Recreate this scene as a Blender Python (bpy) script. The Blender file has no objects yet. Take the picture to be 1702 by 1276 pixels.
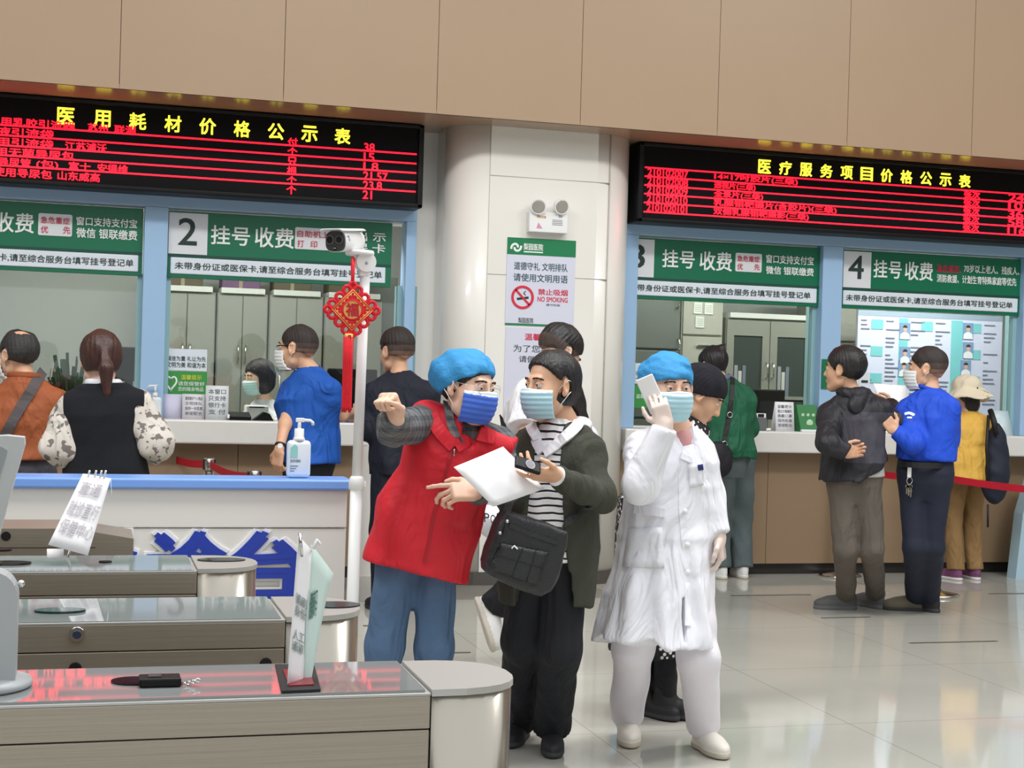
import bpy, bmesh, math, random
import numpy as np
from mathutils import Vector, Matrix

# ------------------------------------------------------------------ camera, sky, lights, exposure
SC = bpy.context.scene
COL = SC.collection
FPX, CX, CY, EYE = 2458.0, 851.0, 638.0, 1.5
YAW, PITCH, ROLL = math.radians(15.85), math.radians(-0.3), math.radians(1.70)

def _axes():
    F = np.array([math.sin(YAW)*math.cos(PITCH), math.cos(YAW)*math.cos(PITCH), math.sin(PITCH)])
    R = np.array([math.cos(YAW), -math.sin(YAW), 0.0]); U = np.cross(R, F)
    c, s = math.cos(ROLL), math.sin(ROLL)
    return F, c*R + s*U, -s*R + c*U
CF, CR, CU = _axes()
CAM = np.array([0.0, 0.0, EYE])
cd = bpy.data.cameras.new('camera'); co = bpy.data.objects.new('camera', cd); COL.objects.link(co)
cd.sensor_width = 36.0; cd.lens = FPX/1702.0*36.0; cd.clip_end = 200
M = Matrix.Identity(4)
for i in range(3):
    M[i][0] = CR[i]; M[i][1] = CU[i]; M[i][2] = -CF[i]; M[i][3] = CAM[i]
co.matrix_world = M
SC.camera = co

w = bpy.data.worlds.new('overcast_sky'); SC.world = w; w.use_nodes = True
w.node_tree.nodes['Background'].inputs[0].default_value = (0.93, 0.97, 1.0, 1)
w.node_tree.nodes['Background'].inputs[1].default_value = 1.45

def area_light(name, loc, sx, sy, power, color=(1, 1, 1), rot=(0, 0, 0)):
    l = bpy.data.lights.new(name, 'AREA'); l.shape = 'RECTANGLE'; l.size = sx; l.size_y = sy
    l.energy = power; l.color = color
    o = bpy.data.objects.new(name, l); o.location = loc; o.rotation_euler = rot; COL.objects.link(o)
    return o
# office ceiling lamps behind the counters, hall ceiling lamps in front of the counters
for k, (x, pw) in enumerate(((-0.4, 52), (1.4, 40), (4.9, 40), (7.1, 62))):
    area_light('office_lamp', (x, 11.3, 2.96), 1.2, 0.3, pw, (1, 0.97, 0.92))
for x in (-3.0, 2.0, 7.0):
    area_light('hall_lamp', (x, 4.6, 6.9), 2.4, 1.0, 200, (1, 0.97, 0.93))

SC.view_settings.view_transform = 'Standard'
SC.view_settings.look = 'None'
SC.view_settings.exposure = 0.0
SC.view_settings.gamma = 1.0
SC.view_settings.use_curve_mapping = False

# ------------------------------------------------------------------ measuring helpers (photograph -> metres)
def ray(x, y):
    return CF + CR*(x-CX)/FPX - CU*(y-CY)/FPX
def at(x, y, Y):
    d = ray(x, y); return CAM + d*(Y/d[1])
def gnd(x, y, z=0.0):
    d = ray(x, y); return CAM + d*((z-EYE)/d[2])

# ------------------------------------------------------------------ materials
def lin(c):
    out = []
    for v in c[:3]:
        v = v/255.0
        out.append(v/12.92 if v <= 0.04045 else ((v+0.055)/1.055)**2.4)
    return (out[0], out[1], out[2], 1.0)

MATS = {}
def mat(name, rgb, rough=0.6, metal=0.0, spec=0.5, var=0.0, vscale=8.0, bump=0.0, bscale=60.0, stretch=None,
        emit=0.0, sheen=0.0, coat=0.0, sss=0.0):
    if name in MATS: return MATS[name]
    m = bpy.data.materials.new(name); m.use_nodes = True
    nt = m.node_tree; b = nt.nodes['Principled BSDF']
    b.inputs['Base Color'].default_value = lin(rgb)
    b.inputs['Roughness'].default_value = rough; b.inputs['Metallic'].default_value = metal
    b.inputs['Specular IOR Level'].default_value = spec
    if sheen: b.inputs['Sheen Weight'].default_value = sheen
    if coat: b.inputs['Coat Weight'].default_value = coat
    if sss:
        b.inputs['Subsurface Weight'].default_value = sss
        b.inputs['Subsurface Radius'].default_value = (0.01, 0.004, 0.002)
        b.inputs['Subsurface Scale'].default_value = 1.0
    if emit:
        b.inputs['Emission Color'].default_value = lin(rgb); b.inputs['Emission Strength'].default_value = emit
    if var or bump:
        tc = nt.nodes.new('ShaderNodeTexCoord'); mp = nt.nodes.new('ShaderNodeMapping')
        nt.links.new(tc.outputs['Object'], mp.inputs['Vector'])
        if stretch: mp.inputs['Scale'].default_value = stretch
        if var:
            n = nt.nodes.new('ShaderNodeTexNoise'); n.inputs['Scale'].default_value = vscale; n.inputs['Detail'].default_value = 4
            nt.links.new(mp.outputs[0], n.inputs['Vector'])
            mx = nt.nodes.new('ShaderNodeMix'); mx.data_type = 'RGBA'; mx.inputs['Factor'].default_value = 0.5
            c = lin(rgb)
            mx.inputs['A'].default_value = [min(1, v*(1-var)) for v in c[:3]]+[1]
            mx.inputs['B'].default_value = [min(1, v*(1+var)) for v in c[:3]]+[1]
            nt.links.new(n.outputs['Fac'], mx.inputs['Factor']); nt.links.new(mx.outputs['Result'], b.inputs['Base Color'])
        if bump:
            n2 = nt.nodes.new('ShaderNodeTexNoise'); n2.inputs['Scale'].default_value = bscale; n2.inputs['Detail'].default_value = 3
            nt.links.new(mp.outputs[0], n2.inputs['Vector'])
            bp = nt.nodes.new('ShaderNodeBump'); bp.inputs['Strength'].default_value = bump; bp.inputs['Distance'].default_value = 0.01
            nt.links.new(n2.outputs['Fac'], bp.inputs['Height']); nt.links.new(bp.outputs[0], b.inputs['Normal'])
    MATS[name] = m
    return m

def pattern(name, kind, c1, c2, scale, thr=0.5, rough=0.8, axis=2):
    """two-tone printed cloth: 'stripes' | 'dots' | 'blotch' | 'check'"""
    if name in MATS: return MATS[name]
    m = mat(name, c1, rough); nt = m.node_tree; b = nt.nodes['Principled BSDF']
    tc = nt.nodes.new('ShaderNodeTexCoord')
    mx = nt.nodes.new('ShaderNodeMix'); mx.data_type = 'RGBA'
    mx.inputs['A'].default_value = lin(c1); mx.inputs['B'].default_value = lin(c2)
    def math_(op, a, bv=None):
        n = nt.nodes.new('ShaderNodeMath'); n.operation = op
        for i, v in enumerate((a, bv)):
            if v is None: continue
            if isinstance(v, (int, float)): n.inputs[i].default_value = v
            else: nt.links.new(v, n.inputs[i])
        return n.outputs[0]
    if kind == 'stripes':
        sp = nt.nodes.new('ShaderNodeSeparateXYZ'); nt.links.new(tc.outputs['Object'], sp.inputs[0])
        ns = nt.nodes.new('ShaderNodeTexNoise'); ns.inputs['Scale'].default_value = 9; nt.links.new(tc.outputs['Object'], ns.inputs['Vector'])
        z = math_('MULTIPLY', math_('ADD', sp.outputs[axis], math_('MULTIPLY', ns.outputs['Fac'], 0.025)), scale)
        f = math_('GREATER_THAN', math_('FRACT', z), thr)
    elif kind == 'dots':
        v = nt.nodes.new('ShaderNodeTexVoronoi'); v.inputs['Scale'].default_value = scale; nt.links.new(tc.outputs['Object'], v.inputs['Vector'])
        f = math_('LESS_THAN', v.outputs['Distance'], thr)
    elif kind == 'blotch':
        v = nt.nodes.new('ShaderNodeTexNoise'); v.inputs['Scale'].default_value = scale; v.inputs['Detail'].default_value = 6
        nt.links.new(tc.outputs['Object'], v.inputs['Vector'])
        f = math_('GREATER_THAN', v.outputs['Fac'], thr)
    else:
        sp = nt.nodes.new('ShaderNodeSeparateXYZ'); nt.links.new(tc.outputs['Object'], sp.inputs[0])
        s1 = math_('GREATER_THAN', math_('FRACT', math_('MULTIPLY', sp.outputs[2], scale)), thr)
        s2 = math_('GREATER_THAN', math_('FRACT', math_('MULTIPLY', math_('ADD', sp.outputs[0], sp.outputs[1]), scale)), thr)
        f = math_('MULTIPLY', math_('ADD', s1, s2), 0.5)
    nt.links.new(f, mx.inputs['Factor']); nt.links.new(mx.outputs['Result'], b.inputs['Base Color'])
    return m

def folds(m, scale=6.0, strength=0.85, stretch=(1, 1, .45)):
    """broad cloth creases as a second bump under the fine one"""
    nt = m.node_tree; b = nt.nodes['Principled BSDF']
    tc = nt.nodes.new('ShaderNodeTexCoord'); mp = nt.nodes.new('ShaderNodeMapping'); mp.inputs['Scale'].default_value = stretch
    mp.inputs['Rotation'].default_value = (.35, .25, .4)
    n = nt.nodes.new('ShaderNodeTexNoise'); n.inputs['Scale'].default_value = scale; n.inputs['Detail'].default_value = 2.5; n.inputs['Distortion'].default_value = 1.6
    bp = nt.nodes.new('ShaderNodeBump'); bp.inputs['Strength'].default_value = strength; bp.inputs['Distance'].default_value = .05
    nt.links.new(tc.outputs['Object'], mp.inputs[0]); nt.links.new(mp.outputs[0], n.inputs['Vector']); nt.links.new(n.outputs['Fac'], bp.inputs['Height'])
    if b.inputs['Normal'].links:
        nt.links.new(b.inputs['Normal'].links[0].from_socket, bp.inputs['Normal'])
    nt.links.new(bp.outputs[0], b.inputs['Normal'])

def glass_mat(name, tint, gloss=1.0):
    m = bpy.data.materials.new(name); m.use_nodes = True; nt = m.node_tree
    for n in list(nt.nodes): nt.nodes.remove(n)
    o = nt.nodes.new('ShaderNodeOutputMaterial'); t = nt.nodes.new('ShaderNodeBsdfTransparent'); g = nt.nodes.new('ShaderNodeBsdfGlossy')
    fr = nt.nodes.new('ShaderNodeFresnel'); fr.inputs['IOR'].default_value = 1.5
    t.inputs[0].default_value = lin(tint); g.inputs['Roughness'].default_value = 0.02
    mu = nt.nodes.new('ShaderNodeMath'); mu.operation = 'MULTIPLY'; mu.inputs[1].default_value = gloss
    nt.links.new(fr.outputs[0], mu.inputs[0])
    mx = nt.nodes.new('ShaderNodeMixShader'); nt.links.new(mu.outputs[0], mx.inputs[0])
    nt.links.new(t.outputs[0], mx.inputs[1]); nt.links.new(g.outputs[0], mx.inputs[2]); nt.links.new(mx.outputs[0], o.inputs[0])
    return m

# ------------------------------------------------------------------ object helpers
def link(name, me, parent=None, loc=None, smooth=False):
    o = bpy.data.objects.new(name, me); COL.objects.link(o)
    if parent is not None: o.parent = parent
    if loc is not None: o.location = loc
    if smooth and me is not None:
        me.polygons.foreach_set('use_smooth', [True]*len(me.polygons))
    return o
def thing(name, label, cat, loc=(0, 0, 0), rz=0.0, group=None):
    o = bpy.data.objects.new(name, None); COL.objects.link(o); o.empty_display_size = 0.1
    o.location = loc; o.rotation_euler = (0, 0, rz); o['label'] = label; o['category'] = cat
    if group: o['group'] = group
    return o
def tag(o, label, cat, group=None):
    o['label'] = label; o['category'] = cat
    if group: o['group'] = group
    return o
def struct(o):
    o['kind'] = 'structure'; return o

class MB:
    """collects shapes in world (or thing-local) metres and links them as one mesh"""
    def __init__(s): s.bm = bmesh.new(); s.mats = []; s.cur = 0
    def use(s, m):
        if m not in s.mats: s.mats.append(m)
        s.cur = s.mats.index(m); return s
    def _add(s, vs, fs):
        v = [s.bm.verts.new(p) for p in vs]
        out = []
        for f in fs:
            try:
                fc = s.bm.faces.new([v[i] for i in f]); fc.material_index = s.cur; out.append(fc)
            except ValueError: pass
        return v, out
    def box(s, x0, x1, y0, y1, z0, z1, bev=0.0, seg=2):
        vs = [(x, y, z) for x in (x0, x1) for y in (y0, y1) for z in (z0, z1)]
        fs = [(0, 1, 3, 2), (4, 6, 7, 5), (0, 4, 5, 1), (2, 3, 7, 6), (0, 2, 6, 4), (1, 5, 7, 3)]
        v, f = s._add(vs, fs)
        if bev > 0:
            es = list({e for fc in f for e in fc.edges})
            r = bmesh.ops.bevel(s.bm, geom=es, offset=bev, segments=seg, affect='EDGES', profile=0.5)
            for fc in r['faces']: fc.material_index = s.cur
        return s
    def prism(s, poly, axis, a, b):
        """extrude a 2D polygon along axis ('x','y','z') from a to b"""
        n = len(poly)
        def p3(u, v, t): return {'x': (t, u, v), 'y': (u, t, v), 'z': (u, v, t)}[axis]
        vs = [p3(u, v, a) for u, v in poly]+[p3(u, v, b) for u, v in poly]
        fs = [tuple(range(n))[::-1], tuple(range(n, 2*n))]+[(i, (i+1) % n, n+(i+1) % n, n+i) for i in range(n)]
        s._add(vs, fs); return s
    def cyl(s, p0, p1, r0, r1=None, n=20, cap=True):
        r1 = r0 if r1 is None else r1
        return s.tube([p0, p1], [r0, r1], n, cap)
    def tube(s, pts, rad, n=10, cap=True):
        pts = [Vector(p) for p in pts]
        if isinstance(rad, (int, float)): rad = [rad]*len(pts)
        rings = []; up = None
        for i, p in enumerate(pts):
            t = (pts[min(i+1, len(pts)-1)]-pts[max(i-1, 0)])
            if t.length < 1e-9: t = Vector((0, 0, 1))
            t.normalize()
            if up is None:
                up = t.orthogonal().normalized()
            else:
                up = (up-t*up.dot(t)); up = up.normalized() if up.length > 1e-6 else t.orthogonal().normalized()
            sd = t.cross(up)
            rings.append([s.bm.verts.new(p+(up*math.cos(a)+sd*math.sin(a))*rad[i]) for a in [2*math.pi*k/n for k in range(n)]])
        for i in range(len(rings)-1):
            for k in range(n):
                f = s.bm.faces.new((rings[i][k], rings[i][(k+1) % n], rings[i+1][(k+1) % n], rings[i+1][k])); f.material_index = s.cur; f.smooth = True
        if cap:
            for r in (rings[0][::-1], rings[-1]):
                f = s.bm.faces.new(r); f.material_index = s.cur
        return s
    def lathe(s, prof, c=(0, 0, 0), n=28):
        """prof = [(r, z)] about the vertical axis at c"""
        rings = []
        for r, z in prof:
            rings.append([s.bm.verts.new((c[0]+r*math.cos(2*math.pi*k/n), c[1]+r*math.sin(2*math.pi*k/n), c[2]+z)) for k in range(n)])
        for i in range(len(rings)-1):
            for k in range(n):
                f = s.bm.faces.new((rings[i][k], rings[i][(k+1) % n], rings[i+1][(k+1) % n], rings[i+1][k])); f.material_index = s.cur; f.smooth = True
        for r in (rings[0][::-1], rings[-1]):
            f = s.bm.faces.new(r); f.material_index = s.cur
        return s
    def ribbon(s, pts, nrm, width, thick):
        """flat strap along pts; nrm = outward normals"""
        pts = [Vector(p) for p in pts]; nrm = [Vector(v).normalized() for v in nrm]
        rings = []
        for i, p in enumerate(pts):
            t = (pts[min(i+1, len(pts)-1)]-pts[max(i-1, 0)]).normalized()
            sd = nrm[i].cross(t).normalized(); nn = t.cross(sd)
            h, k = sd*width/2, nn*thick/2
            rings.append([s.bm.verts.new(q) for q in (p-h-k, p+h-k, p+h+k, p-h+k)])
        for i in range(len(rings)-1):
            for k in range(4):
                f = s.bm.faces.new((rings[i][k], rings[i][(k+1) % 4], rings[i+1][(k+1) % 4], rings[i+1][k])); f.material_index = s.cur
        for r in (rings[0][::-1], rings[-1]):
            f = s.bm.faces.new(r); f.material_index = s.cur
        return s
    def ball(s, c, r, n=14, sc=(1, 1, 1)):
        r0 = bmesh.ops.create_uvsphere(s.bm, u_segments=n, v_segments=max(6, n*2//3), radius=1.0)
        for v in r0['verts']:
            v.co = Vector((c[0]+v.co.x*r*sc[0], c[1]+v.co.y*r*sc[1], c[2]+v.co.z*r*sc[2]))
        for f in {f for v in r0['verts'] for f in v.link_faces}: f.material_index = s.cur; f.smooth = True
        return s
    def sheet(s, grid, thick):
        """grid[i][j] of points -> solid bent sheet"""
        g = [[Vector(p) for p in row] for row in grid]; a, b = len(g), len(g[0])
        def nr(i, j):
            u = g[min(i+1, a-1)][j]-g[max(i-1, 0)][j]; v = g[i][min(j+1, b-1)]-g[i][max(j-1, 0)]
            return u.cross(v).normalized()*thick/2
        T = [[s.bm.verts.new(g[i][j]+nr(i, j)) for j in range(b)] for i in range(a)]
        B = [[s.bm.verts.new(g[i][j]-nr(i, j)) for j in range(b)] for i in range(a)]
        def q(*v):
            f = s.bm.faces.new(v); f.material_index = s.cur; f.smooth = True
        for i in range(a-1):
            for j in range(b-1):
                q(T[i][j], T[i+1][j], T[i+1][j+1], T[i][j+1]); q(B[i][j], B[i][j+1], B[i+1][j+1], B[i+1][j])
        for i in range(a-1):
            q(T[i][0], B[i][0], B[i+1][0], T[i+1][0]); q(T[i][b-1], T[i+1][b-1], B[i+1][b-1], B[i][b-1])
        for j in range(b-1):
            q(T[0][j], T[0][j+1], B[0][j+1], B[0][j]); q(T[a-1][j], B[a-1][j], B[a-1][j+1], T[a-1][j+1])
        return s
    def text(s, body, x0, x1, z0, z1, y, depth=0.003, bold=0.0, keep=False, xf=None):
        """lettering in the XZ plane facing -Y, fitted to the rectangle (keep = keep proportions, fit height)"""
        vs, fs, bb = glyphs(body)
        w_, h_ = bb[1]-bb[0], bb[3]-bb[2]
        sx, sz = (x1-x0)/w_, (z1-z0)/h_
        if keep: sx = sz
        # heavier strokes: the same outline struck a few times with a small shift
        for ly, (dx, dz) in enumerate(((0, 0),) if bold <= 0 else ((-bold, -bold), (bold, -bold), (-bold, bold), (bold, bold))):
            out = []
            for (u, v, t) in vs:
                p = (x0+(u+dx-bb[0])*sx, y-t*depth*(1+.06*ly), z0+(v+dz-bb[2])*sz)
                out.append(xf(p) if xf else p)
            v = [s.bm.verts.new(p) for p in out]
            for f in fs:
                try:
                    fc = s.bm.faces.new([v[i] for i in f]); fc.material_index = s.cur
                except ValueError: pass
        return s
    def build(s, name, parent=None, m=None, label=None):
        bmesh.ops.recalc_face_normals(s.bm, faces=s.bm.faces)
        me = bpy.data.meshes.new(name)
        org = Vector(parent.matrix_basis.translation) if parent is not None else Vector((0, 0, 0))
        if parent is not None and parent.parent is not None:
            org = org+Vector(parent.parent.matrix_basis.translation)
        for v in s.bm.verts: v.co -= org
        s.bm.to_mesh(me); s.bm.free()
        for mm in (s.mats or ([m] if m else [])): me.materials.append(mm)
        o = link(name, me, parent)
        if label: o['label'] = label
        return o

_GL = {}
def glyphs(body):
    key = body
    if key in _GL: return _GL[key]
    c = bpy.data.curves.new('t', 'FONT'); c.body = body; c.size = 1.0; c.extrude = 0.5
    c.resolution_u = 3; c.space_line = 1.0
    o = bpy.data.objects.new('t', c); me = bpy.data.meshes.new_from_object(o)
    vs = [(v.co.x, v.co.y, v.co.z+0.5) for v in me.vertices]; fs = [tuple(p.vertices) for p in me.polygons]
    bb = (min(v[0] for v in vs), max(v[0] for v in vs), min(v[1] for v in vs), max(v[1] for v in vs))
    bpy.data.objects.remove(o); bpy.data.curves.remove(c); bpy.data.meshes.remove(me)
    _GL[key] = (vs, fs, bb); return _GL[key]

def prect(x0, y0, x1, y1, Y):
    """photo rectangle (top-left, bottom-right measured at its centre) -> X0, X1, Z0, Z1 on the plane Y"""
    ym, xm = (y0+y1)/2, (x0+x1)/2
    return at(x0, ym, Y)[0], at(x1, ym, Y)[0], at(xm, y1, Y)[2], at(xm, y0, Y)[2]
# ------------------------------------------------------------------ shared materials
white_paint = mat('white_paint', (232, 230, 224), 0.45, var=0.02, vscale=3)
column_white = mat('column_enamel', (236, 233, 226), 0.28, coat=0.3)
tan_panel = mat('tan_panel', (168, 142, 116), 0.4, var=0.03, vscale=2)
tan_front = mat('tan_counter_front', (150, 126, 100), 0.4, var=0.03, vscale=2)
groove = mat('dark_groove', (70, 58, 48), 0.8)
blue_frame = mat('pale_blue_frame', (158, 192, 226), 0.4)
blue_jamb = mat('pale_teal_jamb', (150, 190, 196), 0.4)
green_board = mat('green_board', (8, 108, 76), 0.35)
dark_green = mat('dark_green', (8, 70, 55), 0.5)
white_print = mat('white_print', (240, 242, 240), 0.5)
pale_print = mat('pale_print', (222, 230, 238), 0.5)
grey_plate = mat('number_plate', (222, 224, 228), 0.4)
ink = mat('print_ink', (28, 52, 46), 0.6)
red_ink = mat('red_ink', (205, 50, 78), 0.6)
black_case = mat('black_case', (14, 13, 16), 0.4, spec=0.25)
black_screen = mat('led_screen_face', (8, 6, 8), 0.6, spec=0.15)
led_red = mat('led_red', (255, 22, 48), 0.6, emit=1.7)
led_yellow = mat('led_yellow', (255, 246, 70), 0.6, emit=1.3)
stone_white = mat('white_quartz', (226, 224, 220), 0.3, var=0.03, vscale=14)
kick = mat('dark_kick', (40, 36, 34), 0.4)
granite = mat('grey_granite', (84, 78, 72), 0.25, var=0.25, vscale=90)
steel = mat('brushed_steel', (162, 153, 140), 0.32, 0.5, bump=0.06, bscale=120, stretch=(0.02, 1, 1))
steel_cap = mat('polished_steel', (164, 158, 147), 0.2, 0.85, bump=0.03, bscale=60, stretch=(1, 1, 0.02))
steel_lid = mat('steel_lid', (188, 187, 184), 0.42, 0.55)
lid_glass = mat('dark_lid_glass', (136, 140, 140), 0.03, 0.0, spec=1.0)
chrome = mat('chrome', (215, 215, 215), 0.12, 1.0)
black_rubber = mat('black_rubber', (22, 22, 24), 0.6)
black_hole = mat('black_hole', (6, 6, 6), 0.5)
grey_plastic = mat('grey_plastic', (172, 176, 178), 0.4)
white_plastic = mat('white_plastic', (238, 238, 238), 0.35)
paper = mat('paper', (243, 242, 245), 0.8)
cabinet_grey = mat('cabinet_grey', (138, 141, 132), 0.45)
office_wall = mat('office_wall', (172, 178, 176), 0.8)
pane_mat = glass_mat('window_glass', (238, 241, 238), 0.9)

# ------------------------------------------------------------------ floor
def floor_material():
    m = mat('polished_floor_tile', (196, 191, 178), 0.07, spec=0.55); nt = m.node_tree; b = nt.nodes['Principled BSDF']
    tc = nt.nodes.new('ShaderNodeTexCoord'); br = nt.nodes.new('ShaderNodeTexBrick')
    mp = nt.nodes.new('ShaderNodeMapping'); mp.inputs['Location'].default_value = (0.32, 0.1, 0)
    nt.links.new(tc.outputs['Object'], mp.inputs[0]); nt.links.new(mp.outputs[0], br.inputs['Vector'])
    br.offset = 0.0; br.inputs['Scale'].default_value = 1.0
    br.inputs['Brick Width'].default_value = 1.2; br.inputs['Row Height'].default_value = 1.2
    br.inputs['Mortar Size'].default_value = 0.003; br.inputs['Mortar Smooth'].default_value = 0.3
    ns = nt.nodes.new('ShaderNodeTexNoise'); ns.inputs['Scale'].default_value = 1.3; ns.inputs['Detail'].default_value = 5
    nt.links.new(tc.outputs['Object'], ns.inputs['Vector'])
    mx = nt.nodes.new('ShaderNodeMix'); mx.data_type = 'RGBA'
    mx.inputs['A'].default_value = lin((176, 175, 165)); mx.inputs['B'].default_value = lin((196, 195, 187))
    nt.links.new(ns.outputs['Fac'], mx.inputs['Factor'])
    nt.links.new(mx.outputs['Result'], br.inputs['Color1']); nt.links.new(mx.outputs['Result'], br.inputs['Color2'])
    br.inputs['Mortar'].default_value = lin((150, 146, 136)); nt.links.new(br.outputs['Color'], b.inputs['Base Color'])
    return m
b = MB(); b.box(-14, 18, -14, 13.4, -0.1, 0.0)
struct(b.build('floor', m=floor_material()))
band = mat('grey_floor_band', (158, 156, 148), 0.1, var=0.05, vscale=6)
b = MB(); b.box(-14, gnd(1010, 985)[0], 9.55, 10.7, 0.0, 0.002)
struct(b.build('trim_1', m=band))
strip_m = mat('floor_inlay_strip', (92, 94, 84), 0.35)
for k, (x0, x1, y) in enumerate(((1215, 1352, 990), (1512, 1668, 1069), (1645, 1760, 987), (1366, 1450, 1027), (706, 784, 1086), (604, 676, 1040))):
    p, r = gnd(x0, y), gnd(x1, y)
    b = MB(); b.box(p[0], r[0], p[1]-0.012, p[1]+0.012, 0.0, 0.003)
    struct(b.build('trim_%d' % (k+2), m=strip_m))

# ------------------------------------------------------------------ the hall shell around and behind the camera
hall = mat('hall_wall', (176, 164, 148), 0.7)
b = MB(); b.box(-14, 18, -14.2, -14, 3.2, 7.2); b.box(-14, -9, -14.2, -14, 0, 3.2); b.box(13, 18, -14.2, -14, 0, 3.2)
struct(b.build('wall_back', m=hall))
b = MB(); b.box(-14.2, -14, -14, 13.4, 0, 7.2); struct(b.build('wall_left', m=hall))
b = MB(); b.box(18, 18.2, -14, 13.4, 0, 7.2); struct(b.build('wall_right', m=hall))
ceil_m = mat('ceiling_white', (225, 224, 220), 0.8)
b = MB()
for q in ((-14, 18, -14, -9), (-14, 18, 7.6, 9.9), (-14, -7, -9, 7.6), (13, 18, -9, 7.6)):
    b.box(q[0], q[1], q[2], q[3], 7.2, 7.35)
struct(b.build('ceiling', m=ceil_m))

# ------------------------------------------------------------------ bulkhead above the counters
BY, SOF = 9.9, 3.28
js = [at(x, y, BY)[0] for x, y in ((200, 80), (473, 90), (728, 100), (967, 110), (1195, 120), (1411, 130), (1618, 140))]
dj = js[2]-js[1]
js = [js[0]-dj*k for k in range(10, 0, -1)]+js+[js[-1]+(js[-1]-js[-2])*k for k in range(1, 9)]
b = MB().use(tan_panel)
for x0, x1 in zip(js[:-1], js[1:]):
    b.box(x0+0.002, x1-0.002, BY, BY+0.02, SOF, 7.2)
b.use(groove).box(js[0], js[-1], BY+0.012, BY+0.08, SOF+0.03, 7.2)
soffit_m = mat('soffit_gloss', (170, 142, 116), 0.22, spec=0.6)
b.use(soffit_m).box(js[0], js[-1], BY+0.004, 10.95, SOF, SOF+0.03)
struct(b.build('wall_upper'))

# ------------------------------------------------------------------ wall plane with the two window groups
XL0 = -2.6
XLR = at(690, 450, 10.62)[0]          # right outer edge of the left frame
XRL = at(1036, 450, 10.62)[0]         # left outer edge of the right frame
XRR = 10.0
b = MB()
b.box(XLR-0.02, XRL+0.02, 10.70, 10.95, 0.0, 2.60); b.box(at(608, 720, 10.45)[0], XLR-.021, 10.72, 10.95, 0, 1.12)
b.box(XL0-6, XRR, 10.70, 10.95, 2.60, SOF); b.box(-14, XL0, 10.70, 10.95, 0, SOF); b.box(9.4, 18, 10.70, 10.95, 0, SOF)
struct(b.build('wall_front', m=white_paint))
PX = dict(p12=(at(238, 450, 10.62)[0]-0.0, at(277, 450, 10.62)[0]), p34=(at(1366, 450, 10.62)[0], at(1399, 450, 10.62)[0]))
ZBAND0, ZBAND1 = at(400, 352, 10.62)[2], 2.74
def frame(n, xs, x0, x1):
    b = MB().use(blue_frame)
    b.box(x0, x1, 10.60, 10.72, ZBAND0, ZBAND1, 0.006)
    for a, c in xs: b.box(a, c, 10.60, 10.78, 1.134, ZBAND0, 0.004)
    b.use(blue_jamb)
    for a, c in xs: b.box(a-0.035, c+0.035, 10.69, 10.80, 1.134, 2.14)
    return struct(b.build('trim_%d' % n))
frame(20, [(XL0, XL0+0.2), PX['p12'], (at(673, 450, 10.62)[0], XLR)], XL0, XLR)
frame(21, [(XRL, at(1059, 450, 10.62)[0]), PX['p34'], (at(1700, 480, 10.62)[0], at(1700, 480, 10.62)[0]+0.16), (9.2, 9.4)], XRL, 9.4)
WIN = {1: (XL0+0.2, PX['p12'][0]), 2: (PX['p12'][1], at(673, 450, 10.62)[0]), 3: (at(1059, 450, 10.62)[0], PX['p34'][0]),
       4: (PX['p34'][1], at(1700, 480, 10.62)[0])}
ZC = 1.133
for k, (a, c) in WIN.items():
    b = MB(); b.box(a+0.03, c-0.03, 10.735, 10.745, ZC+0.01, 2.2)
    struct(b.build('window_%d' % k, m=pane_mat))

def counter(x0, x1, n, joints, dl):
    t = thing('service_counter', 'long pale quartz service counter with tan panelled front under %s' % dl, 'counter', ((x0+x1)/2, 10.6, 0))
    b = MB().use(stone_white); b.box(x0, x1, 10.45, 11.25, 0.968, ZC, 0.012); b.build('worktop', t)
    b = MB().use(tan_front)
    xs = [x0+0.02]+joints+[x1-0.02]
    for a, c in zip(xs[:-1], xs[1:]): b.box(a+0.002, c-0.002, 10.62, 10.64, 0.088, 0.968)
    b.use(groove).box(x0+0.02, x1-0.02, 10.632, 10.70, 0.088, 0.968)
    b.build('front_panel', t)
    b = MB().use(kick); b.box(x0+0.03, x1-0.03, 10.66, 10.70, 0.0, 0.088); b.build('kick_plate', t)
counter(XL0+0.02, at(612, 720, 10.45)[0], 1, [at(x, 780, 10.62)[0] for x in (-120, 150, 395, 520)], 'the first two windows')
counter(at(1040, 720, 10.45)[0], 9.38, 2, [at(x, 800, 10.62)[0] for x in (1130, 1276, 1425, 1580, 1740)], 'windows 3 and 4')

# ------------------------------------------------------------------ white rounded column
def rounded_plan(x0, x1, y0, y1, r, n=12, rl=None):
    rl = rl or r
    pts = []
    for cx, cy, a0 in ((x1-r, y0+r, -90), ):
        pts += [(cx+r*math.cos(math.radians(a0+90*k/n)), cy+r*math.sin(math.radians(a0+90*k/n))) for k in range(n+1)]
    pts += [(x1, y1), (x0, y1)]
    pts += [(x0+rl-rl*math.cos(math.radians(90*k/n)), y0+rl-rl*math.sin(math.radians(90*k/n))) for k in range(n+1)]
    return pts
cxa, cxb = at(808, 500, 10.2)[0], at(1008, 500, 10.2)[0]
CR_ = 0.34
b = MB().use(column_white)
plan = rounded_plan(cxa-.27, cxb+CR_*0.72, 10.2, 10.75, CR_, 12, .27)
b.prism(plan, 'z', 0.095, SOF)
seam = mat('column_seam', (196, 192, 184), 0.5)
b.use(seam)
for x in (cxa, cxb): b.box(x-0.003, x+0.003, 10.1985, 10.21, 0.095, SOF)
for zz in (at(830, 292, 10.2)[2], at(830, 456, 10.2)[2]): b.box(cxa, cxb, 10.1988, 10.21, zz-0.003, zz+0.003)
o = b.build('wall_column')
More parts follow.
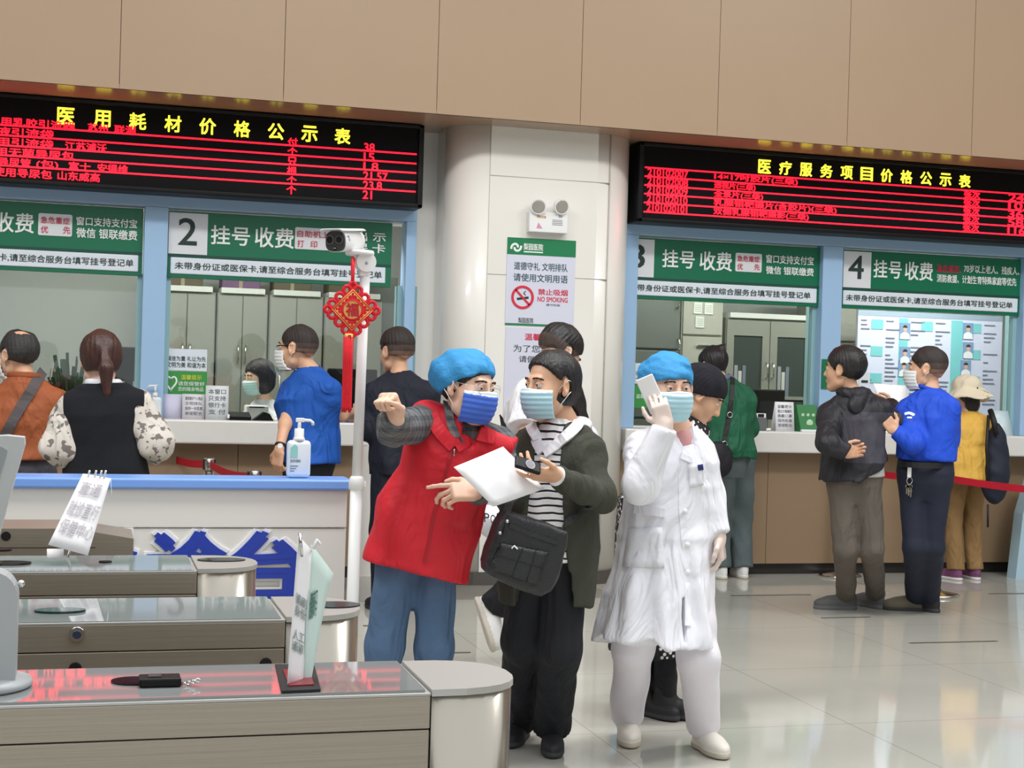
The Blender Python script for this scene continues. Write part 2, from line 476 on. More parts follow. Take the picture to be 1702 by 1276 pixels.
for p in o.data.polygons: p.use_smooth = abs(p.normal.z) < 0.5 and p.area < 0.3
struct(o)
b = MB(); b.prism(rounded_plan(cxa-.276, cxb+CR_*0.72+0.006, 10.194, 10.75, CR_, 12, .276), 'z', 0.0, 0.097)
struct(b.build('baseboard_column', m=granite))
b = MB(); b.box(at(1002, 900, 10.69)[0], XRL, 10.66, 10.70, 0, 0.09); b.box(XLR-.1, cxa-CR_, 10.68, 10.70, 0, 0.09); struct(b.build('baseboard_front', m=kick))

# ------------------------------------------------------------------ offices behind the glass
b = MB(); b.box(XL0-2, XRR, 13.2, 13.3, 0, 3.1); struct(b.build('wall_office', m=office_wall))
b = MB(); b.box(XL0-2, XRR, 10.95, 13.3, 3.0, 3.1); struct(b.build('ceiling_office', m=ceil_m))
b = MB()
for x in (XL0-2, 2.95, XRR): b.box(x, x+0.1, 10.96, 13.2, 0, 3.0)
struct(b.build('wall_partition', m=office_wall))
# ------------------------------------------------------------------ LED price boards
LY = 10.35
ZL = lambda t: EYE+t*LY
LZ0, LZ1 = ZL(0.1141), ZL(0.1713)
def led_board(x0, x1, title, tx, tz, tsz, rules, rows, cols, label):
    t = thing('led_board', label, 'display board', ((x0+x1)/2, LY, LZ0))
    b = MB().use(black_case); 
    b.box(x0, x1, LY+0.03, 10.59, LZ0, LZ1, 0.01)
    b.box(x0, x1, LY, LY+0.04, LZ0, LZ0+0.03, 0.008); b.box(x0, x1, LY, LY+0.04, LZ1-0.03, LZ1, 0.008)
    b.box(x0, x0+0.04, LY, LY+0.04, LZ0, LZ1, 0.008); b.box(x1-0.04, x1, LY, LY+0.04, LZ0, LZ1, 0.008)
    b.build('case', t)
    b = MB().use(black_screen); b.box(x0+0.03, x1-0.03, LY+0.018, LY+0.035, LZ0+0.025, LZ1-0.025); b.build('screen', t)
    n = len(title)
    for i, ch in enumerate(title):
        b = MB().use(led_yellow)
        xc = tx[0]+(tx[1]-tx[0])*i/(n-1)
        b.text(ch, xc-tsz/2, xc+tsz/2, tz-tsz/2, tz+tsz/2, LY+0.018, 0.004, 0.018)
        b.build('title_character', t)
    b = MB().use(led_red)
    for z in rules: b.box(max(x0, -1.4)+0.05, min(x1, 9)-0.05, LY+0.013, LY+0.018, z-0.006, z+0.006)
    b.build('ruled_lines', t)
    b = MB().use(led_red)
    for s, xa, xb, z, h in rows+cols: b.text(s, xa, xb, z-h/2, z+h/2, LY+0.018, 0.005, 0.016)
    b.build('price_lettering', t)
    return t
def X_(px, py): return at(px, py, LY)[0]
def Z_(px, py): return at(px, py, LY)[2]
rz = [Z_(477, y) for y in (240.5, 256.6, 272.6, 288.4, 304.5)]
dz = (rz[0]-rz[-1])/4
rowz = [rz[0]+dz*0.36-dz*i for i in range(6)]
H_ = dz*0.86
rows = []
for i, segs in enumerate(([('医用乳胶引流器', -20, 124), ('苏州', 146, 179), ('联测', 190, 225)], [('输液引流袋', -30, 89)],
                          [('使用引流袋', -30, 89), ('江苏浦沃', 109, 178)], [('使用无菌导尿包', -30, 124)],
                          [('导尿管', -2, 52), ('(包)', 62, 98), ('富士', 116, 152), ('安得维', 164, 214)], [('使用导尿包', -10, 88), ('山东威高', 98, 168)])):
    for s, a, c in segs: rows.append((s, X_(a, 220), X_(c, 220), rowz[i], H_))
cols = [(s, X_(478, 270), X_(494, 270), rowz[i], H_) for i, s in enumerate('付个只根个个')]
cols += [(s, X_(605, 280), X_(c, 280), rowz[i], H_) for i, (s, c) in enumerate((('38', 622), ('15', 622), ('1.8', 629), ('21.57', 645), ('23.8', 636), ('21', 620)))]
led_board(-2.4, X_(704, 280), '医用耗材价格公示表', (X_(109.5, 192), X_(570, 226)), (Z_(109.5, 192)+Z_(570, 226))/2, 0.108, rz, rows, cols,
          'black LED price board over windows 1 and 2, its yellow title near the left edge')
rz = [Z_(1480, y) for y in (306.6, 320.7, 334.6, 348.4, 362.4, 377)]
dz = (rz[0]-rz[-1])/5
rowz = [rz[0]-dz*0.48-dz*i for i in range(5)]; H_ = dz*0.84
rows = []
for i, (code, nm, xe) in enumerate((('210102007', '14×17吋胶片(三级)', 1326), ('210102008', '透视片(三级)', 1256), ('210102009', '全景片(三级)', 1269),
                                    ('210102010', '乳腺钼靶摄片(含胶片)(三级)', 1392), ('2101020101', '双侧乳腺钼靶摄影(三级)', 1346))):
    rows.append((code, X_(1077, 320), X_(1144, 320), rowz[i], H_))
    rows.append((nm, X_(1188, 330), X_(xe, 340), rowz[i], H_))
cols = []
for i, pr in enumerate(('24.0', '10.0', '36.0', '58.0', '116.0')):
    cols.append(('张次', X_(1604, 340), X_(1630, 340), rowz[i], H_)); cols.append((pr, X_(1678, 350), X_(1722, 350), rowz[i], H_))
led_board(X_(1062, 300), 9.3, '医疗服务项目价格公示表', (X_(1272.5, 277), X_(1605.5, 300)), (Z_(1272.5, 277)+Z_(1605.5, 300))/2, 0.1, rz, rows, cols,
          'black LED price board over windows 3 and 4, full of bright red rows')

# ------------------------------------------------------------------ green window signs
SY = 10.66
def S(px, py): return at(px, py, SY)
ZS1 = S(500, 362)[2]; ZS0 = S(462, 468)[2]-0.0
def sign(n, x0, x1, plate, digit, texts, tags, strip, stext, label):
    t = thing('window_sign', label, 'sign', ((x0+x1)/2, SY, ZS0), group=None)
    b = MB().use(green_board); b.box(x0, x1, SY, SY+0.05, ZS0, ZS1, 0.003); b.use(dark_green); b.box(x0+0.002, x1-0.002, SY-0.002, SY+0.02, strip[3]+0.002, strip[3]+0.022)
    b.build('panel', t)
    if plate:
        b = MB().use(grey_plate); b.box(plate[0], plate[1], SY-0.006, SY, strip[3]+0.024, ZS1-0.012, 0.002); p = b.build('number_plate', t)
        b = MB().use(ink); b.text(digit[0], *digit[1], SY-0.006, 0.003, 0.008); b.build('number', p)
    for s, r in texts:
        b = MB().use(white_print); b.text(s, *r, SY, 0.004, 0.012); b.build('lettering', t)
    for r, lines in tags:
        b = MB().use(grey_plate); rr = 0.012
        b.prism([(r[0]+rr+rr*math.cos(a), r[2]+rr+rr*math.sin(a)) for a in np.radians(np.linspace(180, 270, 5))]
                + [(r[1]-rr+rr*math.cos(a), r[2]+rr+rr*math.sin(a)) for a in np.radians(np.linspace(270, 360, 5))]
                + [(r[1]-rr+rr*math.cos(a), r[3]-rr+rr*math.sin(a)) for a in np.radians(np.linspace(0, 90, 5))]
                + [(r[0]+rr+rr*math.cos(a), r[3]-rr+rr*math.sin(a)) for a in np.radians(np.linspace(90, 180, 5))], 'y', SY-0.006, SY)
        p = b.build('priority_plate', t)
        b = MB().use(red_ink)
        for s, q in lines: b.text(s, *q, SY-0.006, 0.003, 0.008)
        b.build('red_lettering', p)
    b = MB().use(pale_print); b.box(strip[0], strip[1], SY-0.008, SY, strip[2], strip[3], 0.006); p = b.build('notice_strip', t)
    b = MB().use(ink); b.text('未带身份证或医保卡,请至综合服务台填写挂号登记单', *stext, SY-0.008, 0.003, 0.006); b.build('notice_lettering', p)
    return t
def R(x0, y0, x1, y1): return prect(x0, y0, x1, y1, SY)
zs0, zs1 = (S(283, 454)[2]+S(640, 470.6)[2])/2, (S(283, 426.6)[2]+S(640, 444.8)[2])/2
ZS0 = zs0-0.028
ts0, ts1 = zs0+0.03, zs1-0.032
def strip_r(a, c): return (S(a, 450)[0], S(c, 460)[0], zs0, zs1)
def text_r(a, c): return (S(a, 450)[0], S(c, 460)[0], ts0, ts1)
small1 = [('窗口支持支付宝', 363, 377), ('微信 银联缴费', 381, 397)]
sign(1, WIN[1][0]+0.3, S(238, 400)[0]-0.004, (S(-152, 400)[0], S(-86, 400)[0]), ('1', R(-127, 346, -112, 384)),
     [('挂号', R(-82, 349, -18, 379)), ('收费', R(-8, 354, 56, 386)), ('窗口支持支付宝', R(127, 362.5, 228, 376.5)), ('微信 银联缴费', R(127, 381, 228, 397))],
     [(R(63.5, 355.5, 120, 392), [('急危重症', R(68, 361, 116, 372)), ('优', R(68, 375.5, 80, 387)), ('先', R(105, 376.5, 117, 388.5))])],
     strip_r(-140, 229), text_r(-126, 221), 'green window sign cut by the left edge of the photo')
sign(2, S(279, 400)[0]+0.002, S(651, 420)[0], (S(279.5, 390)[0]+0.003, S(345, 390)[0]), ('2', R(297, 363, 327, 407)),
     [('挂号', R(351, 376, 415, 407)), ('收费', R(424, 379, 488, 411.5)), ('请 出 示', R(560, 385, 641, 400)), ('医 保 卡', R(560, 404, 640, 419))],
     [(R(490, 379, 552, 415), [('自助机上', R(494, 384, 547, 395)), ('打', R(494, 399, 505, 410.5)), ('印', R(516, 400.5, 527, 412))])],
     strip_r(283, 640), text_r(290, 634), 'green window sign numbered 2 behind the white camera')
sign(3, S(1059, 440)[0]-0.13, S(1364.6, 450)[0], (S(1040, 430)[0], S(1087, 430)[0]), ('3', R(1046, 406, 1071, 445)),
     [('挂号', R(1101, 416, 1154, 445)), ('收费', R(1163, 419, 1216, 449.5)), ('窗口支持支付宝', R(1273, 425, 1352, 438.6)), ('微信 银联缴费', R(1273, 444, 1352, 457))],
     [(R(1222, 421, 1265.6, 452), [('急危重症', R(1225, 425.5, 1262, 435)), ('优', R(1225, 438, 1234, 448)), ('先', R(1253, 439, 1262, 449))])],
     strip_r(1042, 1357.6), text_r(1046, 1347), 'green window sign numbered 3 beside the white column')
sign(4, S(1401, 450)[0]-0.002, S(1698, 460)[0], (S(1401.5, 440)[0], S(1447.6, 440)[0]), ('4', R(1410, 425, 1434.5, 463)),
     [('挂号', R(1452, 433, 1498, 462)), ('收费', R(1504, 436, 1550, 465.6)), ('70岁以上老人、残疾人、', R(1602, 442, 1694, 455)), ('消防救援、计划生育特殊家庭等优先', R(1557, 459, 1689, 472))],
     [], strip_r(1402, 1692), text_r(1406.5, 1683), 'green window sign numbered 4 at the right')
sg = [o for o in bpy.data.objects if o.get('label') == 'green window sign numbered 4 at the right'][0]
b = MB().use(red_ink); b.text('急危重症、', *R(1557, 440.5, 1597, 453), SY, 0.004, 0.012); b.build('red_lettering', sg)

# ------------------------------------------------------------------ column fittings
CYF = 10.2
def RC(x0, y0, x1, y1): return prect(x0, y0, x1, y1, CYF)
t = thing('emergency_light', 'white twin-head emergency light fixed high on the column', 'light', tuple(at(906, 372, CYF)))
b = MB().use(white_plastic); r = RC(875, 354, 939, 388); b.box(r[0], r[1], CYF-0.07, CYF, r[2], r[3], 0.006)
b.use(mat('label_orange', (220, 160, 70), .6)).text('消防应急', *RC(888, 360, 903, 364), CYF-0.07, 0.001, 0.02)
b.use(mat('label_grey', (120, 120, 130), .6)); 
for k in range(4): q = RC(913, 367+k*2.6, 930, 368+k*2.6); b.box(q[0], q[1], CYF-0.071, CYF-0.07, q[2], q[3])
b.text('35W', *RC(924, 360, 930, 364), CYF-0.07, 0.001, 0.01)
b.use(mat('label_pink', (214, 150, 180), .6)); q = RC(887, 371, 897, 381); b.prism([(q[0], q[2]), (q[1], q[2]), ((q[0]*.7+q[1]*.3), q[3])], 'y', CYF-0.071, CYF-0.07)
b.build('battery_box', t)
for px in (894, 930):
    c = at(px, 342, CYF-0.06)
    b = MB().use(white_plastic); c = Vector(c); d = Vector((-0.18 if px < 900 else 0.12, -1, -0.25)).normalized()
    b.cyl(c+Vector((0, 0.0, -0.07)), c, 0.012, 0.014, 10)
    b.tube([c-d*0.03, c-d*0.01, c+d*0.035, c+d*0.045], [0.02, 0.045, 0.056, 0.056], 24)
    h = b.build('lamp_head', t)
    b = MB().use(mat('lamp_lens', (176, 172, 166), 0.15, 0.5)); b.cyl(c+d*0.0455, c+d*0.049, 0.047, 0.043, 24); b.build('lens', h)
poster_bg = mat('poster_lavender', (214, 216, 232), 0.5); poster_green = mat('poster_green', (12, 122, 74), 0.5)
def swirl(b, r):
    cx_, cz_, rad = (r[0]+r[1])/2, (r[2]+r[3])/2, (r[3]-r[2])/2
    for a0 in (0, 180):
        pts = [(cx_+rad*(0.25+0.75*k/10)*math.cos(math.radians(a0+200*k/10)), CYF-0.0075, cz_+rad*(0.25+0.75*k/10)*math.sin(math.radians(a0+200*k/10))) for k in range(11)]
        b.ribbon(pts, [(0, -1, 0)]*11, rad*0.4, 0.002)
t = thing('notice_board', 'tall notice with green header and no-smoking symbol on the column', 'poster', tuple(at(896, 545, CYF)))
r0 = RC(841, 397, 955, 542)
b = MB().use(poster_bg); b.box(r0[0], r0[1], CYF-0.006, CYF, r0[2], r0[3]); b.build('sheet', t)
b = MB().use(poster_green); q = RC(842, 399, 956, 427); b.box(r0[0], r0[1], CYF-0.007, CYF-0.006, r0[3]-(q[3]-q[2]), r0[3]); b.box(r0[0], r0[1], CYF-0.007, CYF-0.006, r0[2], r0[2]+0.014)
b.use(white_print); swirl(b, RC(849, 402, 866, 420)); b.text('梨园医院', *RC(870, 405, 902, 416), CYF-0.007, 0.001, 0.015)
b.box(*[v for v in (RC(870, 418, 902, 420)[0], RC(870, 418, 902, 420)[1])], CYF-0.008, CYF-0.007, RC(870, 418, 902, 420)[2], RC(870, 418, 902, 420)[3]); b.build('header', t)
b = MB().use(mat('poster_ink', (50, 84, 92), .6))
b.text('道德守礼 文明排队', *RC(854, 437, 943, 450), CYF-0.006, 0.001, 0.012); b.text('请使用文明用语', *RC(853, 456, 943, 469), CYF-0.006, 0.001, 0.012)
b.use(red_ink).text('禁止吸烟', *RC(894, 481, 943, 491), CYF-0.006, 0.001, 0.02); b.text('NO SMOKING', *RC(893, 494, 943, 502), CYF-0.006, 0.001, 0.02)
b.use(ink).text('请勿吸烟', *RC(907, 505, 930, 509), CYF-0.006, 0.001, 0.0)
b.text('梨园医院', *RC(861, 528, 886, 537), CYF-0.006, 0.001, 0.01)
b.build('lettering', t)
q = RC(850, 475, 886, 513); c = ((q[0]+q[1])/2, CYF-0.009, (q[2]+q[3])/2); rad = (q[3]-q[2])/2*0.92
b = MB().use(mat('ban_red', (214, 40, 62), .5)); b.ribbon([(c[0]+rad*math.cos(a), c[1], c[2]+rad*math.sin(a)) for a in np.linspace(0, 2*math.pi, 33)], [(0, -1, 0)]*33, rad*0.24, 0.003)
b.ribbon([(c[0]-rad*.7, c[1], c[2]+rad*.7), (c[0]+rad*.7, c[1], c[2]-rad*.7)], [(0, -1, 0)]*2, rad*0.2, 0.003)
b.use(ink); b.ribbon([(c[0]-rad*.55, c[1]+0.002, c[2]-rad*.18), (c[0]+rad*.6, c[1]+0.002, c[2]+rad*.0)], [(0, -1, 0)]*2, rad*0.22, 0.002)
b.ribbon([(c[0]+rad*.3, c[1]+0.002, c[2]+rad*.2), (c[0]+rad*.1, c[1]+0.002, c[2]+rad*.4), (c[0]+rad*.3, c[1]+0.002, c[2]+rad*.6)], [(0, -1, 0)]*3, rad*0.1, 0.002)
b.build('no_smoking_symbol', t)
t = thing('notice_board', 'lower lavender notice with red heading on the column, mostly behind two people', 'poster', tuple(at(894, 700, CYF)))
r0 = RC(838, 545, 953, 700)
b = MB().use(poster_bg); b.box(r0[0], r0[1], CYF-0.006, CYF, r0[2], r0[3]); b.build('sheet', t)
b = MB().use(red_ink); b.text('温馨提示', *RC(872, 555, 925, 566), CYF-0.006, 0.001, 0.02)
b.use(ink).text('为了您和他人', *RC(853, 574, 943, 586), CYF-0.006, 0.001, 0.005); b.text('请佩戴口罩', *RC(862, 592, 930, 603), CYF-0.006, 0.001, 0.005)
b.build('lettering', t)

# ------------------------------------------------------------------ office furniture seen through the glass
def cabinet(x0, x1, y, z1, label, glassdoor=False, group=None):
    t = thing('metal_cabinet', label, 'cabinet', ((x0+x1)/2, y, 0), group=group)
    b = MB().use(cabinet_grey); b.box(x0, x1, y+0.02, y+0.45, 0, z1, 0.004); b.build('body', t)
    xm = (x0+x1)/2
    for a, c, hx in ((x0+0.008, xm-0.004, xm-0.03), (xm+0.004, x1-0.008, xm+0.03)):
        b = MB().use(cabinet_grey)
        if glassdoor:
            w_ = 0.07
            for q in ((a, c, 0.1, 0.55), (a, c, z1-0.16, z1-0.02), (a, a+w_, 0.55, z1-0.16), (c-w_, c, 0.55, z1-0.16), (a+w_, c-w_, 1.36, 1.39)):
                b.box(q[0], q[1], y, y+0.02, q[2], q[3])
        else:
            b.box(a, c, y, y+0.02, 0.1, z1-0.02, 0.003)
        d = b.build('door', t)
        b = MB().use(chrome); b.tube([(hx, y, 1.55), (hx, y-0.03, 1.56), (hx, y-0.03, 1.68), (hx, y, 1.69)], 0.006, 8); b.build('handle', d)
        if glassdoor:
            b = MB().use(mat('smoked_cabinet_glass', (66, 76, 74), 0.05)); b.box(a+0.072, c-0.072, y+0.012, y+0.018, 0.552, z1-0.162); b.build('glass_panel', d)
            b = MB()
            for q in range(3):
                b.use(mat('folder_%d' % q, ((150, 158, 166), (196, 196, 190), (112, 124, 138))[q], .6)); x_ = a+.085+.04*q; b.box(x_, x_+.032, y+.006, y+.0115, 1.39, 1.39+(.27 if q != 1 else .22))
            b.use(mat('folder_1', (196, 196, 190), .6)).box(a+.09, c-.1, y+.006, y+.0115, 1.15, 1.24); b.build('folders', d)
    b = MB().use(mat('label_strip', (212, 216, 212), .6)); b.box(x0+0.03, x1-0.03, y-0.012, y+0.45, z1-0.0, z1+0.045); b.build('top_ledge', t)
    return t
CYB = 12.5
zc = at(360, 486, CYB)[2]
xs = [at(x, 484, CYB)[0] for x in (264, 362, 449, 541, 640)]
nm = ('behind the green sticker of window 2', 'second in the row behind window 2', 'third in the row behind window 2', 'last of the row behind window 2')
for i in range(4):
    cabinet(xs[i], xs[i+1]-0.012, CYB, zc, 'plain grey metal cabinet with a pale top ledge, %s' % nm[i], group='cabinets behind window 2')
    b = MB().use(mat('box_mauve' if i == 1 else 'box_brown', (112, 84, 118) if i == 1 else (92, 86, 70), .8))
    b.box(xs[i]+0.04, xs[i]+0.36, CYB+0.08, CYB+0.4, zc+.048, zc+0.2+0.03*i, 0.01); b.use(mat('box_tape', (150, 140, 120), .6)); b.box(xs[i]+0.18, xs[i]+0.21, CYB+0.078, CYB+0.402, zc+.05, zc+0.202+0.03*i)
    tag(b.build('storage_box'), ('brown storage box on the first cabinet', 'mauve storage box on the second cabinet', 'brown storage box on the third cabinet', 'brown storage box on the last cabinet')[i]+' behind window 2', 'box', 'boxes on the cabinets')
x0, x1 = at(1207, 560, 12.3)[0], at(1352, 560, 12.3)[0]
cabinet(x0, x1, 12.3, at(1280, 530, 12.3)[2], 'grey cabinet with two glazed doors behind window 3', True)
x0, x1 = at(1020, 560, 12.0)[0], at(1131, 560, 12.0)[0]
t = thing('metal_cabinet', 'dark grey locker with bar handles at the left of window 3', 'cabinet', ((x0+x1)/2, 12.0, 0))
dk = mat('locker_dark', (100, 106, 102), .5)
b = MB().use(dk); b.box(x0, x1, 12.02, 12.5, 0, 2.5, .004); b.build('body', t)
for za, zb, hy in ((1.78, 2.48, 500), (1.18, 1.76, 575), (0.1, 1.16, 760)):
    b = MB().use(dk); b.box(x0+.01, x1-.01, 12.0, 12.02, za, zb, .004); d = b.build('door', t)
    h = at(1126, hy, 12.0); b = MB().use(chrome); b.tube([(h[0], 12.0, h[2]-.06), (h[0], 11.96, h[2]-.05), (h[0], 11.96, h[2]+.05), (h[0], 12.0, h[2]+.06)], .007, 8); b.build('handle', d)
x0, x1 = at(1133, 560, 12.2)[0], at(1202, 560, 12.2)[0]
t = thing('metal_cabinet', 'pale grey filing cabinet with papers taped on it behind window 3', 'cabinet', ((x0+x1)/2, 12.2, 0))
lg = mat('filing_pale', (168, 170, 160), .5)
b = MB().use(lg); b.box(x0, x1, 12.22, 12.6, 0, 2.5, .004); b.build('body', t)
for za, zb in ((0.1, 0.8), (.82, 1.5), (1.52, 1.9), (1.92, 2.48)):
    b = MB().use(lg); b.box(x0+.01, x1-.01, 12.2, 12.22, za, zb, .004); d = b.build('drawer', t)
    b = MB().use(chrome); b.box((x0+x1)/2-.06, (x0+x1)/2+.06, 12.18, 12.2, zb-.09, zb-.07, .004); b.build('handle', d)
for i, (px, py) in enumerate(((1160, 512), (1178, 513), (1163, 535))):
    p = at(px, py, 12.195); b = MB().use(mat('taped_paper', (214, 220, 214), .7)); b.box(p[0]-.04, p[0]+.04, 12.192, 12.199, p[2]-.05, p[2]+.05)
    b.use(mat('faint_print', (150, 156, 152), .7)); [b.box(p[0]-.03, p[0]+.03, 12.191, 12.192, p[2]-.03+.018*k, p[2]-.026+.018*k) for k in range(4)]
    tag(b.build('notice_paper'), ('left one of two small papers taped high on the pale filing cabinet', 'right one of two small papers taped high on the pale filing cabinet', 'lower paper taped on the pale filing cabinet')[i], 'paper', 'papers on the filing cabinet')
# staff roster board behind window 4
RY = 12.1
r0 = prect(1424, 520, 1664, 690, RY)
t = thing('roster_board', 'pale lavender staff board with portraits and teal panels behind window 4', 'poster', ((r0[0]+r0[1])/2, RY, r0[2]))
b = MB().use(mat('roster_lavender', (206, 212, 238), .5)); b.box(r0[0], r0[1], RY, RY+.02, r0[2], r0[3]); b.use(mat('roster_top', (150, 168, 190), .5)); b.box(r0[0], r0[1], RY-.002, RY, r0[3]-.05, r0[3]); b.build('panel', t)
teal = mat('roster_teal', (120, 196, 206), .5); b = MB().use(teal)
w_, h_ = r0[1]-r0[0], r0[3]-r0[2]
for u0, u1 in ((.28, .34), (.64, .72)): b.box(r0[0]+w_*u0, r0[0]+w_*u1, RY-.004, RY, r0[2]+h_*.02, r0[3]-.06)
for i in range(3):
    for j, u in enumerate((.12, .46, .80)):
        b.box(r0[0]+w_*(u-.03), r0[0]+w_*(u+.05), RY-.004, RY, r0[3]-.12-h_*.26*i-.05, r0[3]-.08-h_*.26*i)
b.build('teal_panels', t)
tx = mat('roster_text', (120, 126, 150), .6); b = MB().use(tx)
random.seed(4)
for j, u in enumerate((.02, .19, .36, .53, .87)):
    for i in range(22):
        zz = r0[3]-.09-h_*.041*i
        if random.random() < .75: b.box(r0[0]+w_*u, r0[0]+w_*(u+.03+.07*random.random()), RY-.006, RY-.002, zz-.006, zz+.004)
b.build('roster_print', t)
for i, (px, py) in enumerate(((1504, 550), (1609, 550), (1504, 590), (1609, 582), (1502, 612), (1605, 612))):
    p = at(px, py, RY-.006); b = MB().use(mat('portrait_backdrop', (120, 150, 190), .6)); b.box(p[0]-.055, p[0]+.055, RY-.008, RY-.002, p[2]-.075, p[2]+.075)
    q = b.build('portrait', t)
    b = MB().use(mat('portrait_coat', (224, 228, 236), .6)); b.prism([(p[0]-.05, p[2]-.075), (p[0]+.05, p[2]-.075), (p[0]+.045, p[2]-.03), (p[0]+.015, p[2]-.01), (p[0]-.015, p[2]-.01), (p[0]-.045, p[2]-.03)], 'y', RY-.010, RY-.008)
    b.use(mat('portrait_skin', (206, 170, 150), .6)).prism([(p[0]+.02*math.cos(a), p[2]+.018+.028*math.sin(a)) for a in np.linspace(0, 6.28, 14)[:-1]], 'y', RY-.011, RY-.008)
    b.use(mat('portrait_hair', (40, 36, 40), .6)).prism([(p[0]+.023*math.cos(a), p[2]+.03+.024*math.sin(a)) for a in np.linspace(0, 3.14, 10)], 'y', RY-.012, RY-.008)
    b.build('portrait_figure', q)
x0, x1 = at(1388, 560, 12.4)[0], at(1424, 560, 12.4)[0]
t = thing('metal_cabinet', 'narrow grey cabinet at the left of the staff board behind window 4', 'cabinet', ((x0+x1)/2, 12.4, 0))
b = MB().use(cabinet_grey); b.box(x0-.2, x1, 12.42, 12.8, 0, 2.4, .004); b.build('body', t)
for za, zb in ((.1, 1.9), (1.92, 2.38)):
    b = MB().use(cabinet_grey); b.box(x0-.19, x1-.01, 12.4, 12.42, za, zb, .004); b.build('door', t)
# office chairs and desk clutter
def office_chair(p, label, m):
    t = thing('office_chair', label, 'chair', (p[0], p[1], 0))
    b = MB().use(m); b.box(p[0]-.24, p[0]+.24, p[1]-.22, p[1]+.24, .44, .53, .03, 3); b.build('seat', t)
    b = MB().use(m)
    b.sheet([[(p[0]+.25*u*(1-.25*max(0, v-.6)), p[1]-.24+.06*u*u-.05*v, .55+.75*v) for v in np.linspace(0, 1, 8)] for u in np.linspace(-1, 1, 9)], .05); b.build('backrest', t)
    b = MB().use(black_rubber); b.cyl((p[0], p[1], .1), (p[0], p[1], .45), .03)
    for k in range(5):
        a = 2*math.pi*k/5; b.tube([(p[0], p[1], .1), (p[0]+.28*math.cos(a), p[1]+.28*math.sin(a), .06)], [.025, .018], 8); b.ball((p[0]+.28*math.cos(a), p[1]+.28*math.sin(a), .03), .03, 10)
    b.build('base', t)
dark_fab = mat('dark_chair_fabric', (48, 54, 58), .8); oliv = mat('olive_chair_fabric', (104, 112, 98), .8)
office_chair(at(1322, 640, 11.98), 'dark high-backed office chair behind window 3', dark_fab)
office_chair(at(1478, 660, 11.7), 'olive grey office chair in front of the staff board behind window 4', oliv)
# plants and clutter behind window 1
leaf = mat('dark_leaf', (34, 58, 40), .6, var=.3, vscale=12); redl = mat('red_leaf', (88, 46, 42), .6, var=.3, vscale=12); pot = mat('plant_pot', (70, 66, 62), .6)
def plant(px, py, h, m, label, n=40, spread=.16):
    p = at(px, py, 11.6); zb = 0.78
    t = thing('potted_plant', label, 'plant', (p[0], p[1], zb))
    b = MB().use(pot); b.lathe([(.06, 0), (.085, .13), (.09, .14), (.08, .14), (.07, .11)], (p[0], p[1], zb)); b.build('pot', t)
    b = MB().use(m); rnd = random.Random(px)
    for k in range(n):
        a, e, L = rnd.uniform(0, 6.28), rnd.uniform(.2, 1.3), h*rnd.uniform(.55, 1.0)
        q = Vector((p[0], p[1], zb+.13)); d = Vector((math.cos(a)*math.cos(e)*spread/h*1.6, math.sin(a)*math.cos(e)*spread/h*1.6, math.sin(e)))
        pts = [q+d*L*s-Vector((0, 0, .10*L*s*s)) for s in (0, .35, .7, .9, 1.0)]
        b.ribbon(pts, [Vector((-math.sin(a)*.2, math.cos(a)*.2, 1)).cross(d).cross(d)*-1+Vector((.001, 0, 0)) for _ in pts], .035*rnd.uniform(.6, 1.2), .004)
    b.build('leaves', t)
dsk = mat('office_desk', (150, 150, 142), .5)
def office_desk(x0, x1, label):
    t = thing('office_desk', label, 'desk', ((x0+x1)/2, 11.65, 0))
    b = MB().use(dsk); b.box(x0, x1, 11.3, 12.0, .74, .78, .006); b.build('desktop', t)
    for x in (x0+.03, x1-.06): b = MB().use(dsk); b.box(x, x+.03, 11.34, 11.96, 0, .74); b.build('side_panel', t)
office_desk(-1.2, .35, 'grey office desk carrying two plants behind window 1'); office_desk(1.98, 2.6, 'grey office desk behind the right half of window 2'); office_desk(4.95, 5.6, 'grey office desk behind the left half of window 3')
plant(70, 640, .72, redl, 'reddish bushy plant behind window 1, between the two people', 70, .2)
plant(118, 610, .9, leaf, 'dark green plant behind window 1, left of the ponytail', 60, .16)
for px, py, lab in ((215, 605, 'dark computer monitor behind window 1 seen from the back'), (585, 640, 'dark computer monitor behind window 2, right of the staff member'), (1268, 672, 'dark computer monitor behind window 3')):
    p = at(px, py, 11.7); t = thing('computer_monitor', lab, 'monitor', (p[0], p[1], .78))
    b = MB().use(black_case); b.box(p[0]-.2, p[0]+.2, p[1]-.02, p[1]+.03, p[2]-.13, p[2]+.13, .012); b.build('screen_case', t)
    b = MB().use(black_case); b.box(p[0]-.03, p[0]+.03, p[1], p[1]+.03, .79, p[2]-.1); b.box(p[0]-.11, p[0]+.11, p[1]-.08, p[1]+.1, .78, .795, .006); b.build('stand', t)
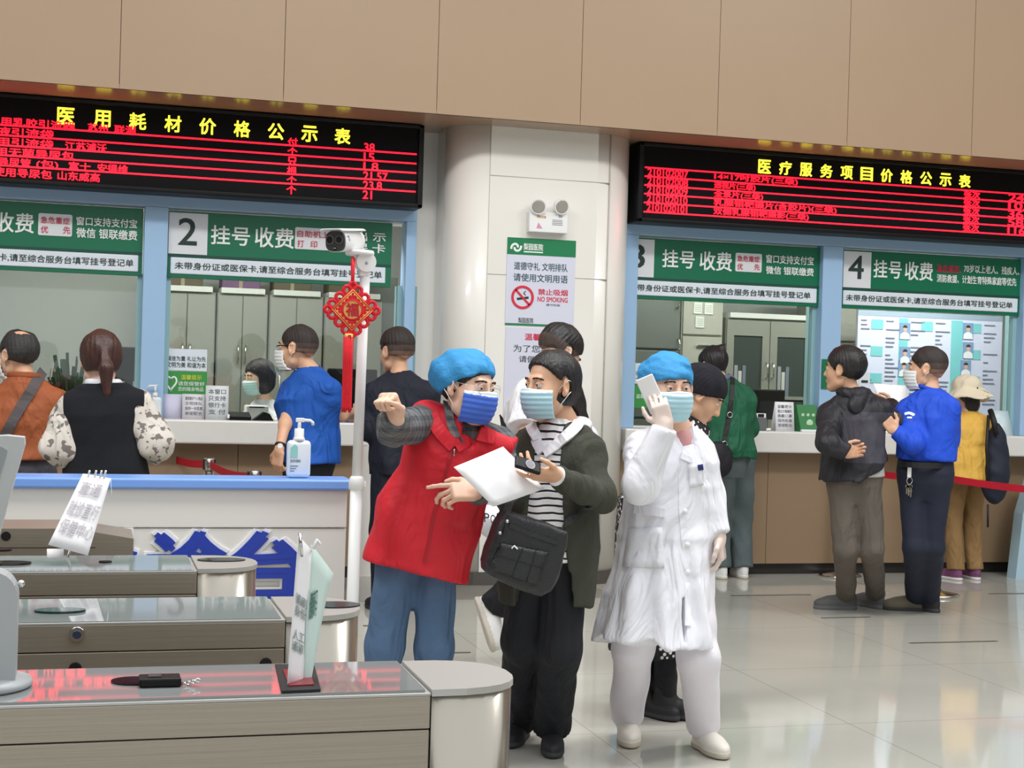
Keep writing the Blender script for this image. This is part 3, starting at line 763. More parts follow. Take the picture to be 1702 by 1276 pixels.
# ------------------------------------------------------------------ figures: distance-field modelling
def V3(*a): return np.array(a, float)
def unit(v): v = np.asarray(v, float); return v/max(1e-9, np.linalg.norm(v))
def dot(a, b): return a[..., 0]*b[0]+a[..., 1]*b[1]+a[..., 2]*b[2]
def cap(a, b, ra, rb, flat=None, fk=1.0):
    a, b = np.asarray(a, float), np.asarray(b, float); ab = b-a; L2 = max(1e-9, ab@ab)
    def f(P):
        q = P-a
        h = np.clip(dot(q, ab)/L2, 0, 1)
        v = q-h[..., None]*ab
        if flat is not None: v = v+np.multiply.outer(dot(v, flat)*(fk-1.0), flat)
        return np.sqrt((v*v).sum(-1))-(ra+(rb-ra)*h)
    return f
def ell(c, r, R=None):
    c = np.asarray(c, float); r = np.asarray(r, float)
    def f(P):
        q = P-c
        if R is not None: q = q@R
        k = np.sqrt(((q/r)**2).sum(-1))+1e-9
        k2 = np.sqrt(((q/(r*r))**2).sum(-1))+1e-9
        return k*(k-1.0)/k2
    return f
def loft(pts, ab, side, power=2.0, flatend=True):
    pts = np.asarray(pts, float); ab = np.asarray(ab, float); side = np.asarray(side, float)
    seg = pts[1:]-pts[:-1]; L = np.linalg.norm(seg, axis=1); T = seg/L[:, None]
    n = len(seg)
    def f(P):
        best = None
        for i in range(n):
            q = P-pts[i]; t = dot(q, T[i])
            tc = np.clip(t, 0 if i > 0 else -9, L[i] if i < n-1 else 9)
            h = np.clip(t/L[i], 0, 1)
            d2 = ((q-tc[..., None]*T[i])**2).sum(-1)
            s_ = side[i]*(1-h[..., None])+side[i+1]*h[..., None]
            s_ = s_-(s_*T[i]).sum(-1)[..., None]*T[i]; s_ = s_/np.linalg.norm(s_, axis=-1)[..., None]
            dp = np.cross(s_, T[i])
            v = q-t[..., None]*T[i]
            x = (v*s_).sum(-1); y = (v*dp).sum(-1)
            A = ab[i, 0]*(1-h)+ab[i+1, 0]*h; B = ab[i, 1]*(1-h)+ab[i+1, 1]*h
            k = ((np.abs(x)/A)**power+(np.abs(y)/B)**power)**(1.0/power)+1e-9
            r = np.sqrt(x*x+y*y)+1e-9
            d = r-r/k
            d = np.where(k < 0.35, -np.minimum(A, B)*(1-k), d)
            ez = np.full_like(d, -9.0)
            if i == 0: ez = np.maximum(ez, -t)
            if i == n-1: ez = np.maximum(ez, t-L[i])
            d = np.maximum(d, ez)
            if best is None: best, bd = d, d2
            else:
                m = d2 < bd; best = np.where(m, d, best); bd = np.where(m, d2, bd)
        return best
    return f
def box_f(c, half, R=None, r=0.01):
    c = np.asarray(c, float); half = np.asarray(half, float)-r
    def f(P):
        q = P-c
        if R is not None: q = q@R
        q = np.abs(q)-half
        return np.sqrt((np.maximum(q, 0)**2).sum(-1))+np.minimum(q.max(-1), 0)-r
    return f
def smin(a, b, k):
    h = np.maximum(k-np.abs(a-b), 0)/k
    return np.minimum(a, b)-h*h*k*0.25
def U(k, *fs):
    def f(P):
        d = fs[0](P)
        for g in fs[1:]: d = smin(d, g(P), k)
        return d
    return f
def INT(*fs):
    def f(P):
        d = fs[0](P)
        for g in fs[1:]: d = np.maximum(d, g(P))
        return d
    return f
def SUB(a, b, k=0.004):
    return lambda P: -smin(-a(P), b(P), k)
def OFF(a, o): return lambda P: a(P)-o
def plane(p, n):
    """negative on the side opposite to n"""
    p = np.asarray(p, float); n = unit(n); c = p@n
    return lambda P: dot(P, n)-c
def wrinkle(f, amp, fr, seed=0, aniso=(1, 1, 1)):
    rs = np.random.RandomState(seed)
    D = [unit(rs.randn(3)*np.array(aniso)) for _ in range(5)]; ph = rs.rand(5)*6.28; mu = (1, 1.6, 2.3, .7, 3.1)
    def g(P):
        d = f(P)
        w = 1.6*np.sin(dot(P, D[3])*fr*mu[3]+ph[3])
        n = np.sin(dot(P, D[0])*fr+ph[0]+w)+0.6*np.sin(dot(P, D[1])*fr*mu[1]+ph[1]+w)+0.4*np.sin(dot(P, D[2])*fr*mu[2]+ph[2]-w)+.25*np.sin(dot(P, D[4])*fr*mu[4]+ph[4]+w)
        return d+amp*0.5*n
    return g
def streak(f, amp, axis_o, axis, n, seed=0):
    """fine grooves around an axis (hair strands, hanging folds)"""
    axis = unit(axis); u = unit(np.cross(axis, V3(0.3, 0.9, 0.2))); v = np.cross(axis, u)
    def g(P):
        q = P-axis_o; th = np.arctan2(dot(q, u), dot(q, v))
        return f(P)+amp*(np.sin(th*n+seed+9*dot(q, axis))+.5*np.sin(th*n*2.3+seed*2+5*dot(q, axis)))
    return g

_C8 = np.array([(i, j, k) for i in (0, 1) for j in (0, 1) for k in (0, 1)])
_E12 = [(a, b) for a in range(8) for b in range(a+1, 8) if np.abs(_C8[a]-_C8[b]).sum() == 1]
def polygonize(fn, lo, hi, h, slack=1.0):
    lo = np.asarray(lo, float)-2*h; hi = np.asarray(hi, float)+2*h; B = 8
    nb = np.ceil((hi-lo)/(h*B)).astype(int); n = nb*B
    I = np.stack(np.meshgrid(*[np.arange(k) for k in nb], indexing='ij'), -1).reshape(-1, 3)
    d = fn(lo+(I*B+(B-1)/2)*h)
    act = np.abs(d) < h*B*0.9*1.25*slack+0.012
    G = np.repeat(np.repeat(np.repeat(np.where(d > 0, 1, -1).reshape(nb).astype(np.float32), B, 0), B, 1), B, 2)
    off = np.stack(np.meshgrid(*[np.arange(B)]*3, indexing='ij'), -1).reshape(-1, 3)
    A = I[act]
    for s in range(0, len(A), 400):
        idx = (A[s:s+400, None]*B+off[None]).reshape(-1, 3)
        G[idx[:, 0], idx[:, 1], idx[:, 2]] = fn(lo+idx*h)
    G[0] = G[-1] = 1; G[:, 0] = G[:, -1] = 1; G[:, :, 0] = G[:, :, -1] = 1
    S = G < 0
    c = np.zeros(tuple(n-1), np.int8)
    for o in _C8: c += S[o[0]:n[0]-1+o[0], o[1]:n[1]-1+o[1], o[2]:n[2]-1+o[2]]
    cells = np.argwhere((c > 0) & (c < 8))
    cor = cells[:, None]+_C8[None]; val = G[cor[..., 0], cor[..., 1], cor[..., 2]]
    acc = np.zeros((len(cells), 3)); cnt = np.zeros(len(cells))
    for a, b in _E12:
        va, vb = val[:, a], val[:, b]; m = (va < 0) != (vb < 0)
        t = np.where(m, va/np.where(m, va-vb, 1), 0)
        acc += np.where(m[:, None], _C8[a]+(t[:, None])*(_C8[b]-_C8[a]), 0); cnt += m
    verts = lo+(cells+acc/np.maximum(cnt, 1)[:, None])*h
    idx = np.full(tuple(n-1), -1, np.int32); idx[cells[:, 0], cells[:, 1], cells[:, 2]] = np.arange(len(cells))
    faces = []
    for ax in range(3):
        e = [0, 0, 0]; e[ax] = 1
        s0 = S[:n[0]-e[0], :n[1]-e[1], :n[2]-e[2]]; s1 = S[e[0]:, e[1]:, e[2]:]
        P = np.argwhere(s0 != s1)
        u, v = [(1, 2), (2, 0), (0, 1)][ax]
        ok = (P[:, u] > 0) & (P[:, v] > 0) & (P[:, u] < n[u]-1) & (P[:, v] < n[v]-1); P = P[ok]
        du = np.zeros(3, int); du[u] = 1; dv = np.zeros(3, int); dv[v] = 1
        g = lambda Q: idx[Q[:, 0], Q[:, 1], Q[:, 2]]
        q = np.stack([g(P-du-dv), g(P-dv), g(P), g(P-du)], 1)
        inside = S[P[:, 0], P[:, 1], P[:, 2]]
        q[~inside] = q[~inside][:, ::-1]
        faces.append(q)
    F = np.concatenate(faces); F = F[(F >= 0).all(1)]
    return verts, F

def np_mesh(name, verts, faces, mats, midx=None, parent=None, root=None, flat=False):
    me = bpy.data.meshes.new(name)
    v = np.asarray(verts, np.float32)
    if root is not None: v = v-np.asarray(root, np.float32)
    me.vertices.add(len(v)); me.vertices.foreach_set('co', v.ravel())
    f = np.asarray(faces, np.int32)
    me.loops.add(f.size); me.loops.foreach_set('vertex_index', f.ravel())
    me.polygons.add(len(f)); me.polygons.foreach_set('loop_start', np.arange(0, f.size, 4, dtype=np.int32))
    for m in mats: me.materials.append(m)
    if midx is not None: me.polygons.foreach_set('material_index', np.asarray(midx, np.int32))
    me.polygons.foreach_set('use_smooth', np.ones(len(f), bool) if not flat else np.zeros(len(f), bool))
    me.update(calc_edges=True)
    return link(name, me, parent)

def sphere_q(c, r, n=10, R=None):
    """small quad ball (verts, faces) for eyes and buttons"""
    th = np.linspace(0.02, math.pi-.02, n); ph = np.linspace(0, 2*math.pi, 2*n, endpoint=False)
    T, Ph = np.meshgrid(th, ph, indexing='ij')
    v = np.stack([np.sin(T)*np.cos(Ph), np.sin(T)*np.sin(Ph), np.cos(T)], -1).reshape(-1, 3)*np.asarray(r)
    if R is not None: v = v@R.T
    m = 2*n; f = [(i*m+j, (i+1)*m+j, (i+1)*m+(j+1) % m, i*m+(j+1) % m) for i in range(n-1) for j in range(m)]
    return v+np.asarray(c), np.array(f)

# ---- the head, modelled once (x right, y forward, z up, origin between the ears)
def head_field():
    sk = U(0.03, ell((0, -.014, .032), (.077, .097, .088)), ell((0, .022, -.045), (.061, .072, .078)),
           ell((.034, .048, -.03), (.03, .032, .034)), ell((-.034, .048, -.03), (.03, .032, .034)), ell((0, .066, -.102), (.024, .02, .018)),
           cap((.05, .01, -.075), (.018, .062, -.106), .016, .014), cap((-.05, .01, -.075), (-.018, .062, -.106), .016, .014))
    sk = U(0.014, sk, cap((-.03, .083, .024), (.03, .083, .024), .011, .011))
    for s in (-1, 1):
        sk = SUB(sk, ell((s*.031, .101, .003), (.019, .018, .0115)), .012)
    nose = U(.012, cap((0, .09, .012), (0, .108, -.034), .007, .0115), ell((.0115, .1, -.036), (.008, .01, .0075)), ell((-.0115, .1, -.036), (.008, .01, .0075)))
    sk = U(.014, sk, nose)
    for s in (-1, 1):
        lid = INT(ell((s*.031, .080, .003), (.0165, .0165, .0135)), lambda P, s=s: (.0065-.12*(P[..., 1]-.08))-P[..., 2])
        lo_ = INT(ell((s*.031, .080, .003), (.0160, .016, .013)), lambda P, s=s: P[..., 2]+.0035)
        sk = U(.003, sk, lid, lo_)
    lips = U(.004, ell((0, .092, -.066), (.023, .011, .006)), ell((0, .0905, -.0755), (.019, .011, .0065)))
    sk = U(.006, sk, lips)
    for s in (-1, 1):
        Rm = np.array(Matrix.Rotation(math.radians(s*22), 3, 'Z'))
        ear = SUB(ell((s*.081, -.006, -.004), (.0085, .021, .033), Rm.T), ell((s*.090, -.002, .0), (.007, .011, .02), Rm.T), .005)
        ear = U(.006, ear, ell((s*.081, .004, -.030), (.007, .009, .011)))
        sk = U(.008, sk, ear)
    return sk
HEADF = head_field()
_hd = polygonize(HEADF, (-.1, -.125, -.135), (.1, .135, .13), .0038)
_eye_parts = []
for s in (-1, 1):
    _eye_parts.append((sphere_q((s*.031, .080, .003), (.0128, .0142, .0108), 10), 1))
    _eye_parts.append((sphere_q((s*.031, .0895, .003), (.0062, .0058, .0062), 8), 2))
    bv, bf = [], []
    ys = [((s*.014, .0985, .0255)), (s*.026, .0985, .0285), (s*.04, .090, .0275), (s*.052, .077, .021)]
    for k in range(3):
        p0, p1 = np.array(ys[k]), np.array(ys[k+1])
        v, f = sphere_q((p0+p1)/2, (np.linalg.norm(p1-p0)*.62, .0035, .0035), 7, np.array(Vector((1, 0, 0)).rotation_difference(Vector(p1-p0)).to_matrix()))
        _eye_parts.append(((v, f), 3))
def head_mesh():
    vs, fs, mi = [_hd[0]], [_hd[1]], [np.zeros(len(_hd[1]), int)]
    n = len(_hd[0])
    cen = _hd[0][_hd[1]].mean(1)
    mi[0][(np.abs(cen[:, 0]) < .024) & (cen[:, 1] > .092) & (np.abs(cen[:, 2]+.071) < .0125)] = 4
    for (v, f), k in _eye_parts:
        vs.append(v); fs.append(f+n); mi.append(np.full(len(f), k)); n += len(v)
    return np.concatenate(vs), np.concatenate(fs), np.concatenate(mi)
HEADM = head_mesh()

skin_a = mat('skin_light', (232, 190, 166), .5, sss=.12, var=.05, vscale=30)
skin_b = mat('skin_tan', (222, 174, 142), .5, sss=.12, var=.05, vscale=30)
eye_w = mat('eye_white', (222, 214, 208), .25); eye_i = mat('eye_iris', (30, 18, 14), .15); brow = mat('eyebrow', (44, 34, 30), .8); lip = mat('lip', (186, 108, 100), .45)
hair_black = mat('hair_black', (26, 23, 24), .42, bump=.5, bscale=160, stretch=(1, 1, .12))
hair_brown = mat('hair_brown', (66, 38, 32), .4, bump=.5, bscale=160, stretch=(1, 1, .12))
hair_grey = mat('hair_greying', (48, 46, 46), .5, var=.35, vscale=60, bump=.5, bscale=200)
hair_crop = [mat('stubble_skin', (176, 134, 110), .7, var=.1, vscale=120), mat('stubble_light', (118, 92, 78), .8, var=.2, vscale=120), mat('stubble_dark', (74, 60, 54), .8, var=.2, vscale=120), mat('hair_cropped', (46, 38, 36), .7, var=.3, vscale=90)]

def frame_from(fwd, up=(0, 0, 1), roll=0.0):
    """columns = right, forward, up"""
    f = unit(fwd); r = unit(np.cross(f, np.asarray(up, float))); u = np.cross(r, f)
    if roll:
        c, s = math.cos(roll), math.sin(roll); r, u = c*r+s*u, -s*r+c*u
    return np.stack([r, f, u], 1)
def ydir(deg, tilt=0.0):
    a, t = math.radians(deg), math.radians(tilt)
    return V3(math.sin(a)*math.cos(t), math.cos(a)*math.cos(t), math.sin(t))

# ---- hands (wrist, finger direction, palm normal)
def hand_field(wr, d, pn, side, curl=(.5, .5, .55, .6), spread=.12, scale=1.0, thumb=.5):
    """side=+1 right hand, -1 left. pn = direction the palm faces."""
    d = unit(d); pn = unit(np.asarray(pn, float)-d*(d@np.asarray(pn, float))); t = np.cross(pn, d)*(-side)   # t = towards the thumb
    k = scale; fs = []
    palm = box_f(wr+d*.05*k, (.039*k, .046*k, .0135*k), np.stack([t, d, pn], 1), .012*k)
    fs.append(palm); fs.append(cap(wr-d*.012*k, wr+d*.02*k, .0255*k, .026*k, pn, 1.35))
    fs.append(ell(wr+d*.035*k+t*.026*k+pn*.008*k, (.018*k, .028*k, .016*k), np.stack([t, d, pn], 1)))
    L = ((.042, .026, .021), (.046, .029, .022), (.043, .027, .022), (.034, .021, .019)); tips = []
    for i in range(4):
        x = (.029-.0195*i)*k; base = wr+d*(.092-.004*abs(i-1.2))*k+t*x
        a = 0.0; p = base-d*.008*k; ff = []
        sp = (1.5-i)*spread
        dd = unit(d*math.cos(sp)+t*math.sin(sp))
        c = curl[i]
        for j in range(3):
            a += c*(1.15, 1.35, .85)[j]
            q = p+(dd*math.cos(a)+pn*math.sin(a))*L[i][j]*k*(1.14 if j == 0 else 1)
            r0 = (.0092, .0083, .0076)[j]*k*(1 if i < 3 else .88)
            ff.append(cap(p, q, r0, r0*.92)); p = q
        fs.append(U(.004, *ff)); tips.append(p)
    tb = wr+d*.022*k+t*.03*k
    td = unit(t*.75+d*.62+pn*.35*thumb); m1 = tb+td*.036*k
    td2 = unit(t*(.45-.4*thumb)+d*.85+pn*.55*thumb); m2 = m1+td2*.03*k
    td3 = unit(t*(.2-.5*thumb)+d*.9+pn*.7*thumb); m3 = m2+td3*.025*k
    th = U(.006, cap(tb, m1, .0145*k, .0108*k), cap(m1, m2, .0108*k, .0095*k), cap(m2, m3, .0095*k, .0078*k))
    f = fs[0]
    base = U(.012, fs[0], fs[1], fs[2])
    fin = fs[3:]
    def g(P):
        dmin = base(P)
        allf = np.full(dmin.shape, 9.0)
        for q in fin: allf = np.minimum(allf, q(P))
        return smin(smin(dmin, allf, .006), th(P), .008)
    return g, tips

# ---- pose
class Fig:
    def __init__(s, label, root, face, H=1.68, group=None, skin=None, hs=1.06, **over):
        """root = ground point; face = degrees (0 looks away from the camera, 180 towards it)"""
        s.root = V3(root[0], root[1], 0.0); s.H = H; s.k = H/1.70; s.face = face
        s.f = ydir(face); s.r = V3(math.cos(math.radians(face)), -math.sin(math.radians(face)), 0)
        s.skin = skin or skin_a; s.hs = hs*s.k
        s.obj = thing('person', label, 'person', tuple(s.root), group=group)
        T = dict(head=(0, .03, 1.575), neck=(0, -.015, 1.43), sR=(.185, -.02, 1.375), sL=(-.185, -.02, 1.375), eR=(.235, -.04, 1.10), eL=(-.235, -.04, 1.10),
                 wR=(.24, .06, .865), wL=(-.24, .06, .865), pel=(0, 0, .93), hR=(.09, 0, .90), hL=(-.09, 0, .90), kR=(.10, .025, .49), kL=(-.10, .025, .49),
                 aR=(.10, -.03, .085), aL=(-.10, -.03, .085))
        s.J = {n: s.loc(*v) for n, v in T.items()}
        s.toe = {'R': ydir(face+10), 'L': ydir(face-10)}
        s.hf = ydir(face); s.hroll = 0.0
        for n, v in over.items(): s.J[n] = np.asarray(v, float)
        s.bodyparts = []
    def loc(s, x, y, z): return s.root+(s.r*x+s.f*y)*s.k+V3(0, 0, z*s.k)
    def shift(s, names, dx=0, dy=0, dz=0):
        for n in names: s.J[n] = s.J[n]+(s.r*dx+s.f*dy)*s.k+V3(0, 0, dz*s.k)
    # spine loft
    def spine(s, ts, ab, grow=0.0, power=2.2):
        J = s.J; pel, nk = J['pel'], J['neck']; ax = nk-pel
        sp = unit(J['hR']-J['hL']); ss = unit(J['sR']-J['sL'])
        pts, side, out = [], [], []
        for t, (a, b) in zip(ts, ab):
            q = pel+ax*t if t >= 0 else pel+getattr(s, 'down', V3(0, 0, -1))*(-t)*np.linalg.norm(ax)
            bend = getattr(s, 'bend', None)
            if bend is not None and 0 < t < 1: q = q+bend*math.sin(math.pi*t)
            pts.append(q); tt = min(1, max(0, t)); side.append(unit(sp*(1-tt)+ss*tt)); out.append(((a+grow)*s.k, (b+grow)*s.k))
        return loft(pts, out, side, power)
    def torso(s, grow=0.0):
        t = s.spine((-.12, 0, .35, .68, .88, 1.0), ((.155, .115), (.165, .12), (.14, .105), (.165, .115), (.135, .085), (.062, .06)), grow)
        J, k = s.J, s.k
        sdn = V3(0, 0, -.035*k)
        return U(.04, t, cap(J['sR']+sdn, J['sL']+sdn, (.05+grow)*k, (.05+grow)*k), cap(J['sR']+sdn, J['neck']+V3(0, 0, -.05), (.04+grow)*k, (.05+grow)*k), cap(J['sL']+sdn, J['neck']+V3(0, 0, -.05), (.04+grow)*k, (.05+grow)*k))
    def arm(s, S, r=(.055, .042, .030), upto=1.0):
        J, k = s.J, s.k
        e, w_ = J['e'+S], J['w'+S]
        f = [cap(J['s'+S]+V3(0, 0, -.035*k), e, r[0]*k, r[1]*k)]
        if upto > 0: f.append(cap(e, e+(w_-e)*min(1, upto), r[1]*k, (r[1]+(r[2]-r[1])*min(1, upto))*k))
        return U(.03, *f)
    def leg(s, S, r=(.085, .06, .045)):
        J, k = s.J, s.k
        return U(.03, cap(J['h'+S]+V3(0, 0, -.02), J['k'+S], r[0]*k, r[1]*k), cap(J['k'+S], J['a'+S], r[1]*k, r[2]*k))
    def bounds(s, names, pad):
        P = np.array([s.J[n] for n in names]); return P.min(0)-pad, P.max(0)+pad
    def add(s, vf, slot=0):
        s.bodyparts.append((vf[0], vf[1], np.full(len(vf[1]), slot) if np.isscalar(slot) else slot))
    def part(s, name, fn, lo, hi, h, m, midx=None, label=None, slack=1.0):
        v, f = polygonize(fn, lo, hi, h, slack)
        mats = m if isinstance(m, (list, tuple)) else [m]
        mi = None
        if midx is not None: mi = midx(v[f].mean(1))
        o = np_mesh(name, v, f, mats, mi, s.obj, s.root)
        if label: o['label'] = label
        return o
    def mb(s, b, name, label=None, parent=None):
        return b.build(name, parent or s.obj, label=label)
    def headR(s): return frame_from(s.hf, roll=s.hroll)
    def h2w(s, p): return s.J['head']+s.headR()@(np.asarray(p, float)*s.hs)
    def headspace(s, g):
        """field written in head coordinates -> world"""
        R_, c, k = s.headR(), s.J['head'], s.hs
        return lambda P: g(((P-c)@R_)/k)*k
    def body(s, h=.011, arms=('R', 'L'), armh=.005, gloves=None, bare=None, legs=True):
        """skin: head, neck, torso, legs, arms with hands - joined into one mesh"""
        J, k = s.J, s.k
        v, f, mi = HEADM
        s.bodyparts.append(((v*s.hs)@s.headR().T+J['head'], f, mi))
        nk = U(.03, cap(s.h2w((0, -.02, -.05)), J['neck']+V3(0, 0, .0), .052*k, .054*k), cap(J['neck'], J['neck']*.8+J['pel']*.2, .06*k, .09*k),
               cap(J['neck'], J['sR']*.4+J['neck']*.6+V3(0, 0, -.03), .036*k, .03*k), cap(J['neck'], J['sL']*.4+J['neck']*.6+V3(0, 0, -.03), .036*k, .03*k))
        c = J['neck']
        s.add(polygonize(nk, np.minimum(c, J['head'])-.17, np.maximum(c, J['head'])+.12, .006), 0)
        lim = [s.torso(-.028)]
        if legs: lim += [s.leg('R', (.075, .05, .04)), s.leg('L', (.075, .05, .04))]
        lo, hi = s.bounds(['pel', 'sR', 'sL', 'neck']+(['aR', 'aL', 'kR', 'kL'] if legs else []), .2)
        s.add(polygonize(U(.03, *lim), lo, hi, h), 0)
        for S in arms:
            hd = s.hand.get(S) if hasattr(s, 'hand') else None
            e, w_ = J['e'+S], J['w'+S]
            d = unit(w_-e)
            kw = dict(d=d, pn=unit(-s.r*(1 if S == 'R' else -1)+s.f*.2), curl=(.35, .4, .45, .5))
            if hd: kw.update(hd)
            hf, tips = hand_field(w_, kw.pop('d'), kw.pop('pn'), 1 if S == 'R' else -1, scale=kw.pop('size', 1.02)*k, **kw)
            fn = U(.02, s.arm(S, (.045, .037, .026)), hf)
            lo, hi = s.bounds(['s'+S, 'e'+S, 'w'+S], .07)
            w0, w1 = w_-.2*k, w_+.2*k
            lo, hi = np.minimum(lo, w0), np.maximum(hi, w1)
            s.add(polygonize(fn, lo, hi, armh), 5 if (gloves and S in gloves) else 0)
            s.handf = getattr(s, 'handf', {}); s.handf[S] = hf
        n = 0; vs, fs, ms = [], [], []
        for v, f, m in s.bodyparts:
            vs.append(v); fs.append(f+n); ms.append(m); n += len(v)
        mats = [s.skin, eye_w, eye_i, getattr(s, 'browm', brow), lip, mat('glove_film', (226, 206, 196), .22, spec=.7, coat=.3)]
        return np_mesh('body', np.concatenate(vs), np.concatenate(fs), mats, np.concatenate(ms), s.obj, s.root)
    # clothing
    def top(s, name, m, grow=.022, hem=-.12, hem_grow=0.0, sleeve='long', sr=(.066, .056, .045), h=.009, wr=.006, fr=38, seed=1, cuff=0.0, neckcut=.02, midx=None, extra=None, arms=('R', 'L'), arm_w=.045, slen=.78, power=2.2, label=None):
        J, k = s.J, s.k
        g, hg = grow, hem_grow
        ts = (hem, 0, .35, .68, .88, .97); ab = ((.158+hg, .118+hg), (.165+hg*.7, .12+hg*.7), (.148+hg*.3, .112+hg*.3), (.168, .118), (.14, .09), (.07, .068))
        if hem > -.06:      # hem above the hip joint: start the shell there
            tt = np.array((-.12, 0, .35, .68, .88, .97)); A_ = np.array(ab)
            h0 = (float(np.interp(hem, tt, A_[:, 0])), float(np.interp(hem, tt, A_[:, 1])))
            kp = [i for i in range(6) if tt[i] > hem+.05]
            ts = (hem,)+tuple(tt[i] for i in kp); ab = (h0,)+tuple(ab[i] for i in kp)
        body = s.spine(ts, ab, g, power)
        sdn = V3(0, 0, -.035*k)
        body = U(.05, body, cap(J['sR']+sdn, J['sL']+sdn, (.042+g)*k, (.042+g)*k), cap(J['sR']+sdn, J['neck']+V3(0, 0, -.03), (.034+g)*k, (.046+g)*k), cap(J['sL']+sdn, J['neck']+V3(0, 0, -.03), (.034+g)*k, (.046+g)*k))
        fs = [body]; names = ['pel', 'neck', 'sR', 'sL']
        for S in arms:
            if sleeve == 'none': continue
            e, w_ = J['e'+S], J['w'+S]
            if sleeve == 'long':
                a = U(.03, cap(J['s'+S]+sdn, e, sr[0]*k, sr[1]*k), cap(e, w_+(w_-e)*cuff, sr[1]*k, sr[2]*k))
                cutp = plane(w_+unit(w_-e)*(.005+cuff*.2), w_-e)
                names += ['e'+S, 'w'+S]
                far = cap(e+(w_-e)*.3, w_, .2, .12)
                fs.append((lambda a=a, cutp=cutp: (lambda P: np.maximum(a(P), cutp(P))))())
            else:
                q = J['s'+S]+(e-J['s'+S])*slen
                a = cap(J['s'+S]+sdn, q+(q-J['s'+S])*.2, sr[0]*k, sr[1]*1.12*k); fs.append(INT(a, plane(q, e-J['s'+S]))); names += ['e'+S]
        fn = U(.035, *fs)
        if extra is not None: fn = extra(fn)
        fn = wrinkle(fn, wr, fr, seed)
        if sleeve == 'none':
            for S in ('R', 'L'):
                out = unit((J['sR']-J['sL'])*(1 if S == 'R' else -1))
                pl = plane(J['s'+S]+out*arm_w*k, out); sz = J['s'+S][2]
                fn = (lambda fn=fn, pl=pl, sz=sz: (lambda P: np.maximum(fn(P), -np.maximum(-pl(P), sz-.2*k-P[..., 2]))))()
        nkc = J['neck']+V3(0, 0, neckcut)
        fn = SUB(fn, cap(nkc+unit(J['neck']-J['pel'])*.01, nkc+unit(J['neck']-J['pel'])*.2, .058*k, .075*k), .01)
        fn = INT(fn, plane(nkc+V3(0, 0, .045), unit(J['neck']-J['pel'])))
        s.topf = fn
        lo, hi = s.bounds(names, .14); c_ = (J['pel']+J['neck'])/2; e_ = V3(.3, .3, 0)*k; lo[:2] = np.minimum(lo[:2], np.minimum(J['pel'], J['neck'])[:2]-.27); hi[:2] = np.maximum(hi[:2], np.maximum(J['pel'], J['neck'])[:2]+.27); lo[2] = min(lo[2], J['pel'][2]-(-hem)*.52*k-.03)
        return s.part(name, fn, lo, hi, h, m, midx, label=label)
    def trousers(s, m, r=(.096, .076, .068), hem=.02, h=.009, wr=.004, fr=30, seed=2, top_t=.22, midx=None, grow=.018, name='trousers', legs=('R', 'L'), pelvis=True):
        J, k = s.J, s.k
        fs = []
        if pelvis: fs.append(s.spine((-.34, -.12, 0, top_t), ((.115, .060), (.152, .108), (.163, .12), (.150, .108)), grow))
        for S in legs:
            dn = unit(J['a'+S]-J['k'+S]); end = J['a'+S]+dn*(.06)
            l = U(.03, cap(J['h'+S], J['k'+S], r[0]*k, r[1]*k), cap(J['k'+S], end, r[1]*k, r[2]*k))
            fs.append(INT(l, plane(J['a'+S]+dn*hem, dn)))
        fn = U(.03, *fs)
        kn = wrinkle(fn, wr, fr, seed, (1, 1, .7))
        s.legf = kn
        lo, hi = s.bounds(['pel']+[q+S for S in legs for q in 'hka'], .17)
        return s.part(name, kn, lo, hi, h, m, midx)
    def shoe(s, S, m, sole, size=1.0, h=.0055, boot=0.0, pitch=0.0, label=None, up=None):
        J = s.J; a = J['a'+S]; t = unit(s.toe[S]); u0 = np.asarray(up if up is not None else (0, 0, 1), float)
        r_ = unit(np.cross(t, u0)); u = np.cross(r_, t); Rm = np.stack([r_, t, u], 1); k = size*s.k
        base = a-u*(.085*s.k)
        g = U(.03*k, ell(base+t*.115*k+u*.036*k, (.049*k, .088*k, .038*k), Rm), ell(base-t*.005*k+u*.045*k, (.039*k, .062*k, .052*k), Rm),
              cap(base+t*.02*k+u*.055*k, base+t*.1*k+u*.045*k, .043*k, .036*k), ell(base-t*.01*k+u*.088*k, (.037*k, .047*k, .028*k), Rm))
        if boot: g = U(.03, g, cap(base-t*.005+u*.06, base-t*.01+u*boot, .046, .052))
        g = U(.01, INT(g, plane(base, -u)), INT(U(.03*k, ell(base+t*.11*k+u*.012*k, (.052*k, .096*k, .03*k), Rm), ell(base-t*.005*k+u*.012*k, (.043*k, .066*k, .03*k), Rm)), plane(base+u*.024*k, u), plane(base, -u)))
        c = base+t*.06
        return s.part('shoe', g, c-.19-(0 if not boot else .05), c+.19+(V3(0, 0, max(0, boot-.1)) if boot else 0), h, [m, sole], midx=lambda cc: (dot(cc-base, u) < .024*k).astype(int), label=label)
    # head wear
    def hair(s, m, kind='short', h=.005, thick=.014, seed=0, extra=None, lowback=-.05, front=.055, slope=1.0, taper=.05, name='hair'):
        c0 = U(.03, ell((0, -.016, .034), (.0775, .0965, .0875)), ell((0, -.026, -.012), (.068, .058, .064)))
        def cr(P):
            z = P[..., 2]; return c0(P)-.002-thick*np.clip((z-lowback)/taper, 0, 1)**.7
        def g(P):
            d = cr(P); x, y, z = P[..., 0], P[..., 1], P[..., 2]
            d = np.maximum(d, (front-(.088-y)*slope)-z)
            d = np.maximum(d, lowback+.022*np.minimum(1, (np.abs(x)/.06)**2)-z)
            if kind == 'short':
                d = np.maximum(d, -np.maximum(np.sqrt(((y+.004)/.027)**2+((z+.008)/.042)**2)*.03-.03, .068-np.abs(x)))
            return d
        if extra is not None: g0 = extra(g)
        else: g0 = g
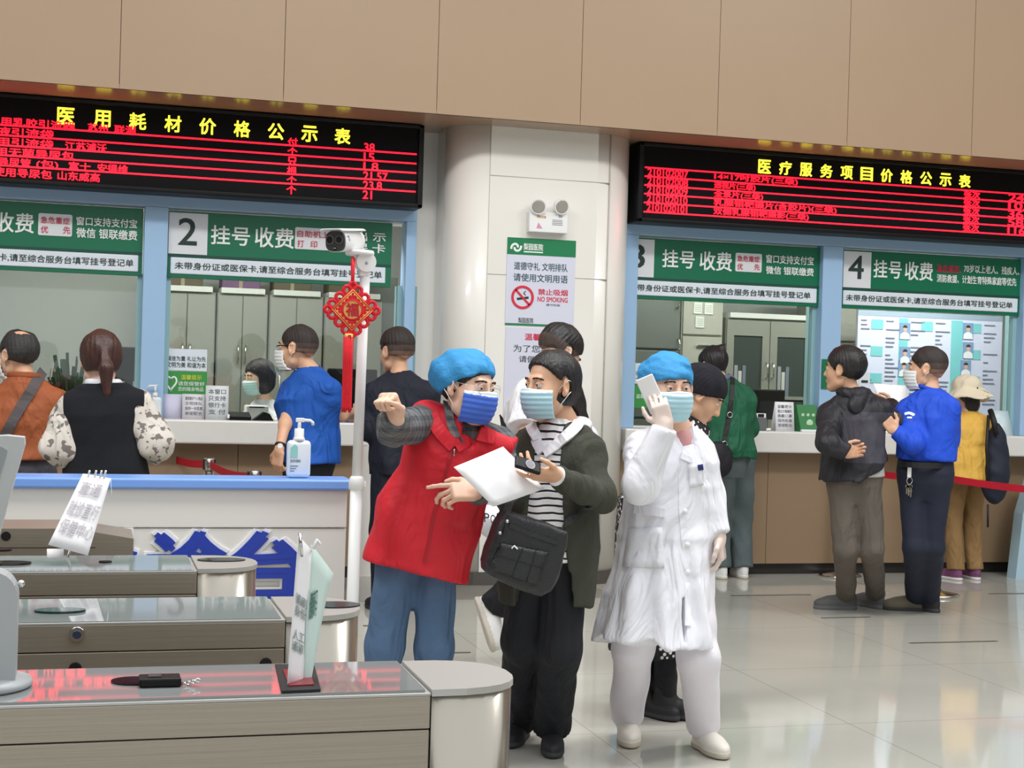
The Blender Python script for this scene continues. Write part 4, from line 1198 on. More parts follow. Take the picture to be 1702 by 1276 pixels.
        fn = streak(wrinkle(s.headspace(g0), .0035, 62, seed+3), .0012, s.J['head'], s.headR()@V3(0, .2, 1), 34, seed)
        c = s.J['head']; R_, k_ = s.headR(), s.hs; mi = None
        if isinstance(m, (list, tuple)):      # clipped back and sides: shorter, lighter stubble lower down
            mi = lambda cc: np.digitize(((cc-c)@R_/k_)[:, 2]+.12*np.maximum(0, ((cc-c)@R_/k_)[:, 1]-.02), [-.03, -.004, .028])
        return s.part(name, fn, c-.19*s.hs-.0, c+.19*s.hs, h, m, mi)
    def surgical_cap(s, m, tilt=.42, front=.05, puff=(.0, -.045, .045), pr=(.098, .105, .085), h=.0055, seed=3):
        def g(P):
            d = U(.03, ell((0, -.012, .036), (.089, .108, .096)), ell(puff, pr))(P)
            return np.maximum(d, front-.0-P[..., 2]-tilt*(.09-P[..., 1])*1.0)
        fn = wrinkle(s.headspace(g), .006, 75, seed, (1, .5, 1.2))
        band = lambda P: U(.004, g)(P)
        c = s.J['head']
        return s.part('surgical_cap', fn, c-.2*s.hs, c+.2*s.hs, h, m)
    def mask(s, m, h=.0036, band=True, loops=True, top=-.014, drop=0.0):
        def g(P):
            x, y, z = P[..., 0], P[..., 1], P[..., 2]
            base = U(.05, ell((0, .028, -.045), (.068, .078, .082)), ell((0, .062, -.035), (.034, .052, .04)), ell((0, .05, -.09), (.036, .042, .034)))(P)
            base = base+.0012*np.sin((z+.06)*330)
            sh = np.abs(base-.0045)-.0038
            lim = np.maximum(np.maximum(z-top-.004*np.cos(x*40), -.122-z), np.abs(x)*.78-y*.62-.0245)
            return np.maximum(sh, lim)
        R_, c0, k = s.headR(), s.J['head'], s.hs
        fn = s.headspace(g); c = s.h2w((0, .06, -.06))
        o = s.part('face_mask', fn, c-.13, c+.13, h, [m, mat('mask_edge', (226, 236, 242), .7)],
                   midx=lambda cc: (((cc-c0)@R_/k)[:, 2] > top-.013).astype(int), slack=1.3)
        if loops:
            b = MB().use(mat('mask_loop', (240, 240, 240), .7))
            for sd in (-1, 1):
                for z0, z1 in ((-.02, .022), (-.09, -.034)):
                    pts = [s.h2w((sd*.064, .022, z0)), s.h2w((sd*.078, .01, (z0+z1)/2)), s.h2w((sd*.089, -.012, z1*.9)), s.h2w((sd*.087, -.027, z1*.6))]
                    b.tube(pts, .0017, 6)
            s.mb(b, 'ear_loop')
        return o
    def glasses(s, m):
        b = MB().use(m)
        for sd in (-1, 1):
            c = V3(sd*.034, .108, .001)
            b.tube([s.h2w(c+V3(.025*math.cos(a), -.006*abs(math.cos(a)), .019*math.sin(a))) for a in np.linspace(0, 2*math.pi, 21)], .0011, 6)
            b.tube([s.h2w((sd*.059, .101, .006)), s.h2w((sd*.075, .07, .008)), s.h2w((sd*.083, -.012, .012))], .0012, 6)
        b.tube([s.h2w((-.010, .109, .006)), s.h2w((0, .113, .008)), s.h2w((.010, .109, .006))], .0011, 6)
        return s.mb(b, 'glasses')
def hit(fn, px, py, near, far, off=0.0):
    """first point of a field along the sight line, and the outward normal there"""
    d = ray(px, py); d = d/np.linalg.norm(d)
    ts = np.linspace(near, far, 500); P = CAM+ts[:, None]*d; v = fn(P)
    i = np.argmax(v < 0) if (v < 0).any() else int(np.argmin(v))
    p = P[max(i-1, 0)] if i else P[0]
    if (v < 0).any() and i > 0:
        a, b_ = v[i-1], v[i]; p = P[i-1]+(P[i]-P[i-1])*(a/(a-b_))
    e = .006; E_ = np.eye(3)*e
    n = unit(np.array([fn((p+E_[q])[None])[0]-fn((p-E_[q])[None])[0] for q in range(3)]))
    return p+n*off, n
def strap_on(b, fn, pxs, near, far, width, thick, off=.006, n=14):
    """flat band laid on a field through the given photo points"""
    pxs = np.array(pxs, float); s_ = np.concatenate([[0], np.cumsum(np.linalg.norm(np.diff(pxs, axis=0), axis=1))])
    q = np.linspace(0, s_[-1], n); X = np.interp(q, s_, pxs[:, 0]); Y = np.interp(q, s_, pxs[:, 1])
    R_ = [hit(fn, x, y, near, far, off) for x, y in zip(X, Y)]
    b.ribbon([r[0] for r in R_], [r[1] for r in R_], width, thick)
    return R_
# ------------------------------------------------------------------ the people
A = at
def foot(px, Y, z=.085): return V3(at(px, 1000, Y)[0], Y, z)
def zoff(p, z): return V3(p[0], p[1], z)
def hemt(f, z): return -(f.J['pel'][2]-z)/np.linalg.norm(f.J['neck']-f.J['pel'])
c_denim = mat('denim_blue', (84, 112, 146), .85, var=.16, vscale=14, bump=.25, bscale=240)
c_black = mat('black_trouser', (20, 22, 30), .8, bump=.2, bscale=120)
c_navy = mat('navy_cloth', (20, 24, 40), .8, bump=.2, bscale=120)
c_dgrey = mat('dark_grey_trouser', (70, 70, 78), .8, bump=.2, bscale=120)
c_taupe = mat('taupe_trouser', (100, 92, 84), .85, bump=.3, bscale=120, var=.06, vscale=9)
c_khaki = mat('khaki_trouser', (148, 116, 74), .85, bump=.3, bscale=120, var=.05, vscale=9)
c_red = mat('red_vest', (216, 28, 46), .62, bump=.15, bscale=70)
c_white = mat('white_cotton', (238, 238, 244), .75, bump=.12, bscale=60)
c_coat = mat('white_coat', (240, 240, 248), .7, bump=.12, bscale=50)
c_cap = mat('surgical_blue', (52, 146, 206), .7, bump=.3, bscale=90)
c_olive = mat('olive_knit', (62, 64, 54), .9, bump=.35, bscale=220)
c_green = mat('green_jacket', (16, 92, 62), .7, bump=.2, bscale=80)
c_rblue = mat('royal_blue', (16, 84, 176), .75, bump=.15, bscale=90)
c_polo = mat('polo_blue', (18, 76, 208), .7, bump=.2, bscale=140)
c_rust = mat('rust_jacket', (158, 84, 46), .75, bump=.2, bscale=70, var=.05, vscale=8)
c_yellow = mat('mustard_shirt', (226, 178, 78), .75, bump=.2, bscale=90)
c_charcoal = mat('charcoal_jacket', (66, 64, 74), .75, bump=.2, bscale=90)
c_jblack = mat('black_softshell', (30, 30, 38), .6, bump=.15, bscale=90)
m_mask = mat('mask_light_blue', (178, 218, 230), .75); m_maskb = mat('mask_blue', (70, 110, 214), .75); m_maskw = mat('mask_white', (236, 240, 240), .75)
sh_white = mat('shoe_white', (232, 232, 230), .5); sh_black = mat('shoe_black', (34, 34, 38), .6); sh_grey = mat('shoe_grey', (88, 88, 88), .7); sole_w = mat('sole_pale', (206, 200, 188), .7); sole_d = mat('sole_dark', (60, 60, 62), .7)
shirt_stripe = pattern('striped_jersey', 'stripes', (252, 252, 252), (30, 32, 44), 36, .72)
plaid = pattern('grey_plaid', 'check', (112, 114, 116), (70, 74, 80), 26, .55)
print_sleeve = pattern('printed_sleeve', 'blotch', (208, 201, 192), (118, 110, 106), 26, .56)
dotted = pattern('dotted_dress', 'dots', (18, 16, 22), (232, 228, 224), 42, .32)

for m_ in (c_denim, c_black, c_navy, c_dgrey, c_taupe, c_khaki, c_red, c_white, c_coat, c_olive, c_green, c_rblue, c_polo, c_rust, c_yellow, c_charcoal, c_jblack, shirt_stripe, plaid, print_sleeve, dotted):
    folds(m_)

# ---- red vest woman, pointing back with her right fist
Y0 = 5.45
f = Fig('person in red vest, blue cap and blue mask, pointing back with a raised fist', (at(680, 1000, Y0)[0], Y0), 168, 1.68, hs=1.08,
        pel=A(714, 857, 5.5), neck=A(779, 706, 5.42), head=A(777, 642, 5.36), sR=A(709, 688, 5.46), sL=A(826, 724, 5.36),
        eR=A(655, 712, 5.24), wR=A(658, 694, 5.05), eL=A(846, 800, 5.30), wL=A(792, 817, 5.13),
        hR=A(670, 878, 5.5), hL=A(722, 880, 5.5), kR=A(640, 1075, 5.5), kL=A(722, 1075, 5.46), aR=foot(628, 5.52), aL=foot(718, 5.48))
f.down = unit(A(690, 950, 5.5)-A(714, 857, 5.5))
f.hf = ydir(146, -6); f.hroll = math.radians(4)
f.hand = {'R': dict(d=(-.38, -.25, .85), pn=(-.75, -.62, -.35), curl=(1.25, 1.3, 1.3, 1.3), spread=.02, thumb=1.2),
          'L': dict(d=(-1, -.1, .0), pn=(0, .75, -.66), curl=(.12, .55, .68, .75), spread=.05, thumb=.5)}
f.body(legs=False)
f.surgical_cap(c_cap, tilt=.62, front=.058, puff=(0, -.055, .03))
f.hair(hair_black, 'short', thick=.004, lowback=-.06, front=.058)
f.mask(m_maskb, top=-.008); f.glasses(mat('clear_frame', (214, 210, 206), .1, .6))
f.top('shirt', plaid, grow=.006, hem=-.3, sr=(.070, .062, .047), wr=.008, fr=46, seed=5, neckcut=.02)
vest = f.top('vest', c_red, grow=.032, hem=hemt(f, .745), hem_grow=.018, arm_w=.08, sleeve='none', wr=.009, fr=20, seed=8, neckcut=-.01,
             extra=lambda q: SUB(q, cap(f.J['neck']+V3(.0, -.03, .05), f.J['neck']+V3(-.03, -.16, -.10), .062, .012), .01))
vf = f.topf
b = MB().use(mat('zip_red', (176, 18, 34), .5))
strap_on(b, vf, [(752, 740), (738, 800), (722, 850), (706, 935)], 4.6, 6.2, .012, .006, .001, 18); b.use(chrome)
p, n = hit(vf, 755, 748, 4.6, 6.2, .006); b.ball(p, .006); b.tube([p, p-V3(0, 0, .022)], .003, 6)
f.mb(b, 'zip')
for pts in (([755, 742], [728, 712], [716, 690]), ([757, 742], [792, 720], [822, 728])):
    b = MB().use(c_red)
    R_ = strap_on(b, vf, pts, 4.6, 6.2, .05, .012, .008, 10); f.mb(b, 'collar')
b = MB().use(plaid)
for pts in (([741, 672], [752, 710], [758, 728]), ([792, 690], [778, 715], [764, 730])):
    strap_on(b, vf, pts, 4.6, 6.2, .03, .006, .010, 8)
f.mb(b, 'shirt_collar')
f.trousers(c_denim, (.088, .072, .066), hem=.03, wr=.007, seed=6)
for S in 'RL': f.shoe(S, sh_white, sole_w)
RV = f

# ---- striped-shirt woman, looking at her
f = Fig('person in striped white top and open olive cardigan, holding phone and paper', gnd(893, 1258)[:2], 218, 1.60, hs=1.10, skin=skin_b,
        pel=A(912, 884, 5.5), neck=A(935, 703, 5.47), head=A(916, 640, 5.44), sR=A(880, 745, 5.58), sL=A(974, 744, 5.38),
        eL=A(996, 826, 5.26), wL=A(927, 792, 5.06), eR=A(850, 826, 5.56), wR=A(838, 800, 5.32), hR=A(880, 905, 5.54), hL=A(938, 905, 5.46),
        kR=A(868, 1066, 5.56), kL=A(931, 1076, 5.44), aR=zoff(gnd(864, 1228), .085), aL=zoff(gnd(917, 1243), .085))
f.toe = {'R': ydir(212), 'L': ydir(196)}
f.hf = ydir(248, -2)
f.hand = {'L': dict(d=(-1, -.12, .12), pn=(-.15, .5, .85), curl=(.45, .4, .35, .12), spread=.05, thumb=.6),
          'R': dict(d=(-.55, -.2, .5), pn=(.2, -.9, .2), curl=(.5, .5, .5, .5))}
f.body(legs=False)
tail = [(0, -.10, -.02), (0, -.125, -.07), (-.01, -.14, -.13), (-.02, -.16, -.20), (-.02, -.17, -.26)]
def tailf(g):
    fs = [cap(tail[i], tail[i+1], .036-.006*i, .030-.006*i) for i in range(4)]
    knot = ell((0, -.10, -.035), (.04, .035, .04))
    side = INT(U(.03, ell((0, -.02, -.02), (.088, .09, .085))), lambda P: P[..., 1]-(.02-.45*(P[..., 2]+.02)), lambda P: -.075-P[..., 2], lambda P: -np.maximum(np.sqrt(((P[..., 1]+.002)/.024)**2+((P[..., 2]+.008)/.036)**2)*.03-.03, .068-np.abs(P[..., 0])))
    return U(.02, g, knot, side, *fs)
f.hair(hair_black, 'short', thick=.012, extra=tailf, lowback=-.07, front=.093, slope=1.05)
f.mask(m_mask, top=-.012)
f.top('striped_top', shirt_stripe, grow=.022, hem=hemt(f, .80), hem_grow=.02, sleeve='none', wr=.005, fr=30, seed=3, neckcut=-.015)
inner = f.topf
fwd_ = unit(f.f)
# open front of the cardigan: a wedge cut away around the breast line
def open_front(q):
    c = f.J['pel']*.5+f.J['neck']*.5
    ax = unit(f.f*.97-f.r*.10); rr = unit(np.cross(ax, V3(0, 0, 1)))
    def g(P):
        w_ = P-c; fw = dot(w_, ax); sd = np.abs(dot(w_, rr)+.0)
        width = .055+.10*np.clip((c[2]+.05-P[..., 2])*1.1, 0, .55)
        return np.maximum(sd-width, -fw)
    return SUB(q, g, .01)
f.top('cardigan', c_olive, grow=.036, hem=hemt(f, .62), hem_grow=.012, sr=(.072, .062, .047), wr=.008, fr=30, seed=11, neckcut=-.03, extra=open_front)
cardf = f.topf
# white hood lying on the shoulders
both = lambda P: np.minimum(inner(P), cardf(P))
c = f.J['neck']; hood = U(.04, ell(c-f.f*.105+V3(0, 0, -.055), (.115, .05, .07), np.stack([f.r, f.f, V3(0, 0, 1)], 1)), *[cap(c+f.r*.085*math.cos(a)+f.f*.07*math.sin(a)+V3(0, 0, .012-.02*abs(math.cos(a))), c+f.r*.085*math.cos(a+.5)+f.f*.07*math.sin(a+.5)+V3(0, 0, .012-.02*abs(math.cos(a+.5))), .022, .022) for a in np.arange(2.7, 6.6, .5)])
f.part('hood', wrinkle(hood, .005, 50, 3), c-.26, c+.2, .007, c_white)
b = MB().use(c_white)
for pts in ([(884, 708), (892, 732), (903, 752)], [(962, 704), (946, 722), (926, 740), (906, 754)]): strap_on(b, both, pts, 4.4, 6.4, .042, .012, .008, 10)
f.mb(b, 'hood_collar')
b = MB().use(c_white); w0 = f.J['wL']; dd = unit(f.J['wL']-f.J['eL']); b.tube([w0-dd*.02, w0+dd*.012], [.041, .036], 18); f.mb(b, 'white_cuff')
f.trousers(c_black, (.098, .084, .084), hem=.0, wr=.006, seed=7)
for S in 'RL': f.shoe(S, sh_black, sole_d, .98)
SW = f

# ---- doctor on the phone
f = Fig('person in white coat and blue cap, walking forward with a phone at the ear', gnd(1110, 1256)[:2], 186, 1.64, hs=1.08, skin=skin_a,
        pel=A(1112, 866, 5.52), neck=A(1124, 714, 5.50), head=A(1113, 644, 5.44), sR=A(1070, 735, 5.48), sL=A(1150, 733, 5.48),
        eR=A(1064, 806, 5.30), wR=A(1106, 708, 5.24), eL=A(1172, 818, 5.50), wL=A(1196, 892, 5.42), hR=A(1085, 890, 5.52), hL=A(1140, 890, 5.52),
        kR=A(1052, 1078, 5.50), kL=A(1160, 1090, 5.42), aR=zoff(gnd(1042, 1226), .085), aL=zoff(gnd(1168, 1244), .085))
f.hf = ydir(181, -3); f.toe = {'R': ydir(196), 'L': ydir(176)}
f.hand = {'R': dict(d=(-.30, .05, .95), pn=(.35, .93, .05), curl=(.5, .52, .55, .6), spread=.03, thumb=.3, size=.95),
          'L': dict(d=(.12, -.1, -1), pn=(-.75, .5, 0), curl=(.5, .55, .55, .6), spread=.05, thumb=.6)}
f.body(legs=False, gloves='RL')
f.surgical_cap(c_cap, tilt=.34, front=.040, puff=(.012, -.04, .04), pr=(.098, .1, .085), seed=5)
f.mask(m_mask, top=-.010)
hc = A(1088, 1072, 5.46)
def coat(q):
    J = f.J; sp = [unit(J['hR']-J['hL'])]*4
    pts = [hc, hc*.45+J['pel']*.55+V3(0, 0, .0), J['pel']+V3(0, 0, .12)]
    sk = loft(pts, [(.235, .19), (.200, .16), (.158, .122)], [unit(V3(-1, .05, 0))]*3, 2.3)
    def folds(P):
        w_ = P-(J['pel']); th = np.arctan2(w_[..., 0], -w_[..., 1]); amp = np.clip((J['pel'][2]+.05-P[..., 2])*.03, 0, .012)
        return sk(P)+amp*(np.sin(th*9+1)+.6*np.sin(th*15+P[..., 2]*9))
    slit = INT(lambda P: np.abs(dot(P-A(1137, 1040, 5.3), unit(V3(1, .1, -.05))))-.006, lambda P: P[..., 1]-5.45, lambda P: P[..., 2]-(hc[2]+.21))
    g = U(.06, q, folds)
    g = SUB(g, slit, .008)
    return INT(g, plane(hc+V3(0, 0, .0), V3(.05, 0, -1)), lambda P: -SUBneck(P))
SUBneck = U(.01, cap(f.J['neck']+V3(0, -.03, .05), f.J['neck']+V3(.015, -.15, -.10), .05, .012))
f.top('white_coat', c_coat, grow=.026, hem=-.1, hem_grow=.01, sr=(.076, .074, .052), wr=.006, fr=24, seed=4, neckcut=.0, extra=coat, h=.008, cuff=-.06)
o = [q for q in f.obj.children if q.name.startswith('white_coat')]
cf = f.topf
bpy.data.objects.remove(o[0])
lo_, hi_ = f.bounds(['pel', 'neck', 'sR', 'sL', 'eR', 'eL', 'wR', 'wL'], .16); lo_[2] = hc[2]-.05; lo_[0] -= .1; hi_[0] += .08; lo_[1] -= .06; hi_[1] += .1
f.part('white_coat', cf, lo_, hi_, .008, c_coat)
b = MB().use(c_coat)
strap_on(b, cf, [(1056, 846), (1073, 848), (1090, 850), (1104, 852)], 4.6, 6.5, .034, .012, .006, 8); f.mb(b, 'waist_tab')
b = MB().use(c_coat)
for pts in (([1148, 706], [1149, 730], [1138, 766]), ):
    strap_on(b, cf, pts, 4.6, 6.5, .045, .008, .006, 8)
f.mb(b, 'lapels')
def patch(b, fn, q, near, far, thick, off=.004, nx=7, ny=7):
    g = [[hit(fn, q[0][0]*(1-u)*(1-v)+q[1][0]*u*(1-v)+q[2][0]*u*v+q[3][0]*(1-u)*v, q[0][1]*(1-u)*(1-v)+q[1][1]*u*(1-v)+q[2][1]*u*v+q[3][1]*(1-u)*v, near, far, off)[0] for v in np.linspace(0, 1, ny)] for u in np.linspace(0, 1, nx)]
    b.sheet(g, thick)
b = MB().use(c_coat); patch(b, cf, [(1046, 878), (1100, 876), (1104, 944), (1036, 942)], 4.6, 6.5, .006); f.mb(b, 'pocket')
b = MB().use(c_coat); patch(b, cf, [(1143, 772), (1166, 771), (1168, 806), (1146, 810)], 4.6, 6.5, .005); f.mb(b, 'breast_pocket')
b = MB().use(mat('badge_navy', (34, 40, 110), .5)); patch(b, cf, [(1158, 772), (1166, 771), (1167, 780), (1159, 781)], 4.6, 6.5, .004, .008, 4, 4); f.mb(b, 'badge')
b = MB().use(c_coat); strap_on(b, cf, [(1134, 770), (1134, 850), (1140, 930), (1143, 1040)], 4.6, 6.5, .03, .004, .002, 16); f.mb(b, 'front_placket')
for px, py in ((1142, 905), (1142, 951), (1138, 850)):
    p, n = hit(cf, px, py, 4.6, 6.5, .006); b = MB().use(white_plastic); b.ball(p, .011, 12, (1, .5, 1)); f.mb(b, 'button')
b = MB().use(mat('pink_top', (206, 150, 150), .8)); c = f.J['neck']+V3(.01, -.05, -.07); b.ball(c, .075, 14, (.8, .7, 1)); f.mb(b, 'inner_top')
f.trousers(mat('white_trouser', (236, 232, 240), .75, bump=.15, bscale=60), (.10, .084, .072), hem=.0, wr=.006, fr=22, seed=9)
for S in 'RL': f.shoe(S, mat('shoe_cream', (232, 226, 216), .5), mat('sole_tan', (196, 186, 168), .7), 1.0)
DR = f

# ---- man in white T-shirt, striding behind the striped woman
f = Fig('person in white T-shirt bending forward, one white shoe lifted behind', gnd(900, 1098)[:2], 88, 1.74, hs=1.08,
        pel=A(858, 792, 7.2), neck=A(903, 634, 7.25), head=A(930, 586, 7.2), sR=A(880, 652, 7.06), sL=A(905, 652, 7.42), eR=A(874, 728, 6.95), wR=A(868, 796, 6.72),
        eL=A(915, 728, 7.5), wL=A(930, 775, 7.4), hR=A(860, 805, 7.1), hL=A(862, 805, 7.28), kR=A(880, 950, 7.08), kL=A(895, 940, 7.3), aR=A(822, 1008, 7.22), aL=zoff(gnd(896, 1098), .085))
f.hf = ydir(78, -34); f.toe = {'L': ydir(92), 'R': unit(at(822, 1090, 7.1)-at(798, 1015, 7.2))}
f.body(legs=False)
f.hair([hair_crop[1], hair_crop[2], hair_crop[2], hair_black], 'short', thick=.013, lowback=-.035, front=.055)
f.mask(m_maskw, loops=True)
f.top('t_shirt', c_white, grow=.03, hem=hemt(f, .80), sleeve='short', sr=(.080, .086, .07), wr=.008, fr=24, seed=12)
tf = f.topf
f.trousers(c_black, (.105, .085, .075), hem=.0, wr=.007, seed=13)
f.shoe('L', sh_white, sole_w, 1.0, label='white low shoe planted on the floor'); f.shoe('R', sh_white, sole_w, 1.05, up=unit(at(850, 1030, 7.2)-at(800, 1052, 7.2)), label='white low shoe lifted with its sole to the left')
WT = f

# ---- woman in beanie and dotted dress behind the doctor
f = Fig('person in dark beanie and dotted dress, standing behind the white coat', gnd(1098, 1190)[:2], 112, 1.58, hs=1.08, skin=skin_b,
        pel=A(1092, 845, 6.16), neck=A(1140, 700, 6.12), head=A(1165, 655, 6.08), sR=A(1118, 722, 5.98), sL=A(1124, 716, 6.30), eR=A(1150, 785, 5.95), wR=A(1186, 796, 5.98),
        eL=A(1120, 800, 6.4), wL=A(1150, 830, 6.35), hR=A(1094, 862, 6.08), hL=A(1096, 862, 6.24), kR=A(1105, 1050, 6.1), kL=A(1085, 1050, 6.25), aR=foot(1112, 6.12), aL=foot(1078, 6.2))
f.hf = ydir(110, -32); f.toe = {'R': ydir(110), 'L': ydir(150)}
f.hand = {'R': dict(d=(.1, -.1, -1), pn=(-.5, -.6, 0), curl=(.6, .65, .7, .75), spread=.02)}
f.body(legs=False)
beanie = lambda g: U(.02, ell((0, -.014, .035), (.094, .112, .102)), ell((0, -.014, -.01), (.09, .104, .06)))
def beanie_f(g):
    q = beanie(g)
    return lambda P: np.maximum(q(P), (.035-(.09-P[..., 1])*.42)-P[..., 2])
f.hair(mat('beanie_knit', (22, 22, 32), .95, bump=.5, bscale=300), 'cap', extra=beanie_f, name='beanie')
f.top('dotted_dress', dotted, grow=.04, hem=hemt(f, .30), hem_grow=.05, sr=(.072, .062, .05), wr=.008, fr=24, seed=14)
f.trousers(c_black, (.085, .06, .05), hem=-.02, pelvis=False, name='stockings')
for S in 'RL': f.shoe(S, sh_black, sole_d, 1.0, boot=.27)
BN = f

# ---- woman in green jacket at window 3
f = Fig('person in green jacket with a hair bun, seen from behind at window 3', gnd(1212, 960)[:2], -8, 1.68, hs=1.08,
        pel=A(1210, 752, 10.06), neck=A(1197, 634, 10.14), head=A(1184, 607, 10.22), sR=A(1236, 655, 10.08), sL=A(1170, 652, 10.12), eR=A(1243, 712, 10.12), wR=A(1238, 712, 10.32), eL=A(1166, 712, 10.14), wL=A(1172, 714, 10.36))
f.shift(['aR', 'aL', 'kR', 'kL'], 0, 0.0, 0); f.hf = ydir(-22, -14)
f.body()
bun = lambda g: U(.012, g, ell((.02, -.085, .10), (.03, .032, .03)), cap((.02, -.085, .10), (.052, -.10, .13), .018, .006))
f.hair(hair_brown if False else hair_black, 'short', thick=.014, lowback=-.06, extra=bun)
f.top('jacket', c_green, grow=.045, hem=hemt(f, A(1205, 760, 10.06)[2]), hem_grow=.01, sr=(.085, .075, .055), wr=.011, fr=22, seed=15)
gf = f.topf
sc = U(.03, *[cap(f.J['neck']+V3(.075*math.cos(a), .06*math.sin(a), .02), f.J['neck']+V3(.075*math.cos(a+.8), .06*math.sin(a+.8), .02), .026, .026) for a in np.arange(0, 6.3, .8)])
c = f.J['neck']; f.part('scarf', wrinkle(sc, .006, 60, 2), c-.14, c+.14, .008, mat('scarf_mauve', (112, 108, 136), .9))
f.trousers(mat('faded_jeans', (92, 104, 106), .85, var=.3, vscale=8, bump=.3, bscale=160), (.105, .09, .08), hem=.0, wr=.010, fr=26, seed=16)
for S in 'RL': f.shoe(S, sh_white, sole_w, 1.0)
GJ = f

# ---- man in grey jacket, hand behind his back
f = Fig('person in charcoal and black hooded jacket, one hand folded behind the back', gnd(1428, 1026)[:2], -28, 1.75, hs=1.12, skin=skin_b,
        pel=A(1420, 790, 8.55), neck=A(1416, 657, 8.6), head=A(1403, 614, 8.62), sL=A(1384, 684, 8.62), sR=A(1458, 674, 8.48), eL=A(1374, 738, 8.40), wL=A(1404, 752, 8.36),
        eR=A(1492, 704, 8.52), wR=A(1480, 676, 8.80), hL=A(1400, 806, 8.58), hR=A(1440, 806, 8.5), kL=A(1404, 912, 8.56), kR=A(1449, 912, 8.52), aL=zoff(gnd(1406, 1012), .085), aR=zoff(gnd(1455, 1010), .085))
f.hf = ydir(-40, 2); f.toe = {'L': ydir(-78), 'R': ydir(-12)}
f.hand = {'L': dict(d=(1, .1, .12), pn=(0, -.9, .2), curl=(.8, .8, .85, .9), thumb=.9), 'R': dict(d=(-.2, .9, .3), pn=(-.9, -.1, .2), curl=(.7, .7, .7, .7), thumb=.9)}
f.body()
f.hair(hair_black, 'short', thick=.016, lowback=-.055)
nk_, pl_ = f.J['neck'], f.J['pel']
def two_tone(cc):
    z = cc[:, 2]; return ((z < .18*nk_[2]+.82*pl_[2]) | (z > .80*nk_[2]+.20*pl_[2]) | (cc[:, 0] < f.J['sL'][0]+.00)).astype(int)
f.top('jacket', [c_charcoal, c_jblack], extra=lambda q: INT(q, plane(A(1428, 792, 8.5), V3(.62, 0, -1))), grow=.04, hem=hemt(f, A(1420, 800, 8.55)[2]), hem_grow=.02, sr=(.078, .068, .055), wr=.011, fr=22, seed=17, midx=two_tone)
kf = f.topf
hood = U(.04, ell(nk_-f.f*.095+V3(0, 0, -.06), (.165, .06, .09), np.stack([f.r, f.f, V3(0, 0, 1)], 1)), *[cap(nk_+f.r*.09*math.cos(a)+f.f*.08*math.sin(a)+V3(0, 0, .02), nk_+f.r*.09*math.cos(a+.7)+f.f*.08*math.sin(a+.7)+V3(0, 0, .02), .026, .026) for a in np.arange(2.6, 6.9, .7)])
f.part('hood', wrinkle(hood, .006, 45, 4), nk_-.24, nk_+.2, .008, c_jblack)
hem_c = f.J['pel']+V3(0, 0, -.055)
f.part('shirt_tail', INT(f.spine((-.25, 0, .25), ((.155, .128), (.16, .128), (.15, .12)), .026), plane(A(1424, 780, 8.5), V3(-1, 0, 0)), plane(A(1420, 791, 8.5), V3(0, 0, -1))), f.J['pel']-.3, f.J['pel']+.25, .009, mat('grey_tee', (196, 196, 192), .8))
f.trousers(c_taupe, (.094, .074, .060), hem=-.015, wr=.006, fr=24, seed=18)
for S in 'RL': f.shoe(S, sh_grey, mat('sole_grey', (96, 98, 100), .7), 1.06)
GR = f

# ---- man in royal blue polo
f = Fig('person in bright blue long-sleeved polo and navy trousers, hand on the next arm', gnd(1537, 1030)[:2], -35, 1.74, hs=1.10, skin=skin_b,
        pel=A(1538, 785, 8.45), neck=A(1545, 652, 8.46), head=A(1540, 612, 8.48), sL=A(1508, 678, 8.52), sR=A(1572, 672, 8.36), eL=A(1518, 737, 8.34), wL=A(1487, 716, 8.40), eR=A(1574, 735, 8.46), wR=A(1560, 730, 8.72),
        hL=A(1518, 800, 8.5), hR=A(1556, 800, 8.4), kL=A(1520, 908, 8.46), kR=A(1550, 908, 8.44), aL=zoff(gnd(1520, 1014), .085), aR=zoff(gnd(1546, 1016), .085))
f.hf = ydir(-52, 0); f.toe = {'L': ydir(-72), 'R': ydir(-20)}
f.hand = {'L': dict(d=(-.62, .1, .75), pn=(.15, .95, .1), curl=(.3, .3, .35, .4), thumb=.4), 'R': dict(d=(-.2, .9, .2), pn=(-.9, 0, 0))}
f.body()
f.hair(hair_crop, 'short', thick=.006, lowback=-.05)
f.mask(m_maskw)
f.top('polo_shirt', c_polo, grow=.034, hem=hemt(f, A(1540, 765, 8.45)[2]), sr=(.076, .066, .05), wr=.010, fr=22, seed=19)
pf = f.topf
b = MB().use(c_polo); nk_ = f.J['neck']
for a0, a1, col, r_, zz in ((0, 6.3, c_polo, .078, .03), (3.2, 6.2, mat('collar_line', (120, 200, 250), .7), .086, .012)):
    b.use(col); q = np.arange(a0, a1, .3); b.tube([nk_+f.r*r_*math.cos(a)+f.f*r_*.95*math.sin(a)+V3(0, 0, zz+.02*math.sin(a)) for a in q], .013 if col is c_polo else .005, 8)
f.mb(b, 'collar')
b = MB().use(white_print); strap_on(b, pf, [(1504, 688), (1512, 686), (1520, 690)], 7.5, 10, .018, .003, .003, 6); strap_on(b, pf, [(1508, 694), (1516, 694)], 7.5, 10, .012, .003, .003, 4); f.mb(b, 'sleeve_print')
f.trousers(mat('navy_trouser', (28, 34, 52), .8, bump=.2, bscale=120), (.092, .072, .058), hem=.0, wr=.005, fr=22, seed=20, top_t=.2, grow=.016)
b = MB().use(black_rubber); pts = []
for a in np.linspace(0, 6.28, 25):
    d_ = f.r*math.cos(a)*.196*f.k+f.f*math.sin(a)*.148*f.k; pts.append((f.J['pel']+V3(0, 0, A(1540, 771, 8.45)[2]-f.J['pel'][2])+d_, d_))
b.ribbon([p[0] for p in pts], [p[1] for p in pts], .036, .008); f.mb(b, 'belt')
